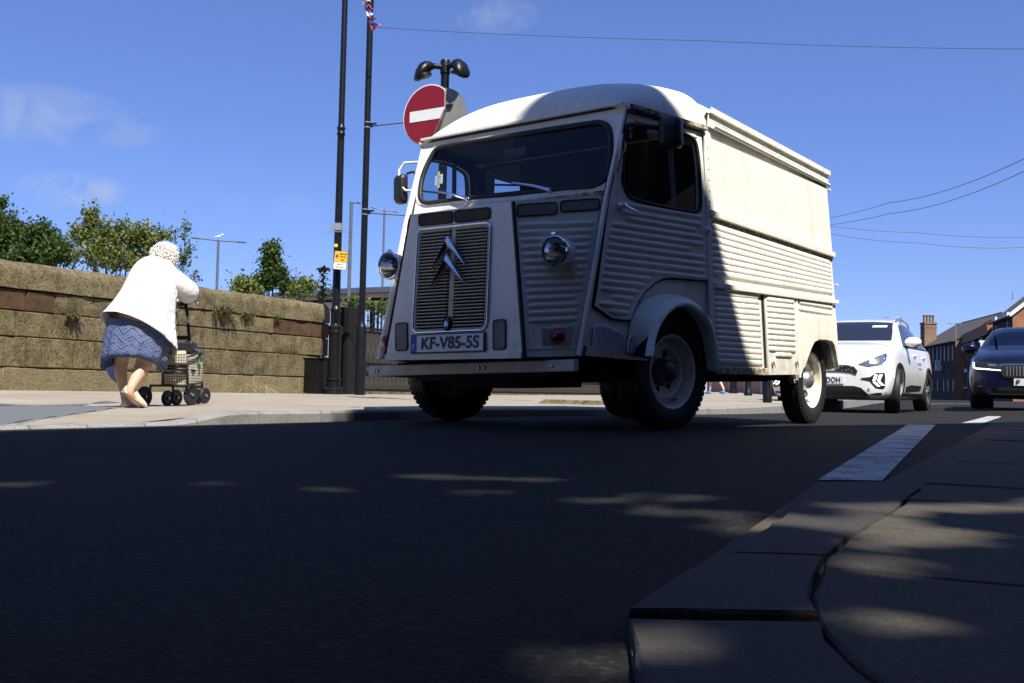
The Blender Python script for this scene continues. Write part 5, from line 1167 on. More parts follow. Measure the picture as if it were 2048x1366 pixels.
# row of low concrete wedges on the pavement beyond the van
ptw = thing('kerb_blocks', 'row of low grey triangular edging blocks seen under the van', 'edging', on_foot(1140, 12.6))
a, b_ = at(1097, 811, 12.6) - ptw.location, at(1210, 812, 12.0) - ptw.location; a.z = b_.z = 0
for k in range(6):
    f = k / 5; c = a.lerp(b_, f); d = (b_ - a).normalized(); w = (b_ - a).length / 10 * .97; q = Vector((-d.y, d.x, 0)) * .12; mb = MB()
    mb.add([c - d * w - q, c + d * w - q, c + d * w + q, c - d * w + q, c + d * w * .95 - q * .2 + Vector((0, 0, .05)), c - d * w * .6 - q * .2 + Vector((0, 0, .05)), c - d * w * .6 + q * .8 + Vector((0, 0, .05)), c + d * w * .95 + q * .8 + Vector((0, 0, .05))], [(0, 1, 4, 5), (1, 2, 7, 4), (2, 3, 6, 7), (3, 0, 5, 6), (5, 4, 7, 6)])
    mb.build('edging_block', 'sandstone', ptw)
# station canopy beyond the railings
def canopy():
    A, B, C_ = at(545, 585.5, 34), at(700, 576, 31), at(830, 571, 29.5); cn = thing('platform_canopy', 'long grey flat canopy roof beyond the wall and railings', 'canopy', (A.x, A.y, 0))
    L0 = cn.location.copy(); back = Vector((1.4, 2.6, 0))
    for nm, P_, m, dz, th, ins in (('roof_fascia', (A, B, C_), 'canopy_grey', 0, .16, 0), ('soffit', (A, B, C_), 'canopy_under', -.17, .10, .25), ('gutter_beam', (A, B, C_), 'canopy_under', -.36, .10, .5)):
        mb = MB(); st = []
        for p in P_:
            q = p - L0 + Vector((0, 0, dz)) + back * ins * .3; st.append([q, q + back * (1 - ins), q + back * (1 - ins) - Vector((0, 0, th)), q - Vector((0, 0, th))])
        mb.rings(st, cap0=True, cap1=True); mb.build(nm, m, cn)
    for x, w in ((746, .16), (757, .06), (640, .12)):
        p = at(x, 600, 31.2) - L0; mb = MB(); mb.box((p.x, p.y, 1.6), (w, w, 3.1)); mb.build('canopy_column', 'black_paint', cn)
canopy()
# distant lighting columns
def far_lamp(x, yt, d, arms, label, r=.055, heads=True, square=False):
    p = at(x, yt, d); base = Vector((p.x, p.y, .1)); t_ = thing('street_light', label, 'street light', base); H_ = p.z - .1
    mb = MB(); mb.tube([(0, 0, 0), (0, 0, 1.2), (0, 0, H_)], [r * 1.5, r * 1.2, r], 8); mb.build('shaft', 'canopy_grey', t_)
    for ax_, ay_ in arms:
        q = at(ax_, ay_, d) - base; s0 = Vector((0, 0, H_ - .03)); mb = MB(); mb.tube([s0, s0.lerp(q, .7)], r * .5, 6); mb.build('arm', 'canopy_grey', t_)
        mb = MB(); dd = (q - s0).normalized(); mb.bar(s0.lerp(q, .68), q, .16, .06); mb.build('lamp_head', 'canopy_grey', t_, bevel=.02)
far_lamp(437, 480, 42, ((383, 475.5), (492, 485)), 'distant twin-arm street light above the wall, right of the woman')
gull = at(437, 474, 42); gb = thing('gull', 'small white gull perched on the twin-arm street light', 'bird', gull + Vector((0, 0, -.09)))
mb = MB(); mb.rings([[(q, w * math.cos(t), .07 + zc + w * .9 * math.sin(t)) for t in np.linspace(0, 6.283, 8, endpoint=False)] for q, w, zc in ((-.2, .005, .0), (-.1, .04, .02), (0, .065, .03), (.08, .06, .05), (.12, .035, .10), (.16, .035, .135), (.19, .02, .135), (.24, .003, .12))], cap0=True, cap1=True); mb.build('bird_body', 'sign_white', gb, smooth=True)
mb = MB(); mb.tube([(0, .02, .0), (0, .02, .06)], .006, 5); mb.build('leg', 'sign_yellow', gb); mb = MB(); mb.tube([(0, -.02, .0), (0, -.02, .06)], .006, 5); mb.build('leg', 'sign_yellow', gb)
far_lamp(703, 404, 30, ((721, 405.5),), 'slim street light with a short arm, between the lamp column and the banner pole', .05)
far_lamp(850, 412, 38, ((791, 399.5), (905, 420)), 'twin-arm street light mostly hidden behind the van', .05)
far_lamp(769, 420, 60, ((742, 414), (796, 424)), 'far thin street light above the railings', .06)
far_lamp(1801, 635, 95, ((1767, 634),), 'far single-arm street light above the white car', .07)
far_lamp(20, 491, 26, ((46, 489),), 'dark street light half buried in the trees above the wall', .05)

# ------------------------------------------------------------------ trees and plants
def leaf_cloud(pts, size, tone_f, mb=None, aspect=1.7, up=.3):
    """one small folded leaf (a kite of two triangles) at each point"""
    n = len(pts); pts = np.asarray(pts); d = rng.normal(size=(n, 3)); d /= np.linalg.norm(d, axis=1)[:, None]; e = rng.normal(size=(n, 3)); e[:, 2] += up; e -= d * (e * d).sum(1)[:, None]; e /= np.linalg.norm(e, axis=1)[:, None]
    s = size * rng.uniform(.6, 1.25, n)[:, None]; f = np.cross(d, e)
    V = np.stack([pts - d * s * aspect / 2, pts + e * s / 2 + f * s * .12, pts + d * s * aspect / 2, pts - e * s / 2 + f * s * .12], 1).reshape(-1, 3)
    me = bpy.data.meshes.new('foliage'); nf = n
    me.vertices.add(4 * n); me.vertices.foreach_set('co', V.astype(np.float32).ravel()); me.loops.add(4 * n); me.loops.foreach_set('vertex_index', np.arange(4 * n, dtype=np.int32))
    me.polygons.add(n); me.polygons.foreach_set('loop_start', np.arange(0, 4 * n, 4, dtype=np.int32)); me.update(calc_edges=True)
    a = me.attributes.new('tone', 'FLOAT', 'FACE'); a.data.foreach_set('value', tone_f.astype(np.float32)); return me
def limb_tree(name, label, base, top_z, blobs, leaf, mat, n, cat='tree', group=None, trunk_r=.12, barkm='bark', twigs=26, twigr=.012, shell=.45):
    """trunk, limbs to every blob, leaves gathered in clumps on twigs through the crown's volume; blobs are (centre, (rx,ry,rz), weight)"""
    t = thing(name, label, cat, base, group); B = np.array(base); mb = MB(); c0 = np.mean([b[0] for b in blobs], axis=0)
    fork = np.array([B[0] * .6 + c0[0] * .4, B[1] * .6 + c0[1] * .4, B[2] + (top_z - B[2]) * .38])
    mb.tube([(0, 0, 0), tuple((fork - B) * .5 + np.array([.03, .02, 0])), tuple(fork - B)], [trunk_r, trunk_r * .8, trunk_r * .65], 8); mb.build('trunk', barkm, t, smooth=True)
    mb = MB(); P = []; W = np.array([b[2] for b in blobs], float); W /= W.sum()
    for (c, rad, w), wt in zip(blobs, W):
        c = np.array(c); rad = np.array(rad); mid = (fork + c) / 2 + rng.normal(size=3) * .1; mb.tube([tuple(fork - B), tuple(mid - B), tuple(c - B)], [trunk_r * .45, trunk_r * .3, trunk_r * .14], 6)
        nt = max(4, int(twigs * wt * len(blobs))); per = max(3, int(n * wt / nt))
        for k in range(nt):
            v = rng.normal(size=3); v /= np.linalg.norm(v); q = c + v * rad * rng.uniform(shell, 1.0); mb.tube([tuple(c + (q - c) * .25 - B), tuple((c + q) / 2 + rng.normal(size=3) * .05 - B), tuple(q - B)], [twigr, twigr * .7, twigr * .3], 4, caps=False)
            m = per; f = rng.uniform(.35, 1.08, m)[:, None]; sp_ = (leaf * 1.55) * rng.uniform(.6, 1.3); P.append(c + (q - c) * f + rng.normal(size=(m, 3)) * sp_)
    mb.build('limbs', barkm, t, smooth=True)
    P = np.concatenate(P); tone = np.clip(.5 + .25 * rng.normal(size=len(P)) + .3 * (P[:, 2] - P[:, 2].mean()) / (np.ptp(P[:, 2]) + .01), 0, 1)
    me = leaf_cloud(P - B, leaf, tone); o = obj('crown', me, mat, t); o['kind'] = 'stuff'; return t
def blob(x, y, d, rx, ry, w=1.0, rz=None):
    """crown lobe seen at a photo pixel, d metres off, radii given in photo pixels"""
    k = d / FPX; return (np.array(at(x, y, d)), (rx * k, (rz or rx) * k, ry * k), w)
def gbase(x, d, z=.1): p = at(x, 780, d); return (p.x, p.y, z)
limb_tree('broad_tree', 'dense dark green tree rising behind the left end of the wall', gbase(20, 27), 5, [blob(15, 470, 27, 62, 48, 2), blob(80, 478, 26.5, 42, 42, 1.4), blob(-50, 450, 27.5, 70, 60, 1.5), blob(118, 508, 26, 40, 28, 1.2), blob(40, 520, 26, 80, 28, 1.5), blob(-20, 500, 26, 70, 45, 1.2)], .066, 'leaf_dark', 20000, twigs=50)
limb_tree('small_tree', 'pale sunlit loose-leaved tree behind the wall, left of the woman', gbase(235, 24), 4, [blob(182, 440, 24, 20, 34, .7), blob(160, 470, 24, 30, 34, .8), blob(215, 478, 24, 50, 46, 1.6), blob(262, 472, 24, 44, 40, 1.3), blob(300, 480, 24, 36, 28, .8), blob(185, 512, 23.6, 50, 32, 1.2), blob(245, 520, 23.6, 60, 36, 1.5), blob(300, 520, 24, 40, 36, .9), blob(330, 470, 24, 14, 10, .18)], .058, 'leaf_light', 7000, twigs=40, trunk_r=.07, barkm='bark_pale', shell=.6)
limb_tree('bough', 'tip of a leafy dark bough at the left edge above the trees', gbase(-40, 25), 5, [blob(-12, 412, 25, 24, 20, .8), blob(6, 400, 25, 9, 6, .12)], .07, 'leaf_dark', 420, twigs=12, trunk_r=.06)
limb_tree('sapling', 'thin upright sapling with sparse leaves beside the woman\'s head', gbase(370, 20), 3.5, [blob(366, 520, 20, 12, 34, 1), blob(371, 466, 20, 4, 40, .5), blob(380, 500, 20, 10, 22, .35), blob(388, 556, 20, 14, 12, .3), blob(350, 470, 20, 4, 16, .15)], .045, 'leaf_mid', 330, twigs=22, trunk_r=.02, twigr=.006)
limb_tree('round_tree', 'compact deep green tree standing beyond the wall near the lamp column', gbase(540, 30), 4, [blob(545, 498, 30, 18, 18, .7), blob(538, 520, 30, 22, 20, .9), blob(552, 545, 30, 28, 24, 1.3), blob(532, 560, 30, 30, 22, 1.2), blob(512, 575, 30, 26, 16, .8), blob(572, 574, 30, 24, 16, .8)], .06, 'leaf_dark', 7500, twigs=34, trunk_r=.09)
limb_tree('bush', 'bright green bush topping the wall left of the compact tree', gbase(486, 27), 2.9, [blob(484, 570, 27, 26, 16, 1), blob(500, 582, 27, 24, 14, .8)], .07, 'leaf_light', 1300, cat='bush', trunk_r=.03)
limb_tree('bush', 'sunlit yellowish bush behind the wall under the canopy roof', gbase(608, 26), 2.9, [blob(606, 576, 26, 18, 18, 1), blob(590, 582, 26, 22, 12, .7), blob(622, 570, 26, 9, 16, .4)], .06, 'leaf_light', 1100, cat='bush', trunk_r=.03)
limb_tree('bush', 'low dark shrub between the gate post and the canopy', gbase(690, 22), 2.4, [blob(712, 610, 24, 26, 14, 1), blob(770, 618, 24, 24, 16, 1)], .06, 'leaf_mid', 900, cat='bush', trunk_r=.03)
def tall_weed(x, yt, yb, d, label, head):
    p = at(x, yb, d); t = thing('tall_weed', label, 'plant', p); k = d / FPX; H_ = (yb - yt) * k; mb = MB(); mb.tube([(0, 0, -.35), (.01, 0, H_ * .5), (0, 0, H_)], [.016, .013, .008], 6); mb.build('stem', 'leaf_pale', t)
    nl = int(H_ / .017)
    for i in range(nl):
        z = H_ * (i + .5) / nl; a = i * 2.4; ln = (.27 if head else .2) * (1 - .55 * i / nl) * random.uniform(.8, 1.2); D = Vector((math.cos(a), math.sin(a), .9)).normalized(); sd = Vector((-math.sin(a), math.cos(a), 0)); mb = MB()
        q = Vector((0, 0, z)); m = q + D * ln * .55; e = m + (D + Vector((0, 0, -.9))).normalized() * ln * .5; w = ln * .30
        mb.add([q, m - sd * w, m + Vector((0, 0, -.012)), m + sd * w, e], [(0, 1, 2), (0, 2, 3), (1, 4, 2), (2, 4, 3)]); mb.build('leaf', 'leaf_pale' if i < nl * .85 else 'leaf_brown', t, smooth=True, recalc=False)
    if head:
        pts = np.array([0, 0, H_]) + rng.normal(size=(46, 3)) * np.array([.06, .06, .03]); o = obj('seed_head', leaf_cloud(pts, .05, rng.random(46)), 'leaf_brown', t); o['kind'] = 'stuff'
tall_weed(645, 538, 606, 18.6, 'tall pale leafy weed with a brown seed head on the wall by the lamp column', True)
tall_weed(607, 572, 600, 18.2, 'shorter leafy weed sprouting from the wall top, left of the tall one', False)
tall_weed(665, 572, 606, 18.75, 'leafy weed tucked behind the lamp column on the wall top', False)
# ------------------------------------------------------------------ people
def skinned(name, J, E, mat, parent, root, lv=2):
    """one continuous body: joints J {name: (point, radius)} joined by edges E, grown with a Skin modifier"""
    keys = list(J); me = bpy.data.meshes.new(name); me.from_pydata([tuple(J[k][0]) for k in keys], [(keys.index(a), keys.index(b)) for a, b in E], [])
    o = bpy.data.objects.new(name, me); COL.objects.link(o); o.modifiers.new('skin', 'SKIN').use_smooth_shade = True
    sk = me.skin_vertices[0].data if me.skin_vertices else None
    if sk is None:
        bm = bmesh.new(); bm.from_mesh(me); bm.verts.layers.skin.verify(); bm.to_mesh(me); bm.free(); sk = me.skin_vertices[0].data
    for i, k in enumerate(keys):
        r = J[k][1]; sk[i].radius = r if isinstance(r, tuple) else (r, r); sk[i].use_root = (k == root); sk[i].use_loose = False
    s = o.modifiers.new('sub', 'SUBSURF'); s.levels = s.render_levels = lv
    dg = bpy.context.evaluated_depsgraph_get(); m2 = bpy.data.meshes.new_from_object(o.evaluated_get(dg)); bpy.data.objects.remove(o); m2.name = name; m2.materials.clear(); m2.shade_smooth()
    return obj(name, m2, mat, parent)
def fingers(J, E, wrist, d, n, key, s=1.0, curl=.7):
    """palm and five curled fingers from the wrist along d; n is the back-of-hand normal"""
    d, n = Vector(d).normalized(), Vector(n).normalized(); sd = d.cross(n).normalized(); W_ = Vector(wrist); pk = key + '_palm'; J[pk] = (W_ + d * .045 * s, (.030 * s, .018 * s)); E.append((key, pk))
    for i, (off, ln) in enumerate(((-.03, .062), (-.011, .072), (.009, .068), (.027, .055))):
        a = W_ + d * .082 * s + sd * off * s; b = a + (d * .8 - n * .5).normalized() * ln * .5 * s; c = b + (d * (.5 - curl * .5) - n).normalized() * ln * .5 * s
        E.append((pk, f'{key}a{i}')); J[f'{key}a{i}'] = (a, .0095 * s); J[f'{key}b{i}'] = (b, .0085 * s); J[f'{key}c{i}'] = (c, .0068 * s); E += [(f'{key}a{i}', f'{key}b{i}'), (f'{key}b{i}', f'{key}c{i}')]
    a = W_ + d * .03 * s - sd * .034 * s; b = a + (d * .6 - sd * .7 - n * .4).normalized() * .032 * s; c = b + (d * .8 - n * .6).normalized() * .026 * s
    J[key + 't0'] = (a, .0115 * s); J[key + 't1'] = (b, .0095 * s); J[key + 't2'] = (c, .008 * s); E += [(pk, key + 't0'), (key + 't0', key + 't1'), (key + 't1', key + 't2')]
wg = gr(262, 818, .012)
wom = thing('person', 'stooped white-haired person in a white cardigan and blue patterned skirt pushing a wheeled walker', 'person', (at(262, 800, 8.0).x, 8.0, .012))
w0 = Vector(wom.location); L = lambda x, y, d: at(x, y, d) - w0
J = {'pelvis': (L(268, 655, 8.02), (.17, .13)), 'spine': (L(284, 608, 8.06), (.15, .12)), 'chest': (L(304, 570, 8.14), (.13, .11)), 'collar': (L(318, 540, 8.23), (.07, .065)), 'neck': (L(326, 532, 8.30), .052), 'head0': (L(331, 523, 8.38), (.072, .08)), 'head1': (L(331, 512, 8.43), (.07, .08)), 'chin': (L(340, 532, 8.46), .035),
     'rs': (L(341, 554, 8.15), .05), 're': (L(382, 584, 8.22), .043), 'rw': (L(364, 599, 8.44), .026), 'ls': (L(291, 552, 8.33), .05), 'le': (L(300, 592, 8.62), .043), 'lw': (L(332, 604, 8.86), .026),
     'lh': (L(246, 672, 8.08), .095), 'lk': (L(243, 722, 8.16), .058), 'lc': (L(240, 742, 8.13), .056), 'la': (L(248, 783, 8.12), .034), 'lf': (L(252, 806, 8.12), .036), 'lt': (L(262, 811, 8.26), .03),
     'rh': (L(292, 674, 7.98), .10), 'rk': (L(289, 722, 8.02), .064), 'rc': (L(281, 742, 7.96), .060), 'ra': (L(261, 776, 7.86), .036), 'rf': (L(258, 788, 7.85), .036), 'rt': (L(284, 813, 7.98), .028)}
E = [('pelvis', 'spine'), ('spine', 'chest'), ('chest', 'collar'), ('collar', 'neck'), ('neck', 'head0'), ('head0', 'head1'), ('head0', 'chin'), ('collar', 'rs'), ('rs', 're'), ('re', 'rw'), ('collar', 'ls'), ('ls', 'le'), ('le', 'lw'),
     ('pelvis', 'lh'), ('lh', 'lk'), ('lk', 'lc'), ('lc', 'la'), ('la', 'lf'), ('lf', 'lt'), ('pelvis', 'rh'), ('rh', 'rk'), ('rk', 'rc'), ('rc', 'ra'), ('ra', 'rf'), ('rf', 'rt')]
fingers(J, E, J['rw'][0], L(351, 606, 8.52) - J['rw'][0], (0, -.3, 1), 'rw', .95); fingers(J, E, J['lw'][0], L(345, 606, 8.98) - J['lw'][0], (0, -.2, 1), 'lw', .95)
skinned('body', J, E, 'skin', wom, 'pelvis')
hv = (J['chin'][0] - J['head0'][0]).normalized(); hc = (J['head0'][0] + J['head1'][0]) / 2; FD = Vector((.45, .86, -.28)).normalized(); SD = FD.cross(Vector((0, 0, 1))).normalized(); UD = SD.cross(FD)
# face: nose, eyes, mouth, ears (turned away from the picture)
mb = MB(); nb_ = hc + FD * .09 - UD * .005; mb.tube([nb_ + UD * .02, nb_ + FD * .022 - UD * .012, nb_ - UD * .018], [.006, .012, .008], 8); mb.build('nose', 'skin', wom, smooth=True)
for s in (1, -1):
    mb = MB(); c = hc + FD * .083 + SD * .03 * s + UD * .012; mb.lathe([(0, -.008), (.009, -.004), (.011, 0), (.007, .006), (0, .008)], c, FD, 10); mb.build('eye', 'sign_white', wom, smooth=True)
    mb = MB(); c = hc + SD * .078 * s - FD * .0; mb.rings([[c + SD * s * o_ + FD * (w * math.cos(t) - .005) + UD * (w * 1.7 * math.sin(t)) for t in np.linspace(0, 6.283, 10, endpoint=False)] for w, o_ in ((.008, -.012), (.016, .0), (.017, .008), (.010, .006))], cap1=True); mb.build('ear', 'skin', wom, smooth=True)
mb = MB(); c = hc + FD * .088 - UD * .042; mb.tube([c - SD * .022, c + FD * .006, c + SD * .022], [.003, .006, .003], 6); mb.build('mouth', 'flag_red', wom, smooth=True)
# curls of hair: many small tufts over the skull
mb = MB()
for i in range(1100):
    v = rng.normal(size=3); v = Vector(v).normalized(); v = v if (v.dot(FD) < .35 and v.dot(UD) > -.6) else (v - FD * 1.2).normalized()
    if v.dot(UD) < -.65: continue
    r = .080 + .012 * random.random(); c = hc + UD * .012 - FD * .008 + Vector((v.x * r, v.y * r, v.z * r)); t1 = v.cross(Vector(rng.normal(size=3))).normalized(); t2 = v.cross(t1); q = random.uniform(.012, .03); ln_ = random.uniform(.025, .05)
    mb.tube([c, c + v * ln_ * .5 + t1 * q * .5, c + v * ln_ * .9 + t1 * q + t2 * q * .4, c + v * ln_ * .75 + t1 * q * 1.3 + t2 * q], [.004, .0035, .0028, .001], 3, caps=False)
mb.rings([[hc + UD * .008 - FD * .006 + FD * (q * .088 * math.cos(t)) + SD * (q * .088 * math.sin(t)) + UD * zz_ for t in np.linspace(0, 6.283, 16, endpoint=False)] for q, zz_ in ((.75, -.06), (.98, -.03), (1.05, .01), (.98, .05), (.7, .085), (.3, .104), (.02, .108))], cap1=True)
mb.build('hair', 'hair_white', wom, smooth=True)
def ell(l, r, d, hd, n=44, jit=0.0, seed=0, fold=0, tilt=0.0):
    a, b = L(*l, d), L(*r, d); c = (a + b) / 2; ax = (b - a) / 2; out = []
    for k in range(n):
        t = 2 * math.pi * k / n; f = 1 + jit * (math.sin(t * 7 + seed) * .6 + math.sin(t * 11 + seed * 2.1) * .4); p = c + ax * math.cos(t) * f + Vector((0, hd * f * math.sin(t), tilt * math.sin(t))); out.append(p)
    return out
st = [ell((304, 511), (338, 521), 8.27, .07), ell((293, 514), (346, 528), 8.25, .105), ell((277, 522), (355, 542), 8.22, .155, jit=.01), ell((264, 540), (359, 566), 8.17, .19, jit=.012, seed=.3), ell((253, 566), (353, 590), 8.11, .19, jit=.015, seed=.5), ell((240, 589), (349, 613), 8.08, .205, jit=.02, seed=.8), ell((225, 611), (348, 637), 8.06, .22, jit=.03, seed=1.0, tilt=-.03),
      ell((212, 631), (350, 665), 8.05, .235, jit=.045, seed=1.2, tilt=-.08), ell((205, 641), (353, 688), 8.04, .24, jit=.06, seed=1.3, tilt=-.125), ell((204, 644), (353, 700), 8.04, .243, jit=.065, seed=1.35, tilt=-.15), ell((206, 645), (351, 700), 8.04, .235, jit=.065, seed=1.35, tilt=-.15), ell((216, 630), (346, 660), 8.05, .215, jit=.045, seed=1.2, tilt=-.08)]
mb = MB(); mb.rings(st); mb.build('cardigan', 'cardigan_white', wom, smooth=True, sub=1)
def sleeve(pts, rs, n=14):
    mb = MB(); P = [Vector(p) for p in pts]; mb.tube(P, rs, n, caps=False); o = mb.build('sleeve', 'cardigan_white', wom, smooth=True, sub=1); return o
A = [J['collar'][0].lerp(J['rs'][0], .4), J['rs'][0], J['rs'][0].lerp(J['re'][0], .35), J['rs'][0].lerp(J['re'][0], .7), J['re'][0] + Vector((.0, 0, -.005)), J['re'][0].lerp(J['rw'][0], .35), J['re'][0].lerp(J['rw'][0], .62), J['re'][0].lerp(J['rw'][0], .66)]
sleeve(A, [.085, .09, .083, .088, .086, .078, .062, .04])
A = [J['collar'][0].lerp(J['ls'][0], .4), J['ls'][0], J['ls'][0].lerp(J['le'][0], .5), J['le'][0], J['le'][0].lerp(J['lw'][0], .4), J['le'][0].lerp(J['lw'][0], .66), J['le'][0].lerp(J['lw'][0], .7)]
sleeve(A, [.085, .09, .083, .085, .078, .062, .04])
# skirt: two tiers of folds, dipping hem
def skirt_ring(l, r, d, hd, amp, seed, n=72, dip=0.0):
    a, b = L(*l, d), L(*r, d); c = (a + b) / 2; ax = (b - a) / 2; out = []
    for k in range(n):
        t = 2 * math.pi * k / n; f = 1 + amp * (math.sin(9 * t + seed) * .55 + math.sin(15 * t + 2 * seed) * .45); z = -dip * (abs(math.cos(t)) ** 3) + .35 * dip * max(0, math.sin(t)) ** 2
        out.append(c + ax * math.cos(t) * f + Vector((0, hd * math.sin(t) * f, z)))
    return out
st = [skirt_ring((222, 636), (334, 655), 8.05, .19, .0, 0), skirt_ring((215, 660), (336, 676), 8.05, .205, .03, .4), skirt_ring((211, 684), (336, 694), 8.05, .215, .05, .6), skirt_ring((208, 704), (333, 708), 8.05, .22, .065, .8, dip=.02), skirt_ring((206, 717), (331, 716), 8.05, .225, .075, .9, dip=.09), skirt_ring((208, 716), (329, 715), 8.05, .215, .075, .9, dip=.09), skirt_ring((214, 690), (330, 690), 8.05, .195, .04, .6)]
mb = MB(); mb.rings(st); sk = mb.build('skirt', 'skirt_zigzag', wom, smooth=True)
uvl = sk.data.uv_layers.new(name='UVMap'); nR = 72
for poly in sk.data.polygons:
    ks = [v % nR for v in poly.vertices]; wrap = max(ks) - min(ks) > nR / 2
    for li, v in zip(poly.loop_indices, poly.vertices):
        k = v % nR; k = k + nR if wrap and k < nR / 2 else k; uvl.data[li].uv = (k / nR * 2.2, (v // nR) / 6.0)
mb = MB(); q = [[L(214 + i * 1.2, 690 + 3 * i, 8.2), L(206 - .4 * i + (4 if i == 5 else 0), 705 + 9 * i, 8.24 + .02 * (i % 2)), L(222 + 2.2 * i, 722 + 8.6 * i, 8.16 - .02 * (i % 2)), L(240 + .6 * i, 735 + 7.5 * i, 8.2)] for i in range(6)]
mb.rings([[r_[k] for r_ in q] for k in range(4)], close=False); mb.build('skirt_flap', 'skirt_lining', wom, smooth=True, sub=1)
mb = MB(); q = [[L(306 + i * 2, 716 + 5 * i, 8.1), L(318 + i, 714 + 8 * i, 8.04 + .02 * (i % 2)), L(332 - 1.2 * i, 712 + 8.5 * i, 8.12)] for i in range(5)]
mb.rings([[r_[k] for r_ in q] for k in range(3)], close=False); mb.build('skirt_flap', 'skirt_lining', wom, smooth=True, sub=1)
def shoe(heel, toe, up, w=.042):
    heel, toe, up = Vector(heel), Vector(toe), Vector(up); d = (toe - heel); ln = d.length; d.normalize(); up = (up - d * up.dot(d)).normalized(); sd = d.cross(up); s = thing('shoe', None, None); s.parent = wom; st, so = [], []
    for f, k, h in ((-.04, .55, .055), (.03, .8, .07), (.2, .86, .078), (.36, .84, .07), (.55, .98, .052), (.75, 1.05, .042), (.92, .8, .032), (1.0, .4, .018)):
        st.append([heel + d * ln * f + sd * (w * k * math.cos(t)) + up * (.012 + h * max(0, math.sin(t)) + (.0 if math.sin(t) >= 0 else .004 * math.sin(t))) for t in np.linspace(0, 2 * math.pi, 16, endpoint=False)])
        so.append([heel + d * ln * f + sd * (w * (k + .06) * c) + up * z for c, z in ((-1, 0), (1, 0), (1, .016), (-1, .016))])
    mb = MB(); mb.rings(st, cap0=True, cap1=True); mb.build('upper', 'shoe_beige', s, smooth=True); mb = MB(); mb.rings(so, cap0=True, cap1=True); mb.build('sole', 'shoe_sole', s, bevel=.003)
shoe(L(246, 786, 7.84), L(290, 819, 7.98), Vector((.25, .30, .9)), .046); shoe(L(249, 817, 8.08), L(266, 813, 8.30), Vector((0, 0, 1)))
# ------------------------------------------------------------------ wheeled walker with checked bag
wk = thing('wheeled_walker', 'black wheeled walker carrying a cream and black checked shopping bag', 'walker', (at(365, 800, 8.35).x, 8.35, .02)); w0 = Vector(wk.location)
def tubes(name, runs, r, mat='black_paint'):
    for pts in runs:
        mb = MB(); mb.tube([L(*p) for p in pts], r, 8); mb.build(name, mat, wk, smooth=True)
tubes('upright', [[(371, 610, 8.4), (374, 622, 8.4), (377, 660, 8.42), (379, 684, 8.43), (384, 700, 8.45)], [(341, 616, 8.85), (338, 640, 8.85), (340, 690, 8.85)]], .013)
tubes('upright_sleeve', [[(375.5, 632, 8.4), (376.5, 646, 8.41)]], .0145, 'dull_metal')
tubes('handle_grip', [[(345, 611, 8.6), (362, 609, 8.42), (372, 606, 8.40)], [(372, 604, 8.40), (384, 597, 8.30), (389, 592, 8.26)]], .019)
tubes('brake_lever', [[(374, 610, 8.40), (388, 603, 8.32), (396, 606, 8.3), (394, 611, 8.3)]], .007, 'dull_metal')
tubes('brake_cable', [[(345, 612, 8.6), (353, 630, 8.5), (357, 645, 8.45), (352, 668, 8.45)], [(370, 612, 8.42), (355, 625, 8.5), (343, 640, 8.6)]], .0035)
tubes('leg', [[(380, 688, 8.43), (392, 735, 8.5), (403, 762, 8.55), (406, 785, 8.55)], [(388, 728, 8.40), (382, 752, 8.36), (378, 772, 8.34)], [(326, 735, 8.25), (326, 770, 8.25)], [(302, 772, 8.6), (298, 786, 8.6)], [(346, 774, 8.7), (346, 790, 8.7)]], .010)
tubes('base_bar', [[(300, 771, 8.5), (330, 771, 8.3), (378, 773, 8.3), (404, 774, 8.5)], [(314, 738, 8.3), (326, 739, 8.25), (386, 741, 8.3), (394, 742, 8.45)]], .010)
mb = MB(); mb.box(L(378, 690, 8.43), (.06, .06, .07)); mb.box(L(392, 702, 8.45), (.12, .05, .04), Matrix.Rotation(.5, 3, 'Y')); mb.box(L(366, 676, 8.5), (.11, .10, .035)); mb.build('folding_joint', 'black_plastic', wk, bevel=.01); wk_j = None
def wheel2(x, y, d, r, w=.032, ang=.35):
    ax = Vector((math.cos(ang), -math.sin(ang), 0)); c = L(x, y, d); c.z = r - .0 - (w0.z - fz(c + w0)); k = thing('wheel', None, None); k.parent = wk; k.location = c
    mb = MB(); mb.lathe([(r * .55, -w * .4), (r * .9, -w * .5), (r, -w * .25), (r, w * .25), (r * .9, w * .5), (r * .55, w * .4)], (0, 0, 0), ax, 28); mb.build('tyre', 'rubber', k, smooth=40)
    mb = MB(); mb.lathe([(r * .58, w * .42), (r * .5, w * .3), (r * .25, w * .3), (r * .2, w * .55), (0, w * .6)], (0, 0, 0), ax, 20); mb.lathe([(r * .58, -w * .42), (r * .5, -w * .3), (r * .25, -w * .3), (r * .2, -w * .55), (0, -w * .6)], (0, 0, 0), ax, 20); mb.build('hub', 'black_plastic', k, smooth=40)
    mb = MB(); mb.lathe([(.012, w * .5), (.012, w * .72), (0, w * .74)], (0, 0, 0), ax, 10); mb.build('axle_cap', 'dull_metal', k)
wheel2(382, 792, 8.30, .088); wheel2(289, 790, 8.48, .088); wheel2(335, 795, 8.75, .07); wheel2(353, 795, 8.85, .07); wheel2(396, 797, 8.62, .062); wheel2(409, 797, 8.5, .068)
bagc = [L(325, 769, 8.25), L(374, 771, 8.22), L(403, 764, 8.5), L(356, 762, 8.55)]; bagt = [L(325, 716, 8.25), L(372, 712, 8.22), L(404, 704, 8.5), L(356, 706, 8.55)]
bag = MB(); bag.rings([bagc, [a.lerp(b, .5) + (a.lerp(b, .5) - sum(bagc + bagt, Vector()) / 8) * .05 for a, b in zip(bagc, bagt)], bagt], cap0=True, cap1=True); bo = bag.build('shopping_bag', 'check_cloth', wk)
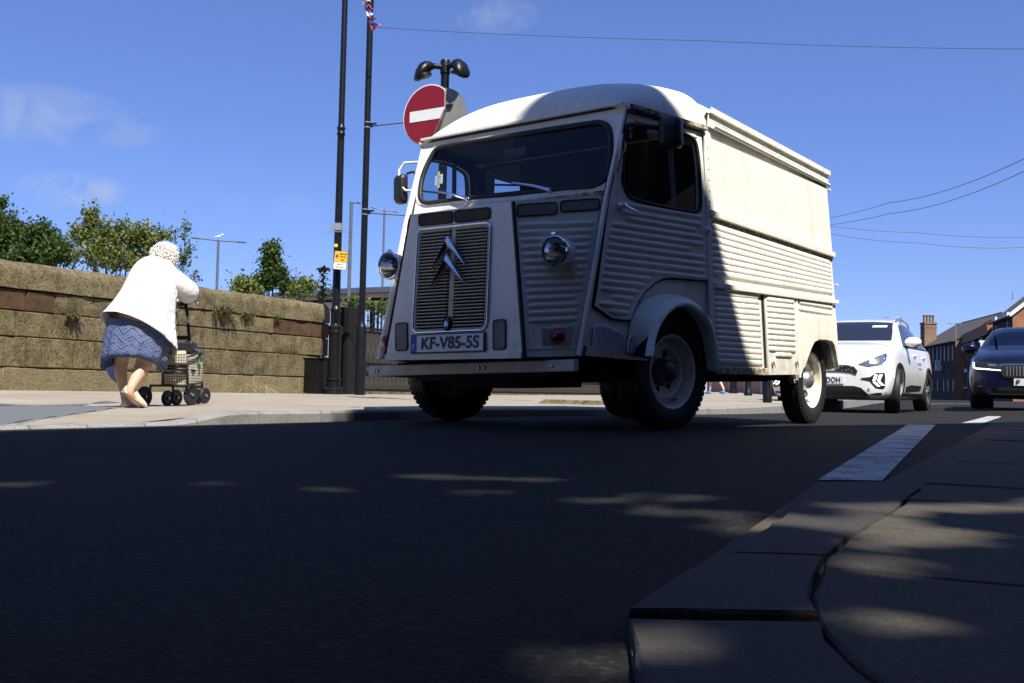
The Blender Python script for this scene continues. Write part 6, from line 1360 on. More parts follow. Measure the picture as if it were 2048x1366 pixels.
def box_uv(o, s):
    me = o.data; uvl = me.uv_layers.new(name='UVMap')
    for p in me.polygons:
        n = p.normal; t = Vector((-n.y, n.x, 0)); t = t.normalized() if t.length > .3 else Vector((1, 0, 0)); b = n.cross(t)
        for li, vi in zip(p.loop_indices, p.vertices): c = me.vertices[vi].co; uvl.data[li].uv = (c.dot(t) * s, c.dot(b) * s)
box_uv(bo, 46)
fl_ = MB(); q = [[L(323, 706, 8.24), L(322.5, 712, 8.19), L(322, 729, 8.19)], [L(371, 704, 8.21), L(372, 710, 8.16), L(373, 729, 8.16)]]
fl_.rings([[a + Vector((0, .0, .012)) for a in q[0]] + [a for a in reversed([p + Vector((0, .02, 0)) for p in q[0]])], [a + Vector((0, 0, .012)) for a in q[1]] + [a for a in reversed([p + Vector((0, .02, 0)) for p in q[1]])]], cap0=True, cap1=True); fo = fl_.build('bag_flap', 'check_cloth', bo); box_uv(fo, 46)
up_ = MB(); up_.box(L(366, 695, 8.42), (.20, .14, .09)); uo = up_.build('upper_pouch', 'black_plastic', wk, bevel=.01)
for pts in ([(325, 731, 8.2), (350, 733, 8.19), (374, 731, 8.19)], [(326, 744, 8.2), (338, 747, 8.18), (352, 743, 8.18), (374, 747, 8.2)], [(374, 712, 8.17), (375, 742, 8.18), (376, 770, 8.19)], [(325, 716, 8.22), (325, 768, 8.22)], [(325, 769, 8.21), (374, 771, 8.18), (403, 765, 8.46)], [(325, 737, 8.2), (374, 738, 8.18)], [(374, 714, 8.18), (390, 709, 8.32), (404, 705, 8.46)]):
    mb = MB(); mb.tube([L(*p) for p in pts], .009, 6); mb.build('bag_trim', 'black_plastic', bo, smooth=True)
mb = MB()
for k in range(5): mb.tube([L(396 + k * .8, 712, 8.42), L(397 + 2 * math.sin(k), 728, 8.40), L(398 + k, 744 - 3 * k, 8.42)], .004, 5)
mb.build('green_cord', 'green_cord', wk)
# a passer-by far down the pavement, of whom the van leaves only the legs in view
pz = on_foot(1432, 33); ps_ = thing('person', 'distant person in shorts and blue trainers, only legs visible under the van', 'person', pz); w0 = Vector(pz)
hd = Vector((-.5, .85, 0)).normalized(); sx = Vector((hd.y, -hd.x, 0)); V_ = lambda f, s, z: hd * f + sx * s + Vector((0, 0, z))
J = {'pelvis': (V_(0, 0, .95), (.15, .11)), 'chest': (V_(.02, 0, 1.3), (.16, .11)), 'collar': (V_(.02, 0, 1.45), .07), 'neck': (V_(.03, 0, 1.53), .05), 'head': (V_(.05, 0, 1.63), .085), 'top': (V_(.04, 0, 1.72), .07), 'ls': (V_(.02, -.19, 1.42), .05), 'le': (V_(.10, -.25, 1.14), .04), 'lw': (V_(.22, -.22, .92), .027), 'rs': (V_(.02, .19, 1.42), .05), 're': (V_(-.10, .25, 1.15), .04), 'rw': (V_(-.06, .25, .90), .027),
     'lh': (V_(0, -.09, .88), .085), 'lk': (V_(.16, -.09, .50), .055), 'la': (V_(.20, -.09, .09), .036), 'lf': (V_(.32, -.09, .04), .03), 'rh': (V_(0, .09, .88), .085), 'rk': (V_(-.05, .09, .48), .055), 'ra': (V_(-.28, .09, .15), .036), 'rf': (V_(-.20, .09, .05), .03)}
E = [('pelvis', 'chest'), ('chest', 'collar'), ('collar', 'neck'), ('neck', 'head'), ('head', 'top'), ('collar', 'ls'), ('ls', 'le'), ('le', 'lw'), ('collar', 'rs'), ('rs', 're'), ('re', 'rw'), ('pelvis', 'lh'), ('lh', 'lk'), ('lk', 'la'), ('la', 'lf'), ('pelvis', 'rh'), ('rh', 'rk'), ('rk', 'ra'), ('ra', 'rf')]
fingers(J, E, J['lw'][0], (.3, .2, -1), sx * -1, 'lw'); fingers(J, E, J['rw'][0], (.1, .1, -1), sx, 'rw')
skinned('body', J, E, 'skin', ps_, 'pelvis', 1)
mb = MB(); mb.rings([[V_(.01 + a * math.cos(t), b * math.sin(t), z) for t in np.linspace(0, 6.283, 20, endpoint=False)] for z, a, b in ((1.48, .07, .08), (1.42, .12, .2), (1.25, .14, .19), (1.0, .14, .18), (.9, .15, .19))]); mb.build('shirt', 'tshirt', ps_, smooth=True)
mb = MB()
for s in (-1, 1): mb.rings([[V_(.0 + (.07 * s * -1) * (.95 - z) + a * math.cos(t), s * .09 + a * math.sin(t), z) for t in np.linspace(0, 6.283, 16, endpoint=False)] for z, a in ((.98, .12), (.8, .11), (.55, .1))])
mb.build('shorts', 'trouser_dark', ps_, smooth=True)
mb = MB(); mb.rings([[V_(.03 + q * .095 * math.cos(t), q * .085 * math.sin(t), z) for t in np.linspace(0, 6.283, 14, endpoint=False)] for q, z in ((.9, 1.62), (1.05, 1.68), (.9, 1.75), (.4, 1.79), (.02, 1.8))], cap1=True); mb.build('hair', 'bark', ps_, smooth=True)
for k, (f, s, z) in enumerate(((.26, -.09, .045), (-.22, .09, .06))):
    mb = MB(); mb.rings([[V_(f + q, s + w * math.cos(t), z + h * math.sin(t)) for t in np.linspace(0, 6.283, 12, endpoint=False)] for q, w, h in ((-.10, .03, .04), (-.05, .045, .05), (.05, .05, .045), (.13, .035, .03))], cap0=True, cap1=True); mb.build('shoe', 'trainer_blue', ps_, smooth=True)

# ------------------------------------------------------------------ cars
def car_body(name, ST, parent, mat, wells, wr, n=9):
    """body lofted through stations (x, zb, w, zw, zs, ws, zt, wt); wheel wells cut out of it"""
    mb = MB(); st = []
    for x, zb, w, zw, zs, ws, zt, wt in ST:
        half = [(0, zb), (.80 * w, zb), (.95 * w, zb + .03), (w, zw - .12), (w * 1.0, zw), (ws + (w - ws) * .45, zs - .04), (ws, zs), (wt + (ws - wt) * .55, zs + (zt - zs) * .45), (wt, zt - .045), (wt * .86, zt - .012), (wt * .5, zt), (0, zt + .006)]
        st.append([(x, y, z) for y, z in half] + [(x, -y, z) for y, z in half[-2:0:-1]])
    mb.rings(st, cap0=True, cap1=True); o = mb.build(name, mat, None, smooth=True, sub=2)
    dg = bpy.context.evaluated_depsgraph_get(); me = bpy.data.meshes.new_from_object(o.evaluated_get(dg)); o.modifiers.clear(); o.data = me
    cut = MB()
    for wx in wells:
        for s in (1, -1): cut.lathe([(wr, -.32), (wr, .32)], (wx, s * .88, wr - .02), (0, 1, 0), 32, cap=True)
    c = cut.build('cut', 'dark_gap', None); b = o.modifiers.new('b', 'BOOLEAN'); b.object = c; b.operation = 'DIFFERENCE'; b.solver = 'EXACT'
    dg = bpy.context.evaluated_depsgraph_get(); me = bpy.data.meshes.new_from_object(o.evaluated_get(dg)); o.modifiers.clear(); o.data = me; bpy.data.objects.remove(c); me.name = name
    me.materials.clear(); me.materials.append(MATS[mat]); me.shade_smooth(); me.set_sharp_from_angle(angle=R(42)); o.parent = parent
    bm = bmesh.new(); bm.from_mesh(me); bvh = BVHTree.FromBMesh(bm); bm.free(); return o, bvh
def conform_mesh(name, poly, bvh, dirv, frm, off=.006, step=.07, thick=.012):
    d = Vector(dirv); ax = 0 if abs(d.x) > .5 else 1; P = lambda a, b: Vector((frm, a, b)) if ax == 0 else Vector((a, frm, b))
    bm = bmesh.new(); bm.faces.new([bm.verts.new(P(a, b)) for a, b in poly])
    for k in ((1, 2) if ax == 0 else (0, 2)):
        lo, hi = min(v.co[k] for v in bm.verts), max(v.co[k] for v in bm.verts); no = Vector((0, 0, 0)); no[k] = 1
        for c in np.arange(lo + step, hi - step * .3, step):
            co = Vector((0, 0, 0)); co[k] = c; bmesh.ops.bisect_plane(bm, geom=bm.verts[:] + bm.edges[:] + bm.faces[:], plane_co=co, plane_no=no)
    for v in bm.verts:
        h = bvh.ray_cast(v.co, d)
        if h[0] is None: h = bvh.find_nearest(v.co + d * abs(frm) * .3)
        v.co = h[0] - d * off
    bm.normal_update(); top = bm.faces[:]; ex = bmesh.ops.extrude_face_region(bm, geom=top); 
    for g in ex['geom']:
        if isinstance(g, bmesh.types.BMVert): g.co += d * (thick + off)
    bmesh.ops.recalc_face_normals(bm, faces=bm.faces); me = bpy.data.meshes.new(name); bm.to_mesh(me); bm.free(); me.shade_smooth(); me.set_sharp_from_angle(angle=R(30)); return me
def stick(name, poly, bvh, mat, parent, dirv=(-1, 0, 0), frm=4.0, off=.006, step=.07): return obj(name, conform_mesh(name, poly, bvh, dirv, frm, off, step), mat, parent)
def mir(poly): return [(-a, b) for a, b in poly]
def car_wheel(parent, x, s, r, w, track, steer=0, spokes=5):
    k = thing('wheel', None, None); k.parent = parent; M = Matrix.Rotation(steer, 4, 'Z'); k.matrix_local = Matrix.Translation((x, s * track / 2, r)) @ M
    A = (0, s, 0); mb = MB(); mb.lathe([(r * .66, -w * .4), (r * .72, -w * .5), (r * .93, -w * .5), (r * .99, -w * .38), (r, -w * .2), (r, w * .2), (r * .99, w * .38), (r * .93, w * .5), (r * .72, w * .5), (r * .66, w * .4)], (0, 0, 0), A, 36); mb.build('tyre', 'rubber', k, smooth=40)
    mb = MB(); mb.lathe([(r * .68, w * .42), (r * .66, w * .46), (r * .62, w * .40), (r * .60, w * .05), (0, w * .02)], (0, 0, 0), A, 36); rm = mb.build('rim', 'black_plastic', k, smooth=40)
    for i in range(spokes):
        t = 2 * math.pi * i / spokes; c = Vector((math.sin(t), 0, math.cos(t))); T = Vector((math.cos(t), 0, -math.sin(t))); mb = MB(); q = []
        for f, hw, o_ in ((.10, .045, .36), (.4, .038, .34), (.64, .05, .44)): q.append([c * r * f + T * hw * e + Vector((0, s * w * o_ - (0 if z else .02 * s), 0)) for e, z in ((-1, 1), (1, 1), (1, 0), (-1, 0))])
        mb.rings(q, cap0=True, cap1=True); mb.build('spoke', 'silver_trim', k)
    mb = MB(); mb.lathe([(.045, w * .3), (.045, w * .40), (0, w * .42)], (0, 0, 0), A, 14); mb.build('hub_cap', 'silver_trim', k, smooth=40)
def arch_ring(parent, x, s, bvh, r0, r1, mat):
    mb = MB(); st = []
    for a in np.linspace(R(-8), R(188), 25):
        row = []
        for rr_ in (r0, (r0 + r1) / 2, r1):
            px_, pz_ = x + rr_ * math.cos(a), r0 - .03 + rr_ * math.sin(a); h = bvh.ray_cast(Vector((px_, s * 2, max(pz_, .22))), Vector((0, -s, 0))); y = h[0].y if h[0] is not None else s * .9; y = s * max(abs(y), .80); row.append(Vector((px_, y + s * .014, pz_)))
        row = [row[0] - Vector((0, s * .06, 0))] + row + [row[-1] - Vector((0, s * .02, 0))]; st.append(row)
    mb.rings(st, close=False); mb.build('arch_trim', mat, parent, smooth=50)
def mirror_pair(parent, x, y, z, mat, under='black_plastic', sides=(1, -1)):
    for s in sides:
        m = thing('door_mirror', None, None); m.parent = parent; m.location = (x, s * y, z); mb = MB(); st = []
        for q, w, h in ((.085, .07, .05), (.06, .11, .075), (-.0, .125, .085), (-.05, .12, .08), (-.06, .11, .07)): st.append([Vector((q, s * (.10 + w * math.cos(t)), .03 + h * math.sin(t))) for t in np.linspace(0, 6.283, 18, endpoint=False)])
        mb.rings(st, cap0=True, cap1=True); mb.build('mirror_shell', mat, m, smooth=50)
        mb = MB(); mb.box((-.01, s * .05, -.045), (.10, .22, .03)); mb.box((-.02, -s * .03, -.05), (.08, .12, .04)); mb.build('mirror_foot', under, m, bevel=.01)
# white crossover: front-left wheel stands at the photo's (1778, 825)
FL = gr(1777, 825, 0); ph = R(31); hf = Vector((-math.sin(ph), -math.cos(ph), 0)); lf_ = Vector((math.cos(ph), -math.sin(ph), 0))
org = Vector((FL.x, FL.y, 0)); sc = 14.9 / FL.y; org = Vector((5.66, 14.86, 0)) - lf_ * .76
M = Matrix((hf, lf_, (0, 0, 1))).transposed().to_4x4(); M.translation = org
kia = thing('white_car', 'white crossover car with black wheel arches driving up behind the van', 'car', mat=M)
ST = [(.885, .36, .50, .52, .60, .46, .68, .40), (.87, .24, .66, .52, .66, .60, .76, .50), (.80, .20, .80, .54, .74, .70, .86, .58), (.62, .19, .875, .56, .84, .77, .93, .64), (.3, .18, .90, .60, .93, .81, 1.00, .68), (0, .18, .90, .64, .975, .83, 1.045, .70), (-.28, .18, .90, .66, 1.0, .84, 1.075, .70),
      (-.55, .18, .90, .68, 1.01, .845, 1.22, .69), (-.95, .18, .90, .68, 1.02, .85, 1.42, .66), (-1.25, .18, .90, .68, 1.025, .85, 1.495, .63), (-1.7, .18, .90, .68, 1.03, .85, 1.525, .61), (-2.4, .18, .90, .68, 1.035, .85, 1.505, .59), (-2.9, .19, .90, .68, 1.045, .84, 1.43, .57), (-3.2, .2, .885, .7, 1.05, .82, 1.28, .58), (-3.40, .24, .84, .7, 1.0, .76, 1.08, .58), (-3.47, .34, .74, .7, .9, .66, .96, .5)]
ST = [((x * .9 if x > 0 else x),) + q for x, *q in [(a[0], *a[1:]) for a in ST] for q in [tuple(q)]]
kb, kv = car_body('body', ST, kia, 'white_car_paint', (0, -2.7), .36)
for x, st_ in ((0, R(9)), (-2.7, 0)):
    for s in (1, -1): car_wheel(kia, x, s, .335, .215, 1.575, st_); arch_ring(kia, x, s, kv, .355, .425, 'black_plastic')
S_ = lambda nm, poly, mat, **k: stick(nm, poly, kv, mat, kia, **k)
S_('windscreen', [(-.70, 1.10), (.70, 1.10), (.665, 1.25), (.60, 1.425), (.3, 1.445), (-.3, 1.445), (-.60, 1.425), (-.665, 1.25)], 'car_glass', off=.014, step=.045)
mb = MB(); mb.box((-1.5, 0, 1.0), (1.3, 1.3, .7)); 
S_('sticker', [(.34, 1.335), (.56, 1.335), (.555, 1.37), (.345, 1.37)], 'sign_white', off=.019, step=.04)
for s in (1, -1):
    m = (lambda p: p) if s > 0 else mir
    S_('headlamp', m([(.46, .70), (.60, .665), (.76, .69), (.80, .76), (.795, .84), (.77, .87), (.66, .80)]), 'lamp_clear', off=.008, step=.05)
    S_('headlamp_lens', m([(.60, .70), (.70, .70), (.74, .74), (.73, .79), (.66, .79), (.60, .75)]), 'black_plastic', off=.013, step=.05); S_('projector', m([(.645 + .032 * math.cos(t), .742 + .032 * math.sin(t)) for t in np.linspace(0, 6.2, 10)]), 'chrome', off=.018)
    S_('lamp_brow', m([(.785, .755), (.80, .76), (.797, .845), (.775, .872), (.765, .865), (.782, .83)]), 'plate_blue', off=.014)
    S_('fog_surround', m([(.50, .50), (.62, .515), (.70, .575), (.80, .58), (.81, .52), (.805, .37), (.78, .345), (.70, .36), (.62, .46), (.50, .485)]), 'black_plastic', off=.008, step=.05)
    for (a, b) in (((.675, .46), (.70, .55)), ((.735, .47), (.76, .555)), ((.675, .445), (.735, .385)), ((.735, .455), (.785, .40))):
        dx = .018; S_('running_light', m([(a[0] - dx, a[1]), (a[0] + dx, a[1]), (b[0] + dx, b[1]), (b[0] - dx, b[1])]), 'running_light', off=.014)
    side = [(-.62, 1.04), (-.72, 1.03), (-1.70, 1.04), (-1.70, 1.44), (-1.40, 1.42), (-1.12, 1.36)]; side2 = [(-1.76, 1.04), (-2.55, 1.06), (-2.85, 1.10), (-2.70, 1.33), (-2.45, 1.41), (-1.76, 1.44)]
    for sd_ in (side, side2): S_('side_window', sd_, 'car_glass', dirv=(0, -s, 0), frm=s * 3.0, off=.005)
    S_('window_trim', [(-.58, 1.03), (-2.9, 1.07), (-2.9, 1.045), (-.58, 1.005)], 'black_plastic', dirv=(0, -s, 0), frm=s * 3.0, off=.008)
    S_('side_moulding', [(-.62, .34), (-.60, .40), (-1.0, .43), (-1.95, .43), (-1.98, .37)], 'black_plastic', dirv=(0, -s, 0), frm=s * 3.0, off=.012); S_('sill_cladding', [(-.30, .19), (-2.36, .19), (-2.36, .30), (-.30, .30)], 'black_plastic', dirv=(0, -s, 0), frm=s * 3.0, off=.014)
    for hx in (-1.35, -2.25):
        mb = MB(); mb.tube([(hx + .10, s * .885, .90), (hx, s * .915, .905), (hx - .10, s * .885, .90)], .016, 8); mb.build('door_handle', 'white_car_paint', kia, smooth=True)
    mb = MB(); mb.tube([(-1.15, s * .60, 1.45), (-1.35, s * .60, 1.495), (-1.9, s * .585, 1.53), (-2.6, s * .565, 1.50), (-2.8, s * .55, 1.43)], .018, 8); mb.build('roof_rail', 'silver_trim', kia, smooth=True)
S_('door_lettering', [(-1.62, .77), (-1.95, .77), (-1.95, .80), (-1.62, .80)], 'silver_trim', dirv=(0, -1, 0), frm=3.0, off=.004); S_('door_lettering', [(-1.62, .70), (-2.02, .70), (-2.02, .715), (-1.62, .715)], 'silver_trim', dirv=(0, -1, 0), frm=3.0, off=.004)
S_('grille', [(-.43, .545), (-.36, .575), (-.2, .59), (.2, .59), (.36, .575), (.43, .545), (.45, .60), (.40, .66), (.30, .685), (-.30, .685), (-.40, .66), (-.45, .60)], 'black_plastic', off=.010, step=.05)
for k in range(26): a = random.uniform(-.36, .38); b_ = random.uniform(.595, .665); S_('grille_stud', [(a, b_), (a + .02, b_ + .004), (a + .016, b_ + .016), (a - .004, b_ + .012)], 'silver_trim', off=.014)
S_('lower_intake', [(-.62, .235), (.62, .235), (.50, .36), (.40, .385), (-.40, .385), (-.50, .36)], 'dark_gap', off=.010); S_('skid_plate', [(-.60, .205), (.60, .205), (.60, .235), (-.60, .235)], 'silver_trim', off=.022)
S_('chin_cladding', [(.60, .19), (.84, .21), (.84, .30), (.70, .29), (.62, .27)], 'black_plastic', off=.012); S_('chin_cladding', mir([(.60, .19), (.84, .21), (.84, .30), (.70, .29), (.62, .27)]), 'black_plastic', off=.012)
np_ = S_('number_plate', [(-.26, .415), (.26, .415), (.26, .525), (-.26, .525)], 'plate_white', off=.012); hx = kv.ray_cast(Vector((4, .1, .47)), Vector((-1, 0, 0)))[0].x
o = obj('lettering', text_mesh('2 DOH', .079, .012, .27), 'letter_black', np_); o.matrix_local = Matrix(((0, 0, 1, hx + .016), (1, 0, 0, -.06), (0, 1, 0, .431), (0, 0, 0, 1)))
mirror_pair(kia, -.72, .86, 1.06, 'white_car_paint')
mb = MB(); mb.box((-1.2, .36, .95), (.12, .46, .55)); mb.box((-1.2, -.36, .95), (.12, .46, .55)); mb.box((-.55, 0, .98), (.3, 1.3, .12)); mb.build('cabin', 'cabin_dark', kia, bevel=.04)
# navy saloon at the right edge
M = Matrix((hf, lf_, (0, 0, 1))).transposed().to_4x4(); ph2 = R(28); hf2 = Vector((-math.sin(ph2), -math.cos(ph2), 0)); lf2 = Vector((math.cos(ph2), -math.sin(ph2), 0)); zs_ = .075
nose_c = at(2066, 760, 15.2); M = Matrix((hf2, lf2, (0, 0, 1))).transposed().to_4x4(); M.translation = Vector((nose_c.x, nose_c.y, zs_)) - hf2 * .92
sk_ = thing('navy_car', 'dark navy car with lit angular running lights at the right edge', 'car', mat=M)
ST = [(.92, .34, .55, .5, .58, .50, .66, .42), (.90, .22, .74, .5, .64, .66, .74, .55), (.80, .18, .86, .54, .72, .76, .82, .64), (.55, .17, .915, .58, .80, .82, .90, .70), (.2, .17, .93, .62, .88, .85, .96, .72), (-.2, .17, .93, .64, .93, .86, 1.01, .74), (-.5, .17, .93, .66, .95, .865, 1.06, .74), (-.85, .17, .93, .66, .96, .87, 1.24, .71), (-1.25, .17, .93, .66, .97, .87, 1.40, .66), (-1.6, .17, .93, .66, .97, .87, 1.455, .63), (-2.2, .17, .93, .66, .98, .86, 1.46, .61), (-2.8, .17, .92, .66, .99, .85, 1.40, .58), (-3.3, .18, .91, .66, 1.0, .83, 1.24, .58), (-3.7, .2, .88, .66, .98, .80, 1.06, .6), (-3.9, .3, .8, .66, .9, .72, .96, .55)]
sb, sv_ = car_body('body', ST, sk_, 'navy_car_paint', (0, -2.84), .36)
for x, st_ in ((0, 0), (-2.84, 0)):
    for s in (1, -1): car_wheel(sk_, x, s, .335, .225, 1.60, st_)
N_ = lambda nm, poly, mat, **k: stick(nm, poly, sv_, mat, sk_, **k)
N_('windscreen', [(-.74, 1.08), (.74, 1.08), (.70, 1.22), (.63, 1.385), (.3, 1.41), (-.3, 1.41), (-.63, 1.385), (-.70, 1.22)], 'car_glass', off=.014, step=.045)
for s in (1, -1):
    m = (lambda p: p) if s > 0 else mir
    N_('headlamp', m([(.42, .615), (.60, .63), (.80, .66), (.86, .70), (.865, .755), (.82, .765), (.6, .74), (.43, .70)]), 'black_plastic', off=.008, step=.05)
    N_('running_light', m([(.44, .616), (.80, .652), (.815, .66), (.83, .745), (.855, .75), (.845, .655), (.80, .63), (.44, .602)]), 'running_light', off=.014, step=.05); N_('projector', m([(.50, .675), (.62, .685), (.62, .71), (.50, .70)]), 'lamp_clear', off=.013)
    for sd_ in ([(-.62, 1.0), (-1.75, 1.0), (-1.75, 1.37), (-1.45, 1.35), (-1.1, 1.25)], [(-1.8, 1.0), (-2.9, 1.02), (-3.1, 1.08), (-2.75, 1.28), (-2.4, 1.36), (-1.8, 1.375)]): N_('side_window', sd_, 'car_glass', dirv=(0, -s, 0), frm=s * 3.0, off=.005)
    N_('lower_vent', m([(.55, .26), (.80, .27), (.82, .36), (.62, .34)]), 'dark_gap', off=.008); N_('fog_lamp', m([(.70, .345), (.79, .35), (.79, .375), (.70, .37)]), 'lamp_clear', off=.014)
gp_ = [(-.36, .50), (.36, .50), (.42, .54), (.44, .68), (.40, .70), (-.40, .70), (-.44, .68), (-.42, .54)]
N_('grille_rim', [(a * 1.05, .6 + (b - .6) * 1.12) for a, b in gp_], 'chrome', off=.008, step=.05); gr_ = N_('grille', gp_, 'dark_gap', off=.012, step=.05)
for k in range(17): y = -.36 + .72 * k / 16; N_('grille_bar', [(y, .525), (y + .012, .525), (y + .010, .675), (y - .002, .675)], 'dull_metal', off=.02)
N_('intake', [(-.52, .22), (.52, .22), (.48, .34), (-.48, .34)], 'dark_gap', off=.008); N_('intake_trim', [(-.62, .235), (.62, .235), (.62, .245), (-.62, .245)], 'silver_trim', off=.014)
np_ = N_('number_plate', [(-.26, .375), (.26, .375), (.26, .485), (-.26, .485)], 'plate_white', off=.012); hx = sv_.ray_cast(Vector((4, -.2, .43)), Vector((-1, 0, 0)))[0].x
o = obj('lettering', text_mesh('P', .079, .02), 'letter_black', np_); o.matrix_local = Matrix(((0, 0, 1, hx + .022), (1, 0, 0, -.225), (0, 1, 0, .391), (0, 0, 0, 1)))
mirror_pair(sk_, -.72, .88, 1.0, 'navy_car_paint')
mb = MB(); mb.box((-1.3, .36, .92), (.12, .46, .55)); mb.box((-1.3, -.36, .92), (.12, .46, .55)); mb.box((-.6, 0, .95), (.3, 1.3, .10)); mb.build('cabin', 'cabin_dark', sk_, bevel=.04)
# ------------------------------------------------------------------ terrace along the bend, far right
def house(name, label, P0, P1, depth, eaves, ridge, bm_, wins, end_m=None, roof_m='slate', chim=None, z0=.2, hip=False, barge=False):
    P0, P1 = Vector((P0[0], P0[1], z0)), Vector((P1[0], P1[1], z0)); L = (P1 - P0).length; M = rot_frame(P0 - P1, loc=P1); wins = [(L - x, z, w, hh, k) for x, z, w, hh, k in wins]
    # local x along the front from far to near, +y is towards the street or away, chosen so that the house lies behind its front
    h = thing(name, label, 'house', mat=M); dpt = -depth            # street side is +y
    mb = MB(); holes = []
    for (x, z, w, hh, kind) in wins: holes.append([(x - w / 2, 0, z), (x + w / 2, 0, z), (x + w / 2, 0, z + hh), (x - w / 2, 0, z + hh)] if kind != 'arch' else [(x - w / 2, 0, z), (x + w / 2, 0, z), (x + w / 2, 0, z + hh - w * .35), (x + w * .3, 0, z + hh - .05), (x, 0, z + hh), (x - w * .3, 0, z + hh - .05), (x - w / 2, 0, z + hh - w * .35)])
    mb.plate([(0, 0, 0), (L, 0, 0), (L, 0, eaves), (0, 0, eaves)], holes, n=(0, 1, 0), thick=.25); f = mb.build('front_wall', bm_, h); box_uv(f, 1)
    mb = MB(); mid = dpt / 2
    for x in (0, L):
        mb.plate([(x, 0, 0), (x, dpt, 0), (x, dpt, eaves), (x, mid, ridge), (x, 0, eaves)], n=(1 if x else -1, 0, 0), off=(.004 if x else -.004, 0, 0), thick=.25)
    mb.plate([(0, dpt, 0), (L, dpt, 0), (L, dpt, eaves), (0, dpt, eaves)], n=(0, -1, 0), thick=.25); e = mb.build('side_wall', end_m or bm_, h); box_uv(e, 1)
    ov = .22; mb = MB()
    for ya, yb in ((ov, mid), (dpt - ov, mid)):
        za = eaves - ov * (ridge - eaves) / abs(mid); n = Vector((0, (ridge - eaves) * (1 if ya > mid else -1), abs(mid))).normalized()
        mb.plate([(-.12, ya, za), (L + .12, ya, za), (L + .12, yb, ridge), (-.12, yb, ridge)], n=n, off=n * .10, thick=.09)
    r = mb.build('roof', roof_m, h)
    mb = MB(); mb.tube([(-.12, mid, ridge + .1), (L + .12, mid, ridge + .1)], .09, 6); mb.build('ridge_tile', 'brick_dark', r)
    mb = MB(); mb.tube([(-.1, ov + .05, eaves - .08), (L + .1, ov + .05, eaves - .08)], .06, 6); mb.build('gutter', 'black_plastic', h)
    if barge:
        for ya in (ov, dpt - ov): mb = MB(); mb.bar((-.14, ya, eaves - .02), (-.14, mid, ridge + .1), .05, .24); mb.build('bargeboard', 'lintel_white', r)
    for (x, z, w, hh, kind), lp in zip(wins, holes):
        fr = MB(); rec = .10
        for a, b in zip(lp, lp[1:] + lp[:1]): fr.bar((a[0], -rec, a[2]), (b[0], -rec, b[2]), .07, .06, up=(0, 1, 0))
        if kind in ('sash', 'white', 'arch'): fr.bar((x - w / 2, -rec, z + hh / 2), (x + w / 2, -rec, z + hh / 2), .05, .05)
        if kind in ('white', 'arch'): fr.bar((x, -rec, z), (x, -rec, z + hh), .04, .05)
        wf = fr.build('window_frame', 'window_white', h); mb = MB(); mb.plate([(a[0], -rec - .02, a[2]) for a in lp], n=(0, 1, 0), thick=.01); mb.build('pane', 'window_white' if kind in ('white', 'arch') else 'house_glass', wf)
        if kind not in ('white', 'arch'):
            mb = MB(); mb.plate([(a[0], -rec - .25, a[2]) for a in lp], n=(0, 1, 0), thick=.01); mb.build('room_dark', 'cabin_dark', wf)
        if kind == 'sash':
            mb = MB(); mb.box((x, .03, z + hh + .16), (w + .3, .14, .30)); mb.build('lintel', 'lintel_white', h); mb = MB(); mb.box((x, .05, z - .07), (w + .24, .18, .12)); mb.build('window_sill', 'lintel_white', h)
    if chim:
        x, w, top = chim; mb = MB(); mb.box((x, mid, (ridge - .6 + top) / 2), (w, .7, top - ridge + .6)); mb.box((x, mid, top - .08), (w + .12, .82, .16)); c = mb.build('chimney', 'brick_brown', h); box_uv(c, 1)
        n = 4
        for k in range(n):
            mb = MB(); mb.lathe([(.13, 0), (.11, .12), (.10, .5), (.14, .53), (.14, .6), (.10, .62)], (x - w / 2 + w * (k + .5) / n, mid, top), n=10, cap=True); mb.lathe([(.06, .6), (.06, .78), (.10, .82), (0, .86)], (x - w / 2 + w * (k + .5) / n, mid, top), n=8); mb.build('chimney_pot', 'chimney_pot', c, smooth=40)
    return h, L
def fr_x(P0, P1, x):          # station along a front seen at photo column x
    k = (x - CX) / FPX; d = np.array(P1) - np.array(P0); t = -(P0[0] - k * P0[1]) / (d[0] - k * d[1]); return t * np.linalg.norm(d), np.array(P0) + d * t
def fz_at(P, y, x): return at(x, y, P[1] * FW[1] + 0.0).z
A0, A1 = (41.6, 102.0), (39.0, 87.4)
def win(P0, P1, x, y0, y1, w, kind):
    s, P = fr_x(P0, P1, x); d = P[1]; z1 = at(x, y0, d).z - .2; z0 = at(x, y1, d).z - .2; return (s, max(.1, z0), w, z1 - z0, kind)
w1 = [win(A0, A1, x, 690 + (1905 - x) * .085, 721 + (1905 - x) * .06, .66, 'white') for x in (1846, 1852.5, 1859, 1866, 1874.5, 1881.5, 1889, 1897, 1905)] + [win(A0, A1, x, 755, 782, .62, 'arch') for x in (1849, 1856.5, 1864.5, 1875, 1887.5, 1896, 1906.5)]
h1, L1 = house('terraced_house', 'long dark brick terrace with rows of narrow white windows and a tall chimney', A0, A1, 7.5, 5.25, 7.6, 'brick_dark', w1, 'brick_orange_lit')
